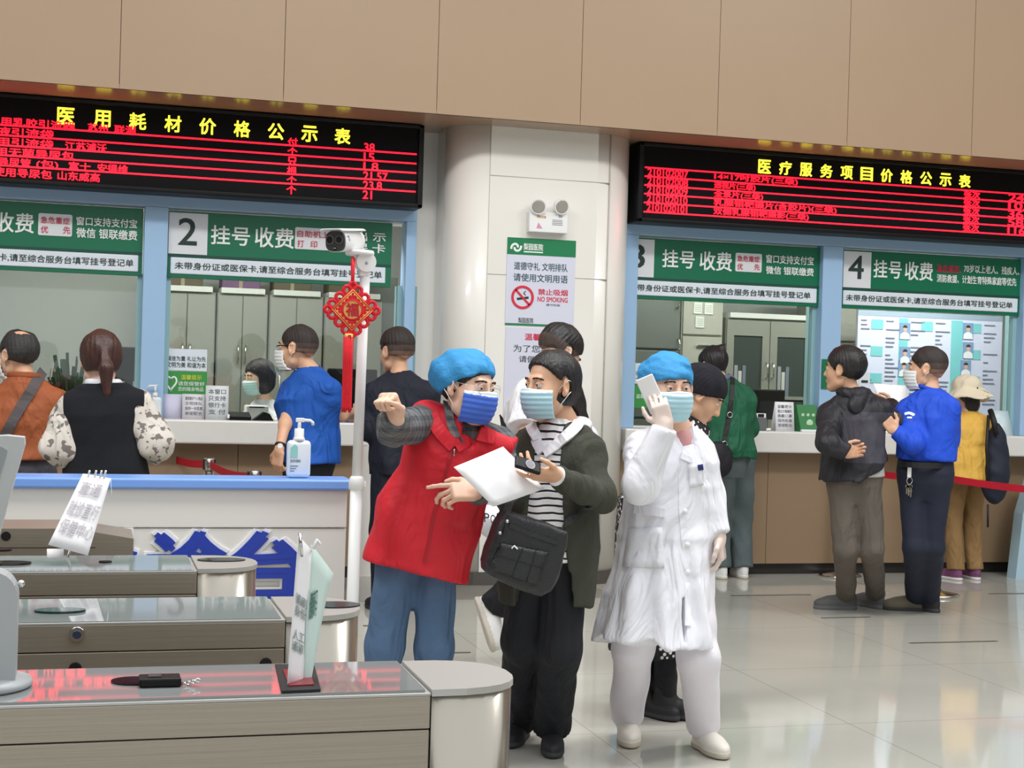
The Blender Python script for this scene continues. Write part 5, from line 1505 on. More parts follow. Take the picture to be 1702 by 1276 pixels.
for S in 'RL': f.shoe(S, mat('shoe_khaki', (104, 98, 82), .7) if S == 'L' else sh_black, sole_d, 1.06)
PL = f

# ---- woman in mustard shirt and sun hat
f = Fig('person in mustard shirt and cream sun hat, seen from behind at window 4', gnd(1600, 962)[:2], -6, 1.60, hs=1.06,
        pel=A(1604, 772, 10.1), neck=A(1610, 690, 10.12), head=A(1605, 655, 10.16), sL=A(1580, 705, 10.14), sR=A(1640, 702, 10.06), eR=A(1644, 752, 10.1), wR=A(1636, 745, 10.3), eL=A(1570, 752, 10.14), wL=A(1580, 745, 10.32))
f.hf = ydir(-14, -8)
f.body()
f.hair(hair_black, 'long', thick=.012, lowback=-.12, extra=lambda g: U(.02, g, INT(ell((0, -.06, -.07), (.07, .05, .09)), lambda P: P[..., 1])))
def hatf(g):
    crown = ell((0, -.012, .065), (.105, .122, .088))
    def brim(P):
        x, y, z = P[..., 0], P[..., 1]+.012, P[..., 2]; r = np.sqrt((x/1.0)**2+(y/1.08)**2); zz = .040-.85*np.maximum(0, r-.095)+.014*np.sin(np.arctan2(x, y)*3+1)
        return np.maximum((np.abs(z-zz)-.008)*.8, r-.195)
    return lambda P: np.where(True, smin(np.maximum(crown(P), .03-P[..., 2]), np.maximum(brim(P), .088-np.sqrt(P[..., 0]**2+(P[..., 1]+.012)**2)), .02), 0)
R_ = f.headR(); hb = hatf(None)
fn = wrinkle(f.headspace(hb), .006, 32, 6); c = f.J['head']; f.part('sun_hat', fn, c-.25, c+.24, .006, mat('hat_cream', (228, 216, 190), .85, bump=.2, bscale=160), slack=1.6)
f.top('shirt', c_yellow, grow=.034, hem=hemt(f, A(1604, 795, 10.1)[2]), hem_grow=.022, sr=(.072, .062, .05), wr=.010, fr=22, seed=21)
yf = f.topf
f.trousers(c_khaki, (.094, .078, .068), hem=.0, wr=.006, fr=24, seed=22)
for S in 'RL': f.shoe(S, mat('shoe_pink_navy', (120, 70, 110), .6, var=.6, vscale=30), sh_white, 1.0)
HW = f

# ---- man in rust jacket at window 1
f = Fig('person in rust brown jacket with a balding crown at the left edge', (at(40, 700, 8.5)[0], 8.5), -14, 1.64, hs=1.12, skin=skin_b,
        pel=A(38, 778, 8.5), neck=A(42, 634, 8.52), head=A(30, 590, 8.55), sL=A(-14, 668, 8.55), sR=A(90, 664, 8.48), eL=A(-26, 735, 8.5), wL=A(-10, 750, 8.8), eR=A(100, 738, 8.5), wR=A(84, 745, 8.82))
f.hf = ydir(-38, -6)
f.body(legs=False)
f.hair(hair_grey, 'short', thick=.010, lowback=-.05, extra=lambda g: SUB(g, ell((0, -.055, .118), (.05, .05, .04)), .006))
f.mask(m_maskw)
f.top('jacket', c_rust, grow=.042, hem=hemt(f, A(40, 764, 8.5)[2]), hem_grow=.01, sr=(.082, .072, .055), wr=.011, fr=22, seed=23)
of = f.topf
b = MB().use(mat('rust_collar', (140, 70, 36), .75)); nk_ = f.J['neck']; b.tube([nk_+f.r*.08*math.cos(a)+f.f*.075*math.sin(a)+V3(0, 0, .03) for a in np.arange(2.6, 6.9, .3)], .018, 8); f.mb(b, 'collar')
f.trousers(c_dgrey, (.105, .085, .078), seed=24)
for S in 'RL': f.shoe(S, sh_black, sole_d, h=.008)
OR = f

# ---- woman with ponytail and black knitted vest
f = Fig('person with reddish ponytail, black vest and printed blouse sleeves', (at(176, 700, 7.7)[0], 7.7), -4, 1.66, hs=1.12,
        pel=A(176, 792, 7.7), neck=A(172, 642, 7.72), head=A(167, 597, 7.76), sL=A(122, 668, 7.72), sR=A(226, 664, 7.7), eL=A(100, 742, 7.66), wL=A(104, 742, 7.95), eR=A(258, 738, 7.66), wR=A(240, 752, 7.95))
f.hf = ydir(-8, -8)
f.body(legs=False)
def pony(g):
    bk = INT(ell((0, -.03, -.0), (.09, .09, .09)), lambda P: P[..., 1]+.012, lambda P: -.06-P[..., 2])
    return U(.012, g, bk, cap((0, -.112, .02), (.004, -.135, -.06), .022, .034), cap((.004, -.135, -.06), (.01, -.125, -.17), .034, .02), cap((.01, -.125, -.17), (.012, -.115, -.23), .02, .006))
f.hair(hair_brown, 'short', thick=.014, lowback=-.062, extra=pony)
f.top('blouse', print_sleeve, grow=.014, hem=-.2, sr=(.082, .094, .055), wr=.013, fr=30, seed=25, neckcut=.05)
b = MB().use(c_white); nk_ = f.J['neck']; b.tube([nk_+f.r*.072*math.cos(a)+f.f*.07*math.sin(a)+V3(0, 0, .018) for a in np.arange(0, 6.4, .3)], .022, 8); f.mb(b, 'shirt_collar')
f.top('knitted_vest', mat('black_knit', (16, 18, 26), .95, bump=.4, bscale=260), grow=.040, hem=hemt(f, .70), hem_grow=.02, sleeve='none', wr=.008, fr=18, seed=26, neckcut=-.03)
f.trousers(c_black, seed=27)
for S in 'RL': f.shoe(S, sh_black, sole_d, h=.008)
PV = f

# ---- man in blue T-shirt at window 2
f = Fig('person in royal blue T-shirt, white mask and wristwatch at window 2', (at(515, 700, 9.25)[0], 9.25), -42, 1.74, hs=1.12, skin=skin_b,
        pel=A(515, 758, 9.25), neck=A(515, 618, 9.26), head=A(494, 578, 9.27), sL=A(487, 646, 9.34), sR=A(543, 640, 9.16), eL=A(474, 704, 9.14), wL=A(464, 748, 9.04), eR=A(568, 690, 9.25), wR=A(588, 690, 9.5))
f.hf = ydir(-58, 0)
f.hand = {'L': dict(d=(-.1, .1, -1), pn=(.7, .6, 0), curl=(.55, .6, .65, .7), thumb=.6)}
f.body(legs=False)
f.hair(hair_crop, 'short', thick=.006, lowback=-.045)
f.mask(m_maskw)
f.top('t_shirt', c_rblue, grow=.034, hem=hemt(f, A(515, 768, 9.25)[2]), hem_grow=.012, sleeve='short', slen=.58, sr=(.078, .082, .07), wr=.009, fr=20, seed=28)
b = MB().use(black_rubber); w_, e_ = f.J['wL'], f.J['eL']; d_ = unit(w_-e_); q = w_-d_*.03
b.tube([q-d_*.011, q+d_*.011], .0345, 18); b.use(mat('watch_gold', (222, 206, 170), .3, .6)); cdir = unit(CAM-q); b.cyl(q+cdir*.028, q+cdir*.042, .019, .018, 18); b.use(white_print); b.cyl(q+cdir*.042, q+cdir*.0428, .015, .015, 16); f.mb(b, 'wristwatch')
f.trousers(c_black, seed=29)
b = MB().use(black_case)
for sd in (-1, 1): b.tube([f.h2w((sd*.03, .108, .004)), f.h2w((sd*.062, .09, .008)), f.h2w((sd*.085, .0, .012))], .0035, 6)
f.mb(b, 'glasses')
for S in 'RL': f.shoe(S, sh_black, sole_d, h=.008)
BT = f

# ---- man in navy behind the camera pole
f = Fig('person in dark navy shirt, seen from behind to the right of the white pole', (at(664, 900, 9.2)[0], 9.2), -12, 1.72, hs=1.12, skin=skin_b,
        pel=A(668, 766, 9.2), neck=A(664, 628, 9.22), head=A(659, 584, 9.25), sL=A(622, 650, 9.24), sR=A(708, 648, 9.16), eL=A(612, 712, 9.2), wL=A(622, 708, 9.45), eR=A(722, 716, 9.18), wR=A(712, 716, 9.45))
f.hf = ydir(-26, -4)
f.body()
f.hair(hair_crop, 'short', thick=.008, lowback=-.045, extra=lambda g: U(.02, g, INT(ell((0, -.01, .05), (.088, .104, .088)), lambda P: .05-P[..., 2])))
f.top('shirt', c_navy, grow=.042, hem=hemt(f, .86), sr=(.082, .07, .055), wr=.009, fr=20, seed=30)
f.trousers(c_navy, (.108, .09, .085), seed=31)
for S in 'RL': f.shoe(S, sh_black, sole_d)
NV = f

# ---- staff member seated behind window 2
sx = at(440, 700, 11.45)
f = Fig('person in white tunic and pale mask, seated behind the glass of window 2', (sx[0], 11.45), 236, 1.60, hs=1.10,
        pel=V3(sx[0]+.02, 11.5, .56), neck=A(440, 668, 11.47), head=A(430, 627, 11.42), sR=A(412, 694, 11.58), sL=A(466, 690, 11.36), eR=A(400, 745, 11.5), eL=A(462, 745, 11.22), wR=V3(sx[0]-.35, 11.42, .84), wL=V3(sx[0]-.22, 11.2, .84))
for S, o_ in (('R', .09), ('L', -.09)):
    f.J['h'+S] = f.J['pel']+f.r*o_; f.J['k'+S] = f.J['h'+S]+f.f*.42+V3(0, 0, .0); f.J['a'+S] = zoff(f.J['k'+S]-f.f*.03, .085)
    f.toe[S] = f.f
f.hf = ydir(250, -8)
f.body()
def bob(g):
    m_ = INT(U(.03, ell((0, -.02, -.03), (.104, .10, .105)), ell((0, -.02, .03), (.098, .11, .1))), lambda P: P[..., 1]-(.035-.25*np.minimum(0, P[..., 2]-.02)*0), lambda P: -.125-P[..., 2])
    return U(.015, g, m_)
f.hair(hair_black, 'bob', thick=.016, extra=bob, lowback=-.06, front=.062)
f.mask(mat('mask_pale_teal', (176, 212, 212), .75))
f.top('white_tunic', c_white, grow=.03, hem=-.1, sr=(.072, .062, .05), wr=.008, fr=24, seed=33)
f.trousers(c_navy, seed=34, h=.014)
for S in 'RL': f.shoe(S, sh_white, sole_w, h=.008)
ST = f
t = thing('office_chair', 'black swivel chair under the seated staff member', 'chair', (f.J['pel'][0], f.J['pel'][1], 0))
c = f.J['pel']; b = MB().use(dark_fab); b.box(c[0]-.23, c[0]+.23, c[1]-.23, c[1]+.23, .36, .43, .025); b.build('seat', t)
b = MB().use(dark_fab); q = c-f.f*.27; b.sheet([[q+f.r*u*.22+V3(0, 0, v)-f.f*.05*v for v in np.linspace(-.08, .42, 6)] for u in np.linspace(-1, 1, 7)], .05); b.build('backrest', t)
b = MB().use(black_rubber); b.cyl((c[0], c[1], .09), (c[0], c[1], .36), .03)
for k in range(5):
    a = 2*math.pi*k/5; b.tube([(c[0], c[1], .1), (c[0]+.28*math.cos(a), c[1]+.28*math.sin(a), .05)], [.025, .018], 8); b.ball((c[0]+.28*math.cos(a), c[1]+.28*math.sin(a), .03), .03, 10)
b.build('base', t)
# ------------------------------------------------------------------ turnstile gates in the foreground
def cap_plan(xs, L, y0, y1, n=14):
    """rounded end of a gate seen from above, from the seam xs to the tip xs+L"""
    yc, h = (y0+y1)/2, (y1-y0)/2
    return [(xs+L*abs(math.cos(a))**.72, yc+h*math.copysign(abs(math.sin(a))**.85, math.sin(a))) for a in np.linspace(-math.pi/2, math.pi/2, n)]
def gate(Yf, depth, seam_px, tip_px, py, label, xl=-3.2, ztop=1.0, lt=.018):
    xs = at(seam_px, py, Yf)[0]; L = at(tip_px, py-30, Yf+depth*.5)[0]-xs
    y1 = Yf+depth
    t = thing('turnstile_gate', label, 'turnstile', ((xl+xs)/2, Yf+depth/2, 0))
    b = MB().use(steel); b.box(xl, xs-.0015, Yf, y1, ztop-.062, ztop-.0095, .002); b.build('upper_cover', t)
    b = MB().use(steel); b.box(xl, xs-.0015, Yf+.002, y1-.002, .1, ztop-.064, .002); b.use(black_rubber).box(xl+.05, xs, Yf+.02, y1-.02, 0, .1); b.build('lower_body', t)
    b = MB().use(steel_lid); b.box(xl, xs-.0015, Yf-.001, y1+.001, ztop-.0095, ztop-.005, .001)
    b.use(lid_glass).prism([(Yf+.004, ztop-.010), (y1-.004, ztop-.010), (y1-.004, ztop+.0015), (Yf+.004, ztop+.0015-lt*depth)], 'x', xl, xs-.010); b.build('glass_lid', t)
    b = MB().use(steel_cap); b.prism([(xs, Yf), ]+cap_plan(xs+.001, L, Yf, y1)[1:-1]+[(xs, y1)], 'z', .02, ztop-.012)
    o = b.build('rounded_end', t)
    for p in o.data.polygons: p.use_smooth = abs(p.normal.z) < .5 and p.area < .2
    b = MB().use(steel_lid); b.prism([(xs, Yf-.001)]+[(x, y) for x, y in cap_plan(xs+.001, L+.003, Yf-.002, y1+.002)[1:-1]]+[(xs, y1+.001)], 'z', ztop-.011, ztop); b.build('end_lid', t)
    return t, xs, L, y1
g1, xs1, L1, y11 = gate(2.283, .235, 718, 843, 1143, 'nearest steel turnstile gate, holding the folded sign and the black key box', lt=.010)
g2, xs2, L2, y12 = gate(2.997, .27, 476, 593, 1024, 'second steel turnstile gate, with a round chrome lock on its side')
g3, xs3, L3, y13 = gate(3.731, .27, 329, 425, 944, 'third steel turnstile gate, carrying the tilted white paper notice')
# fourth gate with a sloping end
Y4 = 4.66; xa, xb = at(163, 858, Y4)[0], at(222, 896, Y4)[0]
t = thing('turnstile_gate', 'farthest steel turnstile gate with a sloping end, in front of the white desk', 'turnstile', ((xa-1.5), Y4, 0))
zs = at(222, 895, Y4)[2]
b = MB().use(steel); b.prism([(-3.2, 1.0), (xa-.07, 1.0), (xb, zs), (xb, zs-.3), (xa, .1), (-3.2, .1)], 'y', Y4, Y4+.27); b.build('body', t)
b = MB().use(groove); b.box(-3.2, xa-.005, Y4-.001, Y4+.01, .941, .944); b.build('seam', t)
p = at(10, 891, Y4); b = MB().use(black_hole); b.cyl((p[0], Y4+.004, p[2]), (p[0], Y4-.002, p[2]), .014); b.build('sensor_hole', t)
# sensor holes, lock, recessed readers
def on_face(gt, px, py, Yf, r, name, m, deep=.003):
    p = at(px, py, Yf); b = MB().use(m); b.cyl((p[0], Yf+.003, p[2]), (p[0], Yf-deep, p[2]), r, r*.9, 24); return b.build(name, gt), p
on_face(g2, 125, 1111, 2.997, .0125, 'sensor_hole', black_hole); on_face(g2, 442, 1103, 2.997, .0125, 'sensor_hole', black_hole)
lk, p = on_face(g2, 128, 1053, 2.997, .0155, 'lock', chrome, .01)
b = MB().use(mat('lock_core', (70, 80, 110), .3, .6)); b.cyl((p[0], 2.99, p[2]), (p[0], 2.984, p[2]), .009, .008, 18); b.build('lock_core', lk)
def on_lid(gt, px, py, z, rx, ry, name, m, hgt=.003):
    p = gnd(px, py, z); b = MB().use(m); b.prism([(p[0]+rx*math.cos(a), p[1]+ry*math.sin(a)) for a in np.linspace(0, 6.283, 25)[:-1]], 'z', z-.002, z+hgt); return b.build(name, gt), p
rd = mat('reader_dark', (24, 22, 26), .08)
on_lid(g1, 222, 1133, 1.0, .035, .03, 'card_reader', mat('reader_red_black', (44, 14, 18), .06))
on_lid(g2, 100, 1015, 1.0, .05, .028, 'card_reader', mat('reader_green_reflection', (22, 60, 50), .06))  # first reader: green reflection painted into its base colour
on_lid(g2, 556, 1006, 1.0, .055, .04, 'card_reader', rd)
on_lid(g3, 14, 936, 1.0, .055, .035, 'card_reader', rd); on_lid(g3, 175, 934, 1.0, .016, .014, 'sensor_hole', black_hole); on_lid(g3, 368, 931, 1.0, .062, .035, 'card_reader', rd)
on_lid(g3, 0, 914, 1.0, .03, .02, 'sensor_hole', black_hole)

# scanner post on the nearest gate and the tilted scanner head of the next
p = gnd(6, 1140, 1.0)
t = thing('scanner_post', 'grey rounded post on a round foot at the left end of the nearest gate', 'scanner', (p[0]-.03, p[1], 1.0))
x1 = at(29, 1050, p[1])[0]; zt = at(10, 947, p[1])[2]
b = MB().use(grey_plastic)
hw = .06
b.prism([(x1-2*hw, 1.0), (x1, 1.0)]+[(x1-.035+.035*math.cos(a), zt-.04+.04*math.sin(a)) for a in np.linspace(0, math.pi/2, 7)]+[(x1-2*hw, zt)], 'y', p[1]-.03, p[1]+.03); b.build('column', t)
b = MB().use(grey_plastic); b.lathe([(.0, 0), (.075, 0), (.08, .004), (.078, .012), (.05, .016), (0.0, .017)], (x1-.055, p[1], 1.0), 32); b.build('foot', t)
b = MB().use(chrome); b.ball((x1+.004, p[1]-.01, at(30, 968, p[1])[2]), .006); b.build('screw', t)
Ys = 3.12
t = thing('face_scanner', 'tilted pale grey scanner head leaning in from the left edge', 'scanner', tuple(at(0, 800, Ys)))
q = [at(x, y, Ys) for x, y in ((-62, 728), (12, 724), (40, 727), (41, 740), (22, 805), (-6, 905), (-62, 905))]
b = MB().use(mat('scanner_grey', (198, 202, 202), .35)); b.prism([(v[0], v[2]) for v in q], 'y', Ys, Ys+.06)
o = b.build('case', t)
q = [at(x, y, Ys) for x, y in ((-60, 742), (-2, 740), (12, 748), (-20, 860), (-60, 860))]
b = MB().use(mat('scanner_face', (150, 156, 158), .25)); b.prism([(v[0], v[2]) for v in q], 'y', Ys-.004, Ys+.001); b.build('screen', t)
b = MB().use(grey_plastic); v = at(-45, 900, Ys); b.cyl((v[0], Ys+.05, 1.0), (v[0], Ys+.05, v[2]+.02), .028); b.build('stem', t)

# ------------------------------------------------------------------ signs and things lying on the gates
def lettered(b, m, body, corners, h_off, n_toward):
    """text drawn on a tilted quad: corners = lower-left, lower-right, upper-left (world)"""
    o, u, v = [Vector(c) for c in corners]; u = u-o; v = v-o; n = Vector(n_toward).normalized()
    b.use(m).text(body, 0, 1, 0, 1, 0, .0006, .006, xf=lambda p: o+u*p[0]+v*p[2]+n*(h_off-p[1]))
Yp = 3.80
def PQ(x, y, d=0.0): return Vector(at(x, y, Yp+d))
t = thing('paper_notice', 'creased white paper notice standing tilted on the third gate', 'sign', tuple(PQ(118, 928)))
def bend(u, v):
    x0, x1_ = 138+(184-138)*u, 80+(146-80)*u
    top = (x0, 787+8*u); bot = (x1_, 905+18*u)
    x = top[0]+(bot[0]-top[0])*v; y = top[1]+(bot[1]-top[1])*v
    return PQ(x, y, .012*(u-.5)**2+.12*(1-v))
b = MB().use(paper); b.sheet([[bend(u, v) for v in np.linspace(0, 1, 7)] for u in np.linspace(0, 1, 7)], .0012); pp = b.build('sheet', t)
b = MB().use(paper); b.sheet([[PQ(184+2*v, 795+34*v, .125+.05*u-.02*v) for v in np.linspace(0, 1, 4)] for u in np.linspace(0, 1, 4)], .0012); b.build('folded_flap', t)
b = MB().use(paper); b.sheet([[PQ(78+28*u, 912+15*v, .045-.02*v) for v in np.linspace(0, 1, 3)] for u in np.linspace(0, 1, 3)], .0012); b.build('foot_flap', t)
gi = mat('notice_grey_ink', (186, 182, 188), .7)
b = MB()
for s_, u0, u1, v0, v1 in (('直通', .12, .8, .10, .26), ('就诊直行', .06, .92, .36, .56), ('保健中心', .06, .95, .62, .82)):
    o = bend(u0, v1); lettered(b, gi, s_, (o, bend(u1, v1), bend(u0, v0)), .006, (0, -1, .3))
b.build('lettering', pp)
b = MB().use(white_plastic)
for x in (146, 157, 166, 173): b.tube([PQ(x, 794, .12), PQ(x+3, 782, .11)], .0025, 6)
b.build('tape_ends', t)
b = MB().use(chrome); b.tube([Vector(gnd(112, 926, 1.0)), PQ(150, 800, .14)], .004, 8); b.build('holder', t)

Yv = 2.36
def VQ(x, y, d=0.0): return Vector(at(x, y, Yv+d))
t = thing('folded_sign', 'tall folded paper sign on a black and red base, standing on the nearest gate', 'sign', tuple(gnd(495, 1146, 1.0)))
z0 = 1.0
c0 = [gnd(x, y, z0) for x, y in ((468, 1152), (533, 1149), (522, 1108), (457, 1107))]
b = MB().use(black_rubber); b.prism([(v[0], v[1]) for v in c0], 'z', z0, z0+.004); b.use(mat('base_red', (140, 26, 40), .3))
c1 = [gnd(x, y, z0) for x, y in ((480, 1145), (522, 1143), (514, 1118), (470, 1118))]
b.prism([(v[0], v[1]) for v in c1], 'z', z0+.004, z0+.006); b.build('base', t)
def left(u, v):
    tx, ty = 496+22*u, 890+24*u; bx, by = 477+25*u, 1142+6*u
    return VQ(tx+(bx-tx)*v, ty+(by-ty)*v, -.03*(1-u)+.012*math.sin(v*3.1)*(.3+u))
b = MB().use(paper); b.sheet([[left(u, v) for v in np.linspace(0, 1, 10)] for u in np.linspace(0, 1, 5)], .001); lf = b.build('front_sheet', t)
b = MB().use(mat('sheet_mint', (206, 226, 220), .7))
def right(u, v):
    tx, ty = 518+36*u, 905+48*u; bx, by = 503+12*u, 1148-4*u
    k = v**.8
    return VQ(tx+(bx-tx)*k, ty+(by-ty)*v, .05*u*(1-v)+.01)
b.sheet([[right(u, v) for v in np.linspace(0, 1, 10)] for u in np.linspace(0, 1, 5)], .001); rt = b.build('rear_sheet', t)
dki = mat('sign_ink', (136, 150, 146), .7)
b = MB()
for k, (u0, u1, v0, v1) in enumerate(((.12, .9, .36, .43), (.12, .9, .44, .51), (.12, .9, .60, .67), (.12, .9, .68, .74))):
    lettered(b, dki, '请刷' if k == 0 else ('身份' if k == 1 else ('人工' if k == 2 else '通道')), (left(u0, v1), left(u1, v1), left(u0, v0)), .004, (0, -1, 0))
b.build('lettering', lf)
b = MB(); lettered(b, mat('mint_ink', (70, 120, 110), .7), '健康码', (right(.15, .5), right(.6, .42), right(.15, .3)), .004, (0, -1, 0)); b.build('lettering', rt)
b = MB().use(chrome); b.tube([VQ(498, 885, -.03), VQ(502, 925, -.03)], .0025, 6); b.use(paper).tube([VQ(520, 912), VQ(528, 897), VQ(533, 905)], .003, 6); b.build('clip', t)
# key box
t = thing('key_box', 'small black box with a wire ring lying on the nearest gate', 'box', tuple(gnd(268, 1143, 1.0)))
c = gnd(268, 1140, 1.0); b = MB().use(black_case)
b.box(c[0]-.034, c[0]+.030, c[1]-.012, c[1]+.03, 1.0, 1.014, .003); b.use(mat('box_panel', (60, 64, 66), .2)); b.box(c[0]-.02, c[0]+.0, c[1]+.0, c[1]+.022, 1.013, 1.0155); b.build('case', t)
b = MB().use(chrome); e = c+V3(.038, .002, 0)
for k in range(3): b.tube([(e[0]+.007*k+.007*math.cos(a), e[1]-.005*k+.006*math.sin(a), 1.003+.003*k+.002*math.sin(a*2)) for a in np.linspace(0, 6.283, 13)], .0011, 5)
b.build('wire_ring', t)

# ------------------------------------------------------------------ the reception desk with its blue letters
YD = 6.1
xd0, xd1 = -4.2, at(575, 900, YD)[0]; zd = at(300, 812, YD)[2]; zt = at(300, 797, YD)[2]
desk_w = mat('desk_white', (226, 224, 220), .3); desk_b = mat('desk_top_blue', (120, 164, 236), .3)
t = thing('reception_desk', 'long white reception desk with a blue top and big blue letters', 'desk', ((xd0+xd1)/2, YD+.3, 0))
b = MB().use(desk_w); zsm = at(300, 878, YD)[2]; b.box(xd0, xd1, YD, YD+.2, zsm+.003, zd, .004); b.build('upper_panel', t)
b = MB().use(desk_w); b.box(xd0, xd1, YD+.004, YD+.6, .08, zsm, .004); b.build('front_panel', t)
b = MB().use(kick); b.box(xd0, xd1-.03, YD+.05, YD+.57, 0, .08); b.build('kick_plate', t)
b = MB().use(desk_b); b.box(xd0-.02, xd1+.025, YD-.02, YD+.22, zd, zt+.005, .008, 3); b.build('top', t)
blue_l = mat('letter_blue', (24, 56, 168), .35)
for ch, x0, x1_ in (('导', 112, 226), ('诊', 248, 372), ('台', 386, 500)):
    X0, X1 = at(x0, 940, YD)[0], at(x1_, 940, YD)[0]; Z0, Z1 = at((x0+x1_)/2, 999, YD)[2], at((x0+x1_)/2, 886, YD)[2]
    b = MB().use(white_print); b.text(ch, X0, X1, Z0, Z1, YD+.004, .006, .07); p = b.build('letter_outline', t)
    b = MB().use(blue_l); b.text(ch, X0, X1, Z0, Z1, YD-.002, .008, .036); b.build('letter', p)
# hand sanitiser
YB = 6.2; c = at(495, 799, YB); c[2] = zt+.006
t = thing('sanitizer_bottle', 'white pump bottle of hand sanitizer standing on the blue desk top', 'bottle', tuple(c))
sc_ = 1/ (FPX/(YB*1.0)); px = lambda v: v*YB/FPX
bw = mat('bottle_translucent', (226, 234, 238), .25)
def rbox(b, hw, hd, z0, z1, r): b.prism([(c[0]+sx*(hw-r)+r*math.cos(a), c[1]+sy*(hd-r)+r*math.sin(a)) for sx, sy, a0 in ((1, 1, 0), (-1, 1, 90), (-1, -1, 180), (1, -1, 270)) for a in np.radians(np.linspace(a0, a0+90, 6))], 'z', z0, z1)
hB = px(62)
b = MB().use(bw); b.box(c[0]-px(19.5), c[0]+px(19.5), c[1]-.028, c[1]+.028, c[2], c[2]+hB, .018, 5); o = b.build('bottle', t)
for p_ in o.data.polygons: p_.use_smooth = True
b = MB().use(white_plastic); b.lathe([(px(11), 0), (px(9), px(6)), (px(8), px(8)), (px(8), px(20)), (px(7), px(21))], (c[0], c[1], c[2]+hB-.004), 22); b.build('collar', t)
b = MB().use(white_plastic); zz = c[2]+hB; b.cyl((c[0], c[1], zz+px(15)), (c[0], c[1], zz+px(36)), px(3), px(3), 12); b.box(c[0]-px(6), c[0]+px(8), c[1]-.008, c[1]+.008, zz+px(30), zz+px(37), .003)
b.tube([(c[0], c[1], zz+px(34)), (c[0]+px(18), c[1], zz+px(33)), (c[0]+px(22), c[1], zz+px(30)), (c[0]+px(23), c[1], zz+px(25))], px(2.6), 10); b.build('pump', t)
b = MB().use(mat('bottle_label_teal', (150, 210, 200), .5)); b.prism([(c[0]-px(15), zz-px(28)), (c[0]-px(3), zz-px(28)), (c[0]-px(3), zz-px(10)), (c[0]-px(8), zz-px(6)), (c[0]-px(15), zz-px(12))], 'y', c[1]-.0295, c[1]-.028)
b.use(mat('bottle_print', (110, 130, 140), .5)); b.text('免洗手消毒液', c[0]-px(15), c[0]+px(2), zz-px(36), zz-px(31), c[1]-.028, .001, .0)
for k in range(3): b.box(c[0]-px(15), c[0]-px(2+3*k), c[1]-.029, c[1]-.028, zz-px(43+4*k), zz-px(41.5+4*k))
b.build('label', t)

# ------------------------------------------------------------------ thermal camera on its pole, with the red knot
YC = 5.35; cb = at(592, 1000, YC); cx_ = cb[0]
t = thing('camera_stand', 'white telescopic pole with a white two-lens camera on top', 'camera', (cx_, YC, 0))
zj, ztop_ = at(590, 800, YC)[2], at(603, 450, YC)[2]
def PX_(z): return at(597, 700, YC)[0]
xp = PX_(0); 
b = MB().use(white_plastic); b.cyl((xp-.008, YC, .02), (xp-.003, YC, zj), .0225, .0225, 20); b.build('lower_tube', t)
b = MB().use(white_plastic); b.cyl((xp-.003, YC, zj), (xp+.006, YC, ztop_), .0185, .0185, 20); b.build('upper_tube', t)
b = MB().use(white_plastic); b.lathe([(.024, -.03), (.029, -.026), (.029, .0), (.026, .012), (.021, .02)], (xp-.003, YC, zj), 20); b.box(xp+.02, xp+.032, YC-.012, YC+.012, zj-.02, zj+.002, .003); b.build('clamp_collar', t)
b = MB().use(grey_plastic); b.lathe([(0, 0), (.20, 0), (.21, .008), (.20, .018), (.05, .03), (0, .032)], (xp-.008, YC, 0), 36); b.build('base_plate', t)
# bracket and housing; camera looks to the left of the photo and a little towards us
q = Vector(at(607, 436, YC))
b = MB().use(white_plastic); b.cyl(q+Vector((0, -.03, .0)), q+Vector((0, .03, .0)), .036, .036, 24); b.box(q.x-.04, q.x+.012, q.y-.012, q.y+.012, q.z-.02, q.z+.035, .004); b.box(q.x-.022, q.x+.012, q.y-.02, q.y+.02, ztop_-.02, q.z, .004); b.use(grey_plastic).ball((q.x, q.y-.03, q.z-.004), .006); b.build('bracket', t)
b = MB().use(white_plastic); pl = Vector(at(598, 421, YC)); b.lathe([(.0, -.008), (.05, -.008), (.054, 0), (.05, .010), (0, .012)], tuple(pl), 28); b.build('swivel_plate', t)
d = Vector((-.62, -.78, -.10)).normalized(); sd = d.cross(Vector((0, 0, 1))).normalized(); up = sd.cross(d)
cc = Vector(at(570, 402, YC-.02))
def prof(s, n=22):
    w_, h_ = .042*s, .043*s
    return [(w_*math.copysign(abs(math.cos(a))**.65, math.cos(a)), h_*(math.copysign(abs(math.sin(a))**.65, math.sin(a)))*(1.0 if math.sin(a) > 0 else .85)) for a in np.linspace(0, 2*math.pi, n, endpoint=False)]
def body_mesh(b, st):
    rings = []
    for off, s_ in st: rings.append([b.bm.verts.new(cc+d*off+sd*u+up*v) for u, v in prof(s_)])
    n = len(rings[0])
    for i in range(len(rings)-1):
        for k in range(n):
            fc = b.bm.faces.new((rings[i][k], rings[i][(k+1) % n], rings[i+1][(k+1) % n], rings[i+1][k])); fc.material_index = b.cur; fc.smooth = True
    for r in (rings[0], rings[-1]):
        fc = b.bm.faces.new(r); fc.material_index = b.cur
b = MB().use(white_plastic); body_mesh(b, [(-.115, .55), (-.112, .72), (-.10, .84), (-.02, .95), (.05, 1.0), (.052, .97)])
b.build('housing', t)
b = MB().use(white_plastic)
b.sheet([[cc+d*o_+sd*u+up*(.046-.6*max(0, abs(u)-.036)) for u in np.linspace(-.046, .046, 13)] for o_ in np.linspace(-.09, .085, 6)], .004); b.build('sun_shield', t)
b = MB().use(mat('lens_panel', (62, 62, 64), .25)); body_mesh(b, [(.050, .93), (.056, .93), (.060, .90)]); fp = b.build('lens_panel', t)
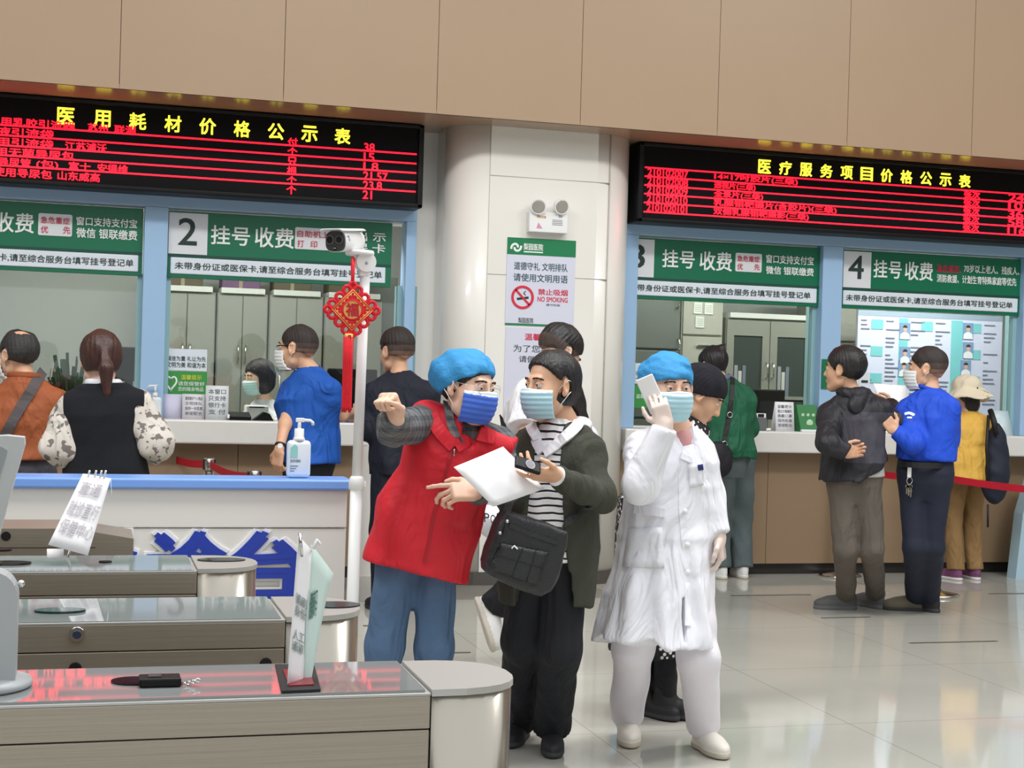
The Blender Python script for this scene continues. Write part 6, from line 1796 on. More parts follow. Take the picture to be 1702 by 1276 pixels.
for u, m_, r_ in ((-.019, black_hole, .013), (.019, mat('lens_dark', (20, 22, 26), .03), .014)):
    b = MB().use(mat('lens_ring', (92, 92, 94), .3)); c1_ = cc+sd*u+up*.008; b.cyl(c1_+d*.058, c1_+d*.0635, r_+.0035, r_+.0025, 24); b.use(m_); b.cyl(c1_+d*.062, c1_+d*.0645, r_, r_*.9, 24); b.build('lens', fp)
b = MB().use(black_hole); c1_ = cc-up*.022; b.cyl(c1_+d*.058, c1_+d*.062, .008, .007, 16); b.use(white_print)
for u in (-.003, .003): b.ball(c1_+sd*u+d*.062, .0017, 8)
b.build('sensor_window', fp)
b = MB().use(mat('logo_grey', (150, 150, 152), .4)); c1_ = cc+sd*.0415*0
s0 = 1 if sd.y < 0 else -1
c1_ = cc+d*.03+sd*s0*.041+up*.012
b.ribbon([c1_+d*.010+up*.008, c1_+d*.002+up*.009, c1_-d*.004+up*.002, c1_-d*.0-up*.004, c1_-d*.010-up*.006], [sd*s0]*5, .004, .002); b.build('emblem', t)
# knot
YK = YC-.06
def K(x, y, dd=0.0): return Vector(at(x, y, YK+dd))
red_k = mat('knot_red', (222, 22, 40), .7, bump=.3, bscale=200); gold = mat('knot_gold', (226, 178, 92), .45, .2)
t = thing('chinese_knot', 'red Chinese knot with a gold centre and long tassel hanging from the camera', 'ornament', tuple(K(585, 515)))
b = MB().use(red_k); b.tube([K(586, 428, .03), K(585.5, 440), K(586, 458), K(585, 478)], .0055, 8); b.tube([K(589, 430, .03), K(588, 445), K(587, 478)], .004, 8); b.build('cord', t)
ctr = K(585, 515); R_k = K(631, 515).x-K(585, 515).x
b = MB().use(red_k); r_ = .118*.72
sq = .062
b.prism([(ctr.x, ctr.z+sq*1.28), (ctr.x+sq*1.28, ctr.z), (ctr.x, ctr.z-sq*1.28), (ctr.x-sq*1.28, ctr.z)], 'y', YK-.008, YK+.008); b.build('diamond', t)
b = MB().use(red_k)
for e in range(4):
    a0 = math.pi/2*e; p0 = Vector((math.cos(a0), 0, math.sin(a0)))*sq*1.28; p1 = Vector((math.cos(a0+math.pi/2), 0, math.sin(a0+math.pi/2)))*sq*1.28
    nrm = (p0+p1).normalized()
    for k in range(3):
        m_ = ctr+p0.lerp(p1, (.5+k)/3)+nrm*.006
        b.tube([m_+nrm*.016*math.cos(a)+(p1-p0).normalized()*.015*math.sin(a) for a in np.linspace(0, 6.283, 13)], .007, 7, False)
    m_ = ctr+p0*1.08; b.tube([m_+p0.normalized()*.014*math.cos(a)+Vector((-p0.normalized().z, 0, p0.normalized().x))*.012*math.sin(a) for a in np.linspace(0, 6.283, 13)], .007, 7, False)
b.build('petal_loops', t)
b = MB().use(gold)
for s_ in (1.18, 1.04):
    pts = [ctr+Vector((math.cos(a), 0, math.sin(a)))*sq*s_+Vector((0, -.0085, 0)) for a in np.linspace(0, 2*math.pi, 5)]
    for i in range(4): b.tube([pts[i], pts[i+1]], .0013, 5)
for e in range(4):
    for k in range(5):
        a0 = math.pi/2*e; p0 = Vector((math.cos(a0), 0, math.sin(a0))); p1 = Vector((math.cos(a0+math.pi/2), 0, math.sin(a0+math.pi/2)))
        m_ = ctr+p0.lerp(p1, (.5+k)/5)*sq*.96+Vector((0, -.0085, 0)); b.ball(m_, .0032, 6, (1, .4, 1))
b.build('gold_border', t)
b = MB().use(gold); b.cyl(ctr+Vector((0, -.006, 0)), ctr+Vector((0, -.0105, 0)), .036, .036, 32); b.build('gold_disc', t)
b = MB().use(red_k); b.tube([ctr+Vector((.034*math.cos(a), -.0105, .034*math.sin(a))) for a in np.linspace(0, 6.283, 33)], .0022, 6, False); b.use(mat('fu_red', (190, 20, 34), .6)); b.text('福', ctr.x-.0225, ctr.x+.0225, ctr.z-.023, ctr.z+.023, YK-.0105, .002, .03); b.build('character', t)
b = MB().use(red_k); b.tube([K(585, 545), K(582, 556), K(580, 562)], [.008, .007, .006], 8)
tz = [K(579, 560), K(578, 600), K(577, 640), K(576, 676)]
b.tube(tz, [.0135, .0165, .0165, .0155], 16)
for k in range(16):
    a = 6.283*k/16; o_ = Vector((.015*math.cos(a), .015*math.sin(a), 0)); b.tube([p_+o_ for p_ in tz]+[tz[-1]+o_*1.05-Vector((0, 0, .012+.004*(k % 3)))], .0035, 5)
b.build('tassel', t)
b = MB().use(gold); g0 = K(579.5, 559); b.cyl(g0-Vector((0, 0, .012)), g0+Vector((0, 0, .010)), .0165, .0165, 18); b.use(mat('fu_red', (190, 20, 34), .6)); b.text('福', g0.x-.006, g0.x+.006, g0.z-.008, g0.z+.006, g0.y-.0165, .001, .02); b.build('gold_band', t)

# ------------------------------------------------------------------ rope posts with red belts
post_steel = mat('post_steel', (206, 202, 196), .14, 1.0); belt_red = mat('belt_red', (196, 16, 44), .6)
def post(x, y, label, h=.92):
    t = thing('belt_post', label, 'queue post', (x, y, 0), group=None)
    b = MB().use(post_steel); b.lathe([(0, 0), (.16, 0), (.165, .012), (.15, .024), (.05, .036), (.035, .05), (0, .05)], (x, y, 0), 36); b.build('base', t)
    b = MB().use(post_steel); b.cyl((x, y, .03), (x, y, h-.075), .032, .032, 24); b.build('pole', t)
    b = MB().use(post_steel); b.lathe([(0, h-.08), (.034, h-.08), (.036, h-.075), (.036, h-.008), (.030, h), (0, h)], (x, y, 0), 24); b.use(black_rubber); b.box(x-.041, x-.03, y-.02, y+.02, h-.075, h-.008, .003); b.box(x+.03, x+.041, y-.02, y+.02, h-.075, h-.008, .003); b.build('belt_head', t)
    return V3(x, y, h-.04)
def belt(p, q, label):
    d_ = unit(q-p); a, c = p+d_*.037, q-d_*.037; n_ = np.cross(d_, V3(0, 0, 1))
    pts = [a+(c-a)*u-V3(0, 0, .05*4*u*(1-u)*min(1, np.linalg.norm(c-a)/2)) for u in np.linspace(0, 1, 14)]
    b = MB().use(belt_red); b.ribbon(pts, [n_]*14, .05, .003)
    o = b.build('queue_belt'); tag(o, label, 'belt')
def top_at(px, py, h):
    return gnd(px, py, h)
P1 = top_at(274, 747, .90); P2 = top_at(348, 761, .90); P3 = top_at(423, 781, .90)
A1 = post(P1[0], P1[1], 'farthest steel queue post, beside the person with a ponytail', .90); A2 = post(P2[0], P2[1], 'middle steel queue post of the three behind the desk', .90); A3 = post(P3[0], P3[1], 'nearest steel queue post of the three behind the desk', .90)
belt(A1, A2, 'red belt between the farthest and middle queue posts at the left'); belt(A2, A3, 'red belt between the middle and nearest queue posts at the left')
B1 = gnd(1396, 958); B2 = gnd(1556, 990)
A4 = post(B1[0], B1[1], 'steel queue post whose round foot shows left of the person in charcoal', .90); A5 = post(B2[0], B2[1], 'steel queue post with its foot right of the person in blue polo', .90)
B3 = at(1960, 850, 8.0); A6 = post(B3[0], 8.0, 'steel queue post outside the right edge of the photo', .90)
belt(A4, A5, 'red belt between the people in charcoal and blue polo'); belt(A5, A6, 'red belt in front of the person in the sun hat')

# pale blue slanted kiosk at the right edge
k0 = gnd(1688, 962)
t = thing('info_kiosk', 'pale blue slanted kiosk cut by the right edge of the photo', 'kiosk', (k0[0]+.2, k0[1]+.1, 0))
zt_ = at(1702, 850, k0[1])[2]
kb = mat('kiosk_blue', (176, 206, 222), .3)
b = MB().use(kb); b.prism([(k0[0], 0), (k0[0]+.5, 0), (k0[0]+.5, zt_+.35), (k0[0]+.16, zt_+.35), (k0[0]+.05, zt_-.02)], 'y', k0[1], k0[1]+.12); b.build('case', t)
b = MB().use(black_screen); b.box(k0[0]+.2, k0[0]+.46, k0[1]-.004, k0[1], zt_-.1, zt_+.25, .002); b.build('screen', t)

# ------------------------------------------------------------------ things on the counters
CZ = ZC
def card(px0, py0, px1, py1, Y, name, label, cat, m, lines, ink_m, tilt=.03, group=None, body=None):
    r = prect(px0, py0, px1, py1, Y); z0 = CZ if r[2] < CZ+.06 else r[2]
    t = thing(name, label, cat, ((r[0]+r[1])/2, Y, z0), group=group)
    b = MB().use(m); b.sheet([[(r[0]+(r[1]-r[0])*u, Y+tilt*v, z0+(r[3]-z0)*v) for v in (0, .5, 1)] for u in (0, .5, 1)], .003); b.build('sheet', t)
    b = MB().use(m); b.sheet([[(r[0]+(r[1]-r[0])*u, Y+2*tilt+.03-(tilt+.03)*v, z0+(r[3]-z0)*v*.98) for v in (0, .5, 1)] for u in (0, .5, 1)], .003); b.build('rear_sheet', t)
    b = MB()
    if body:
        n_ = len(body)
        for i, s_ in enumerate(body):
            v1, v0 = .9-.8*i/n_, .9-.8*(i+.72)/n_
            p0 = V3(r[0]+(r[1]-r[0])*.12, Y+tilt*v0, z0+(r[3]-z0)*v0); w_ = (r[1]-r[0])*.76; 
            lettered(b, ink_m, s_, (p0, p0+V3(w_, 0, 0), p0+V3(0, tilt*(v1-v0), (r[3]-z0)*(v1-v0))), .0025, (0, -1, 0))
    b.build('lettering', t)
    return t
soft_ink = mat('soft_ink', (110, 112, 126), .7)
YS = 10.66
# sticker plates on the glass of window 2
r = prect(272, 580, 344, 616, 10.725)
t = thing('window_sticker', 'white and green sticker with a heart on the glass of window 2', 'sticker', ((r[0]+r[1])/2, 10.725, r[2]))
b = MB().use(pale_print); b.box(r[0], r[1], 10.72, 10.728, r[2], r[3], .002); b.build('white_plate', t)
b = MB().use(ink); q = prect(277, 592, 342, 600, 10.72); b.text('诚信为重 礼让为先', *q, 10.72, .002, .006); q = prect(277, 602, 342, 611, 10.72); b.text('文明为美 和谐为本', *q, 10.72, .002, .006); b.build('lettering', t)
r = prect(272, 617, 344, 655, 10.725); b = MB().use(mat('sticker_green', (60, 150, 70), .5)); b.box(r[0], r[1], 10.72, 10.728, r[2], r[3], .002); gp = b.build('green_plate', t)
b = MB().use(mat('sticker_yellow', (220, 226, 80), .5)); b.text('温馨提示', *prect(301, 623, 335, 631, 10.72), 10.72, .002, .006); b.use(white_print); b.text('请您保管好', *prect(296, 634, 340, 641, 10.72), 10.72, .002, .004); b.text('您的随身物品', *prect(296, 643, 338, 650, 10.72), 10.72, .002, .004); b.build('lettering', gp)
hc_ = prect(274, 621, 294, 650, 10.72); cx2, cz2, hw2, hh2 = (hc_[0]+hc_[1])/2, (hc_[2]+hc_[3])/2, (hc_[1]-hc_[0])/2, (hc_[3]-hc_[2])/2
hp = [(cx2+hw2*.95*(16*math.sin(a)**3)/16, 10.718, cz2+hh2*.9*(13*math.cos(a)-5*math.cos(2*a)-2*math.cos(3*a)-math.cos(4*a))/16) for a in np.linspace(0, 6.283, 25)]
b = MB().use(white_print); b.ribbon(hp, [(0, -1, 0)]*25, .012, .003); b.build('heart', gp)
card(270, 655, 303, 698, 10.62, 'counter_notice', 'blank lilac sheet standing at the left end of counter 2', 'notice', mat('sheet_lilac', (206, 204, 224), .7), 0, soft_ink)
card(303, 655, 341, 696, 10.60, 'counter_notice', 'printed notice under the green heart sticker on counter 2', 'notice', mat('sheet_printed', (226, 222, 228), .7), 4, soft_ink, body=['请保管好个人物品', '文明排队', '保持一米距离', '谢谢配合'])
card(342, 641, 380, 696, 10.58, 'counter_notice', 'tall white notice with four rows of characters on counter 2', 'notice', mat('sheet_white', (222, 226, 228), .7), 4, mat('notice_ink', (96, 104, 110), .7), body=['本窗口', '只支持', '银行卡', '支 付'])
# bottle at the frame between windows 1 and 2
c = at(257, 690, 10.56); c[2] = CZ
t = thing('sanitizer_bottle', 'clear pump bottle on the counter in front of the blue frame post', 'bottle', tuple(c))
b = MB().use(bw); b.box(c[0]-.045, c[0]+.045, c[1]-.03, c[1]+.03, c[2], c[2]+.15, .02, 4); b.build('bottle', t)
b = MB().use(white_plastic); b.cyl((c[0], c[1], c[2]+.15), (c[0], c[1], c[2]+.18), .02, .016); b.cyl((c[0], c[1], c[2]+.18), (c[0], c[1], c[2]+.225), .007); b.tube([(c[0]+.015, c[1], c[2]+.228), (c[0]-.04, c[1], c[2]+.226), (c[0]-.055, c[1], c[2]+.21)], .007, 8); b.build('pump', t)
# card terminal, white box, mirror, purple box on counter 2
c = at(395, 690, 10.6); t = thing('card_terminal', 'black card terminal lying open on counter 2', 'card reader', (c[0], c[1], CZ))
b = MB().use(black_case); b.prism([(c[1]-.06, CZ), (c[1]+.12, CZ), (c[1]+.12, CZ+.055), (c[1]-.06, CZ+.025)], 'x', c[0]-.06, c[0]+.09); b.build('body', t)
b = MB().use(white_print); b.box(c[0]-.075, c[0]-.06, c[1]-.055, c[1]+.05, CZ+.012, CZ+.04, .003); b.build('paper_roll', t)
b = MB().use(black_case); b.prism([(c[0]+.10, CZ), (c[0]+.25, CZ), (c[0]+.22, CZ+.05), (c[0]+.18, CZ+.062)], 'y', c[1]-.05, c[1]+.05); b.build('keypad_hood', t)
c = at(430, 685, 10.72); t = thing('ticket_printer', 'small white printer in front of the seated staff member', 'printer', (c[0], 10.85, CZ))
b = MB().use(white_plastic); b.box(c[0]-.08, c[0]+.08, 10.8, 10.98, CZ, CZ+.10, .012, 3); b.build('body', t)
b = MB().use(black_hole); b.box(c[0]-.06, c[0]+.05, 10.795, 10.80, CZ+.085, CZ+.092); b.build('slot', t); b = MB().use(soft_ink); b.box(c[0]+.03, c[0]+.07, 10.797, 10.80, CZ+.02, CZ+.05); b.build('label', t)
c = at(465, 612, 10.8); t = thing('table_mirror', 'small round mirror on a thin stand on counter 2', 'mirror', (c[0], 10.8, CZ))
b = MB().use(chrome); b.tube([(c[0]+.01, 10.8, CZ), (c[0]+.012, 10.8, CZ+.12), (c[0], 10.8, c[2]-.03)], .005, 8); b.lathe([(0, 0), (.05, 0), (.05, .006), (0, .01)], (c[0]+.01, 10.8, CZ), 20); b.build('stand', t)
b = MB().use(mat('mirror_frame', (190, 204, 206), .2, .8)); b.cyl((c[0], 10.79, c[2]), (c[0], 10.81, c[2]), .036, .036, 28); fr_ = b.build('frame', t); b = MB().use(mat('mirror_glass', (90, 104, 104), .03, 1.0)); b.cyl((c[0], 10.785, c[2]), (c[0], 10.79, c[2]), .029, .029, 28); b.build('mirror_glass', fr_)
c = at(575, 690, 10.6); t = thing('tissue_box', 'purple printed box on the counter behind the red tassel', 'box', (c[0], c[1], CZ))
b = MB().use(mat('box_purple', (66, 52, 130), .5)); b.box(c[0]-.05, c[0]+.06, c[1]-.05, c[1]+.05, CZ, CZ+.085, .004); b.build('carton', t)
b = MB().use(white_print); b.text('爱心', c[0]-.03, c[0]+.045, CZ+.03, CZ+.07, c[1]-.05, .001, .006); b.build('lettering', t)
# counter 3
c = at(1260, 690, 10.62); t = thing('card_terminal', 'grey payment terminal beside the person in green at window 3', 'card reader', (c[0], c[1], CZ))
b = MB().use(mat('terminal_grey', (104, 108, 110), .5)); b.box(c[0]-.07, c[0]+.06, c[1]-.04, c[1]+.08, CZ, CZ+.11, .01); b.build('body', t)
b = MB().use(black_hole); b.box(c[0]-.02, c[0]+.03, c[1]-.045, c[1]-.04, CZ+.105, CZ+.13); b.use(white_print).box(c[0]-.04, c[0]+.05, c[1]-.04, c[1]-.03, CZ+.10, CZ+.135, .003); b.build('display', t)
card(1290, 668, 1321, 716, 10.58, 'counter_notice', 'white printed notice standing on counter 3', 'notice', paper, 6, soft_ink, body=['温馨提示', '请出示健康码', '佩戴口罩', '保持距离', '谢谢配合'])
c = at(1341, 695, 10.6); t = thing('display_stand', 'green slanted leaflet stand on counter 3', 'stand', (c[0], c[1], CZ))
lg_ = mat('leaflet_green', (40, 120, 62), .5)
b = MB().use(lg_); b.prism([(c[1]-.08, CZ), (c[1]+.06, CZ), (c[1]+.06, CZ+.21), (c[1]+.02, CZ+.21)], 'x', c[0]-.085, c[0]+.085); b.build('board', t)
b = MB().use(mat('leaflet_pale', (190, 220, 180), .5))
for u, v, r_ in ((0, .32, .03), (-.045, .62, .014), (0, .62, .014), (.045, .62, .014)): 
    yy, zz = c[1]-.08+.10*v-.003, CZ+.21*v; b.ball((c[0]+u, yy, zz), r_, 12, (1, .15, 1))
b.build('printed_marks', t)
b = MB().use(white_plastic); b.box(c[0]-.09, c[0]+.09, c[1]-.10, c[1]-.07, CZ, CZ+.018, .004); b.build('lip', t)
# stickers by windows 3 and 4
r = prect(1056, 598, 1080, 640, 10.725); t = thing('window_sticker', 'white and green sticker low on the left of window 3', 'sticker', ((r[0]+r[1])/2, 10.725, r[2]))
r = prect(1052, 604, 1112, 638, 10.725); b = MB().use(pale_print); b.box(r[0], r[1], 10.72, 10.728, r[2], r[3]); b.build('white_plate', t); b = MB().use(soft_ink); b.text('诚信为重', *prect(1056, 617, 1088, 624, 10.72), 10.72, .002); b.text('文明为美', *prect(1056, 627, 1088, 634, 10.72), 10.72, .002); b.build('lettering', t)
r = prect(1052, 640, 1112, 678, 10.725); b = MB().use(mat('sticker_green', (60, 150, 70), .5)); b.box(r[0], r[1], 10.72, 10.728, r[2], r[3]); gp = b.build('green_plate', t); b = MB().use(white_print); b.text('温馨提示', *prect(1057, 655, 1085, 662, 10.72), 10.72, .002); b.build('lettering', gp)
r = prect(1366, 597, 1392, 646, 10.59); t = thing('window_sticker', 'green sticker on the blue post left of the person in charcoal', 'sticker', ((r[0]+r[1])/2, 10.59, r[2]))
b = MB().use(mat('sticker_deep_green', (14, 110, 70), .5)); b.box(r[0], r[1], 10.59, 10.598, r[2], r[3]); b.build('plate', t); b = MB().use(mat('leaflet_pale', (190, 220, 180), .5))
for k in range(4): b.ball(((r[0]*.55+r[1]*.45), 10.589, r[3]-.04-.05*k), .013, 10, (1, .2, 1))
b.build('printed_marks', t)
r = prect(1428, 618, 1446, 640, 10.72); t = thing('window_sticker', 'small white sticker behind the shoulder of the person in charcoal', 'sticker', ((r[0]+r[1])/2, 10.72, r[2])); b = MB().use(pale_print); b.box(r[0], r[1], 10.72, 10.728, r[2], r[3]); b.build('plate', t); b = MB().use(ink); b.box(r[0]+.02, r[1]-.02, 10.716, 10.72, r[2]+.02, r[2]+.04); b.build('print', t)
c = at(1668, 715, 10.6); t = thing('display_stand', 'white slanted acrylic stand at the right end of counter 4', 'stand', (c[0], c[1], CZ))
b = MB().use(mat('acrylic', (206, 222, 228), .15)); b.sheet([[(c[0]-.07+.13*u+.03*v, c[1]-.04+.12*v, CZ+.2*v) for v in (0, .5, 1)] for u in (0, .5, 1)], .006); b.build('panel', t); b = MB().use(mat('acrylic', (206, 222, 228), .15)); b.sheet([[(c[0]-.07+.13*u, c[1]-.04+.14*v, CZ+.004) for v in (0, 1)] for u in (0, 1)], .006); b.build('foot', t)

# ------------------------------------------------------------------ things people hold or carry
# sheet of paper and phone of the woman in stripes
def SQ(x, y, Y): return Vector(at(x, y, Y))
q = [SQ(754, 776, 4.98), SQ(836, 742, 5.12), SQ(905, 812, 5.10), SQ(820, 842, 4.98)]
def quad(u, v): 
    p = q[0].lerp(q[1], u).lerp(q[3].lerp(q[2], u), v); return p+Vector((0, -.018*math.sin(u*3.14)*math.sin(v*2.5+.4), 0))
b = MB().use(paper); b.sheet([[quad(u, v) for v in np.linspace(0, 1, 8)] for u in np.linspace(0, 1, 8)], .001)
tag(b.build('paper_sheet'), 'blank white sheet held between the person in stripes and the red vest', 'paper')
def handset(name, label, c, d_, n_, L, W, T, m, screen=None, keys=True):
    c = Vector(c); d_ = Vector(d_).normalized(); n_ = Vector(n_); n_ = (n_-d_*n_.dot(d_)).normalized(); s_ = d_.cross(n_)
    t = thing(name, label, 'phone', tuple(c))
    def bx(b, L, W, T, off, bev):
        b.box(-W/2, W/2, -T/2, T/2, -L/2, L/2, bev)
        for v in b.bm.verts: v.co = c+s_*v.co.x+n_*(v.co.y+off)+d_*v.co.z
    b = MB().use(m); bx(b, L, W, T, 0, min(T*.45, .006)); b.build('case', t)
    if screen:
        b = MB().use(screen); bx(b, L*.55, W*.8, .001, T/2+.0004, 0); b.build('screen', t)
    return t, c, d_, n_, s_
w_ = SW.J['wL']
ph = at(877, 773, 5.0)
t, c, d_, n_, s_ = handset('mobile_phone', 'small black phone in the hand of the person in stripes', ph, (-.85, -.05, .25), (-.1, -.75, .65), .10, .05, .016, black_case)
b = MB().use(mat('phone_glass', (150, 150, 156), .1)); cc_ = c+n_*.009-d_*.006; b.cyl(cc_, cc_+n_*.0015, .019, .019, 20); b.use(mat('phone_face', (96, 96, 102), .2)); b.cyl(cc_+n_*.0015, cc_+n_*.002, .014, .014, 20); b.build('dial', t)
pp_ = DR.J['wR']
ear = DR.h2w((.086, .0, -.02)); 
handset('mobile_phone', 'white phone held to the ear by the person in the white coat', at(1083, 655, 5.30), (-.42, .1, .9), (.55, .8, 0), .145, .07, .009, white_plastic)
# black shoulder bag of the woman in stripes
bag_m = mat('bag_leather', (34, 35, 38), .42, bump=.35, bscale=110)
YG = 5.02
def BQ(x, y, d_=0.0): return Vector(at(x, y, YG+d_))
t = thing('shoulder_bag', 'black leather shoulder bag hanging in front of the person in stripes', 'bag', tuple(BQ(868, 925)))
out = [(838, 846), (941, 880), (938, 905), (925, 955), (911, 981), (895, 989), (870, 982), (815, 958), (803, 945), (801, 930), (812, 900), (824, 868)]
def bag_field():
    P_ = [np.array(BQ(x, y, .06)) for x, y in out]
    cen = np.mean(P_, 0); vw = unit(cen-CAM); ux = unit(P_[1]-P_[0]); n_ = V3(0, 1, 0)
    U2 = [(p[0]-cen[0], p[2]-cen[2]) for p in P_]
    def f(P):
        x, z = P[..., 0]-cen[0], P[..., 2]-cen[2]; y = P[..., 1]-cen[1]
        d = np.full(x.shape, -9.0); ins = np.ones(x.shape, bool); dm = np.full(x.shape, 9.0)
        inside = np.zeros(x.shape, bool); j = len(U2)-1
        for i in range(len(U2)):
            (x0, z0), (x1, z1) = U2[j], U2[i]
            ex, ez = x1-x0, z1-z0; tt = np.clip(((x-x0)*ex+(z-z0)*ez)/(ex*ex+ez*ez), 0, 1)
            dm = np.minimum(dm, np.sqrt((x-x0-tt*ex)**2+(z-z0-tt*ez)**2))
            cond = ((z0 > z) != (z1 > z)) & (x < (x1-x0)*(z-z0)/(z1-z0+1e-12)+x0); inside ^= cond; j = i
        d2 = np.where(inside, -dm, dm); w2 = np.abs(y)-.055
        a_, b_ = d2+.022, w2+.022
        return np.minimum(np.maximum(a_, b_), 0)+np.sqrt(np.maximum(a_, 0)**2+np.maximum(b_, 0)**2)-.022
    return f, cen
bf, bc = bag_field(); bw_ = wrinkle(bf, .004, 45, 31)
v_, f_ = polygonize(bw_, bc-.24, bc+.24, .006); np_mesh('bag_body', v_, f_, [bag_m], None, t, V3(*BQ(868, 925)))
bag_d = mat('bag_seam', (20, 20, 22), .5)
b = MB().use(bag_m); strap_on(b, bw_, [(846, 872), (884, 888), (926, 902)], 4.4, 6, .016, .008, .002, 12); b.build('flap_edge', t)
b = MB().use(bag_m); patch(b, bw_, [(832, 902), (912, 918), (892, 972), (812, 944)], 4.4, 6, .010, .006, 8, 8); b.build('front_pocket', t)
b = MB().use(bag_d)
for pts in ([(868, 910), (850, 958)], [(890, 914), (874, 966)], [(824, 922), (902, 944)]): strap_on(b, bw_, pts, 4.4, 6, .003, .003, .012, 8)
b.build('seams', t)
for pts in ([(843, 866), (836, 888)], [(831, 886), (826, 908)]):
    b = MB().use(bag_d); R_ = strap_on(b, bw_, pts, 4.4, 6, .012, .006, .012, 6); b.use(chrome).ball(R_[0][0], .007, 10); b.build('zip_pull', t)
b = MB().use(chrome); p, n = hit(bw_, 852, 909, 4.4, 6, .016); b.ribbon([p+V3(-.01, 0, -.004), p+V3(0, 0, .006), p+V3(.012, 0, -.006)], [n]*3, .005, .003); b.build('emblem', t)
b = MB().use(bag_m); R2 = [hit(lambda P: np.minimum(cardf(P), inner(P)), x, y, 4.4, 6, .012) for x, y in ((938, 872), (948, 862), (962, 852), (978, 840))]
b.ribbon([np.array(BQ(934, 888, .04))]+[r_[0] for r_ in R2], [R2[0][1]]+[r_[1] for r_ in R2], .032, .005); b.build('strap', t)
b = MB().use(bag_m); b.ribbon([np.array(BQ(842, 852, .05)), np.array(BQ(846, 838, .08)), np.array(BQ(852, 822, .18))], [V3(-.3, -1, 0)]*3, .028, .005); b.build('strap_end', t)
# white lettered tote and the strap of the man in white
t = thing('tote_bag', 'white bag with dark capital letters carried by the person in the white T-shirt', 'bag', tuple(at(822, 860, 6.6)))
Yt = 6.6
def TQ(x, y, d_=0.0): return Vector(at(x, y, Yt+d_))
b = MB().use(c_white)
b.sheet([[TQ(792+60*u, 826+16*math.sin(u*3.1)+(56-6*abs(u-.5))*v, -.05*math.sin(u*3.14)*math.sin(v*3.0)) for v in np.linspace(0, 1, 8)] for u in np.linspace(0, 1, 8)], .004)
b.sheet([[TQ(792+60*u, 826+16*math.sin(u*3.1)+(56-6*abs(u-.5))*v, .05*math.sin(u*3.14)*math.sin(v*3.0)+.004) for v in np.linspace(0, 1, 8)] for u in np.linspace(0, 1, 8)], .004); b.build('pouch', t)
b = MB().use(mat('tote_ink', (60, 56, 66), .7))
for i, ch in enumerate('SPORT'):
    x = 794+10.5*i; y0 = 842+14*math.sin((i+.5)/5*3.1)*.9
    o_ = TQ(x, y0+15, -.065); lettered(b, b.mats[0] if b.mats else None, ch, (o_, TQ(x+8.5, y0+16, -.065), TQ(x, y0, -.065)), .002, (0, -1, 0))
b.build('lettering', t)
b = MB().use(black_rubber); b.ribbon([TQ(794, 832), TQ(812, 842), TQ(832, 850), TQ(850, 836)], [V3(0, -1, .2)]*4, .016, .004); b.build('rim', t)
b = MB().use(c_white); b.tube([TQ(800, 832), TQ(830, 826, .02), TQ(862, 812, .08), Vector(WT.J['wR'])+Vector((0, 0, -.09))], .008, 8); b.tube([TQ(845, 832), TQ(856, 822, .05), Vector(WT.J['wR'])+Vector((0, 0, -.09))], .008, 8); b.build('handle', t)
t = thing('sling_strap_bag', 'black sling strap across the back of the person in white', 'bag strap', tuple(at(850, 745, 7.1)))
b = MB().use(black_rubber); R3 = strap_on(b, tf, [(833, 690), (842, 720), (856, 752), (872, 780)], 5.8, 9, .04, .006, .006, 10); b.build('strap', t)
b = MB().use(chrome); b.box(R3[4][0][0]-.02, R3[4][0][0]+.02, R3[4][0][1]-.012, R3[4][0][1]-.004, R3[4][0][2]-.012, R3[4][0][2]+.012, .003); b.build('buckle', t)
# bag of the woman in green
t = thing('shoulder_bag', 'round black shoulder bag on the person in the green jacket', 'bag', tuple(at(1193, 765, 9.82)))
bc = at(1192, 764, 9.86); fn = wrinkle(ell(bc, (.125, .07, .135)), .008, 30, 40); v_, f_ = polygonize(fn, bc-.18, bc+.18, .009); np_mesh('bag_body', v_, f_, [mat('bag_nylon', (22, 23, 30), .7, bump=.3, bscale=90)], None, t, at(1193, 765, 9.82))
b = MB().use(black_rubber); R3 = strap_on(b, gf, [(1217, 628), (1216, 660), (1210, 700), (1203, 738)], 8, 13, .035, .006, .006, 10); b.build('strap', t)
b = MB().use(chrome)
for i in (5, 9): p = R3[i][0]; b.tube([p+V3(.02*math.cos(a), -.012, .02*math.sin(a)) for a in np.linspace(0, 6.283, 13)], .004, 6, False)
b.build('buckle', t)
# strap bag of the man in rust
t = thing('crossbody_bag', 'dark grey bag strap across the back of the person in rust brown', 'bag', tuple(at(0, 760, 8.3)))
b = MB().use(mat('strap_grey', (84, 78, 80), .8)); R3 = strap_on(b, of, [(70, 618), (50, 652), (26, 692), (4, 732)], 6.5, 11, .055, .006, .008, 14); b.build('strap', t)
c = R3[-1][0]; bb_ = MB().use(mat('strap_grey', (84, 78, 80), .8)); bb_.box(c[0]-.16, c[0]+.02, c[1]-.06, c[1]+.02, c[2]-.24, c[2]-.03, .03, 3); bb_.build('pouch', t)
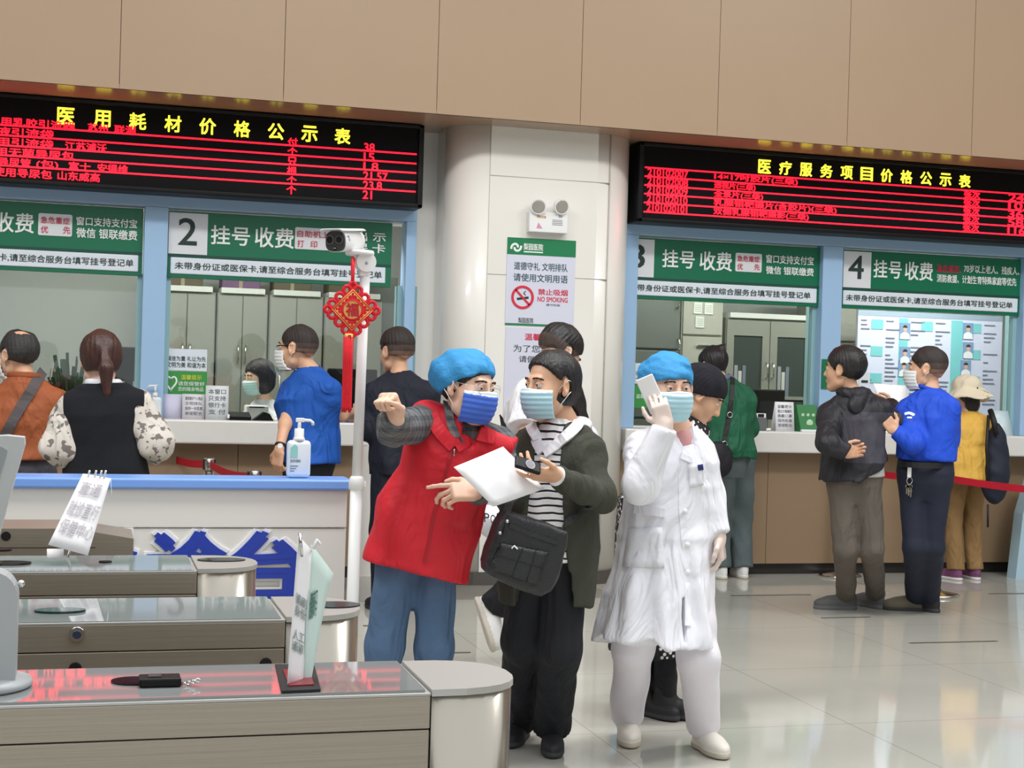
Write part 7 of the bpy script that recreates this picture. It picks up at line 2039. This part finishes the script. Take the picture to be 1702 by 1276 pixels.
# backpack of the woman in the hat
t = thing('backpack', 'dark navy backpack hanging from the right shoulder of the person in the sun hat', 'bag', tuple(at(1655, 760, 9.95)))
bc = at(1654, 770, 9.98); rz_ = at(1654, 706, 9.98)[2]-bc[2]
fn = wrinkle(U(.05, ell(bc+V3(0, 0, .02), (.10, .09, rz_)), ell(bc+V3(0, 0, -.12), (.105, .10, .19))), .008, 26, 41); v_, f_ = polygonize(fn, bc-V3(.2, .2, .45), bc+V3(.2, .2, .42), .011); np_mesh('pack_body', v_, f_, [mat('pack_navy', (24, 32, 50), .7, bump=.3, bscale=80)], None, t, at(1655, 760, 9.95))
b = MB().use(black_rubber); b.tube([at(1646, 682, 9.98), at(1652, 700, 9.9), at(1656, 722, 9.9)], .022, 8); b.tube([at(1643, 690, 9.95), at(1640, 740, 9.9), at(1642, 800, 9.9)], .012, 8); b.build('shoulder_strap', t)
b = MB().use(black_rubber); b.tube([at(1642, 838, 9.95), at(1642, 876, 9.95)], .008, 6); b.build('loose_strap', t)
b = MB().use(white_print); p, n = hit(fn, 1648, 807, 8, 13, .003); b.box(p[0]-.02, p[0]+.02, p[1]-.004, p[1], p[2]-.008, p[2]+.008); b.build('tag', t)
# papers held by the man in charcoal
q1 = [SQ(1451, 637, 8.98), SQ(1506, 641, 8.98), SQ(1508, 692, 8.86), SQ(1468, 684, 8.86)]
b = MB().use(paper); b.sheet([[q1[0].lerp(q1[1], u).lerp(q1[3].lerp(q1[2], u), v) for v in np.linspace(0, 1, 5)] for u in np.linspace(0, 1, 5)], .006); tag(b.build('paper_sheets'), 'white form held up by the person in charcoal in front of the glass', 'paper')
# keys at the belt
kz = at(1512, 772, 8.22); kp = hit(lambda P: PL.legf(P), 1512, 778, 7, 10, .01)[0]
t = thing('key_bunch', 'bunch of keys hanging from the belt of the person in blue polo', 'keys', tuple(kp))
b = MB().use(white_plastic); b.box(kp[0]-.014, kp[0]+.014, kp[1]-.012, kp[1]-.002, kp[2]-.06, kp[2]+.03, .004); b.build('clip', t)
b = MB().use(chrome); b.tube([(kp[0]+.02*math.cos(a), kp[1]-.012, kp[2]-.08+.022*math.sin(a)) for a in np.linspace(0, 6.283, 17)], .003, 6, False); b.build('ring', t)
for k, dx in enumerate((-.018, -.004, .012)):
    b = MB().use(mat('key_brass', (196, 180, 140), .3, .9) if k == 1 else chrome); b.cyl((kp[0]+dx, kp[1]-.014, kp[2]-.115), (kp[0]+dx, kp[1]-.010, kp[2]-.115), .011, .011, 14); b.box(kp[0]+dx-.004, kp[0]+dx+.004, kp[1]-.014, kp[1]-.011, kp[2]-.165-.01*k, kp[2]-.11); b.box(kp[0]+dx+.003, kp[0]+dx+.008, kp[1]-.014, kp[1]-.011, kp[2]-.15, kp[2]-.14); b.build('key', t)
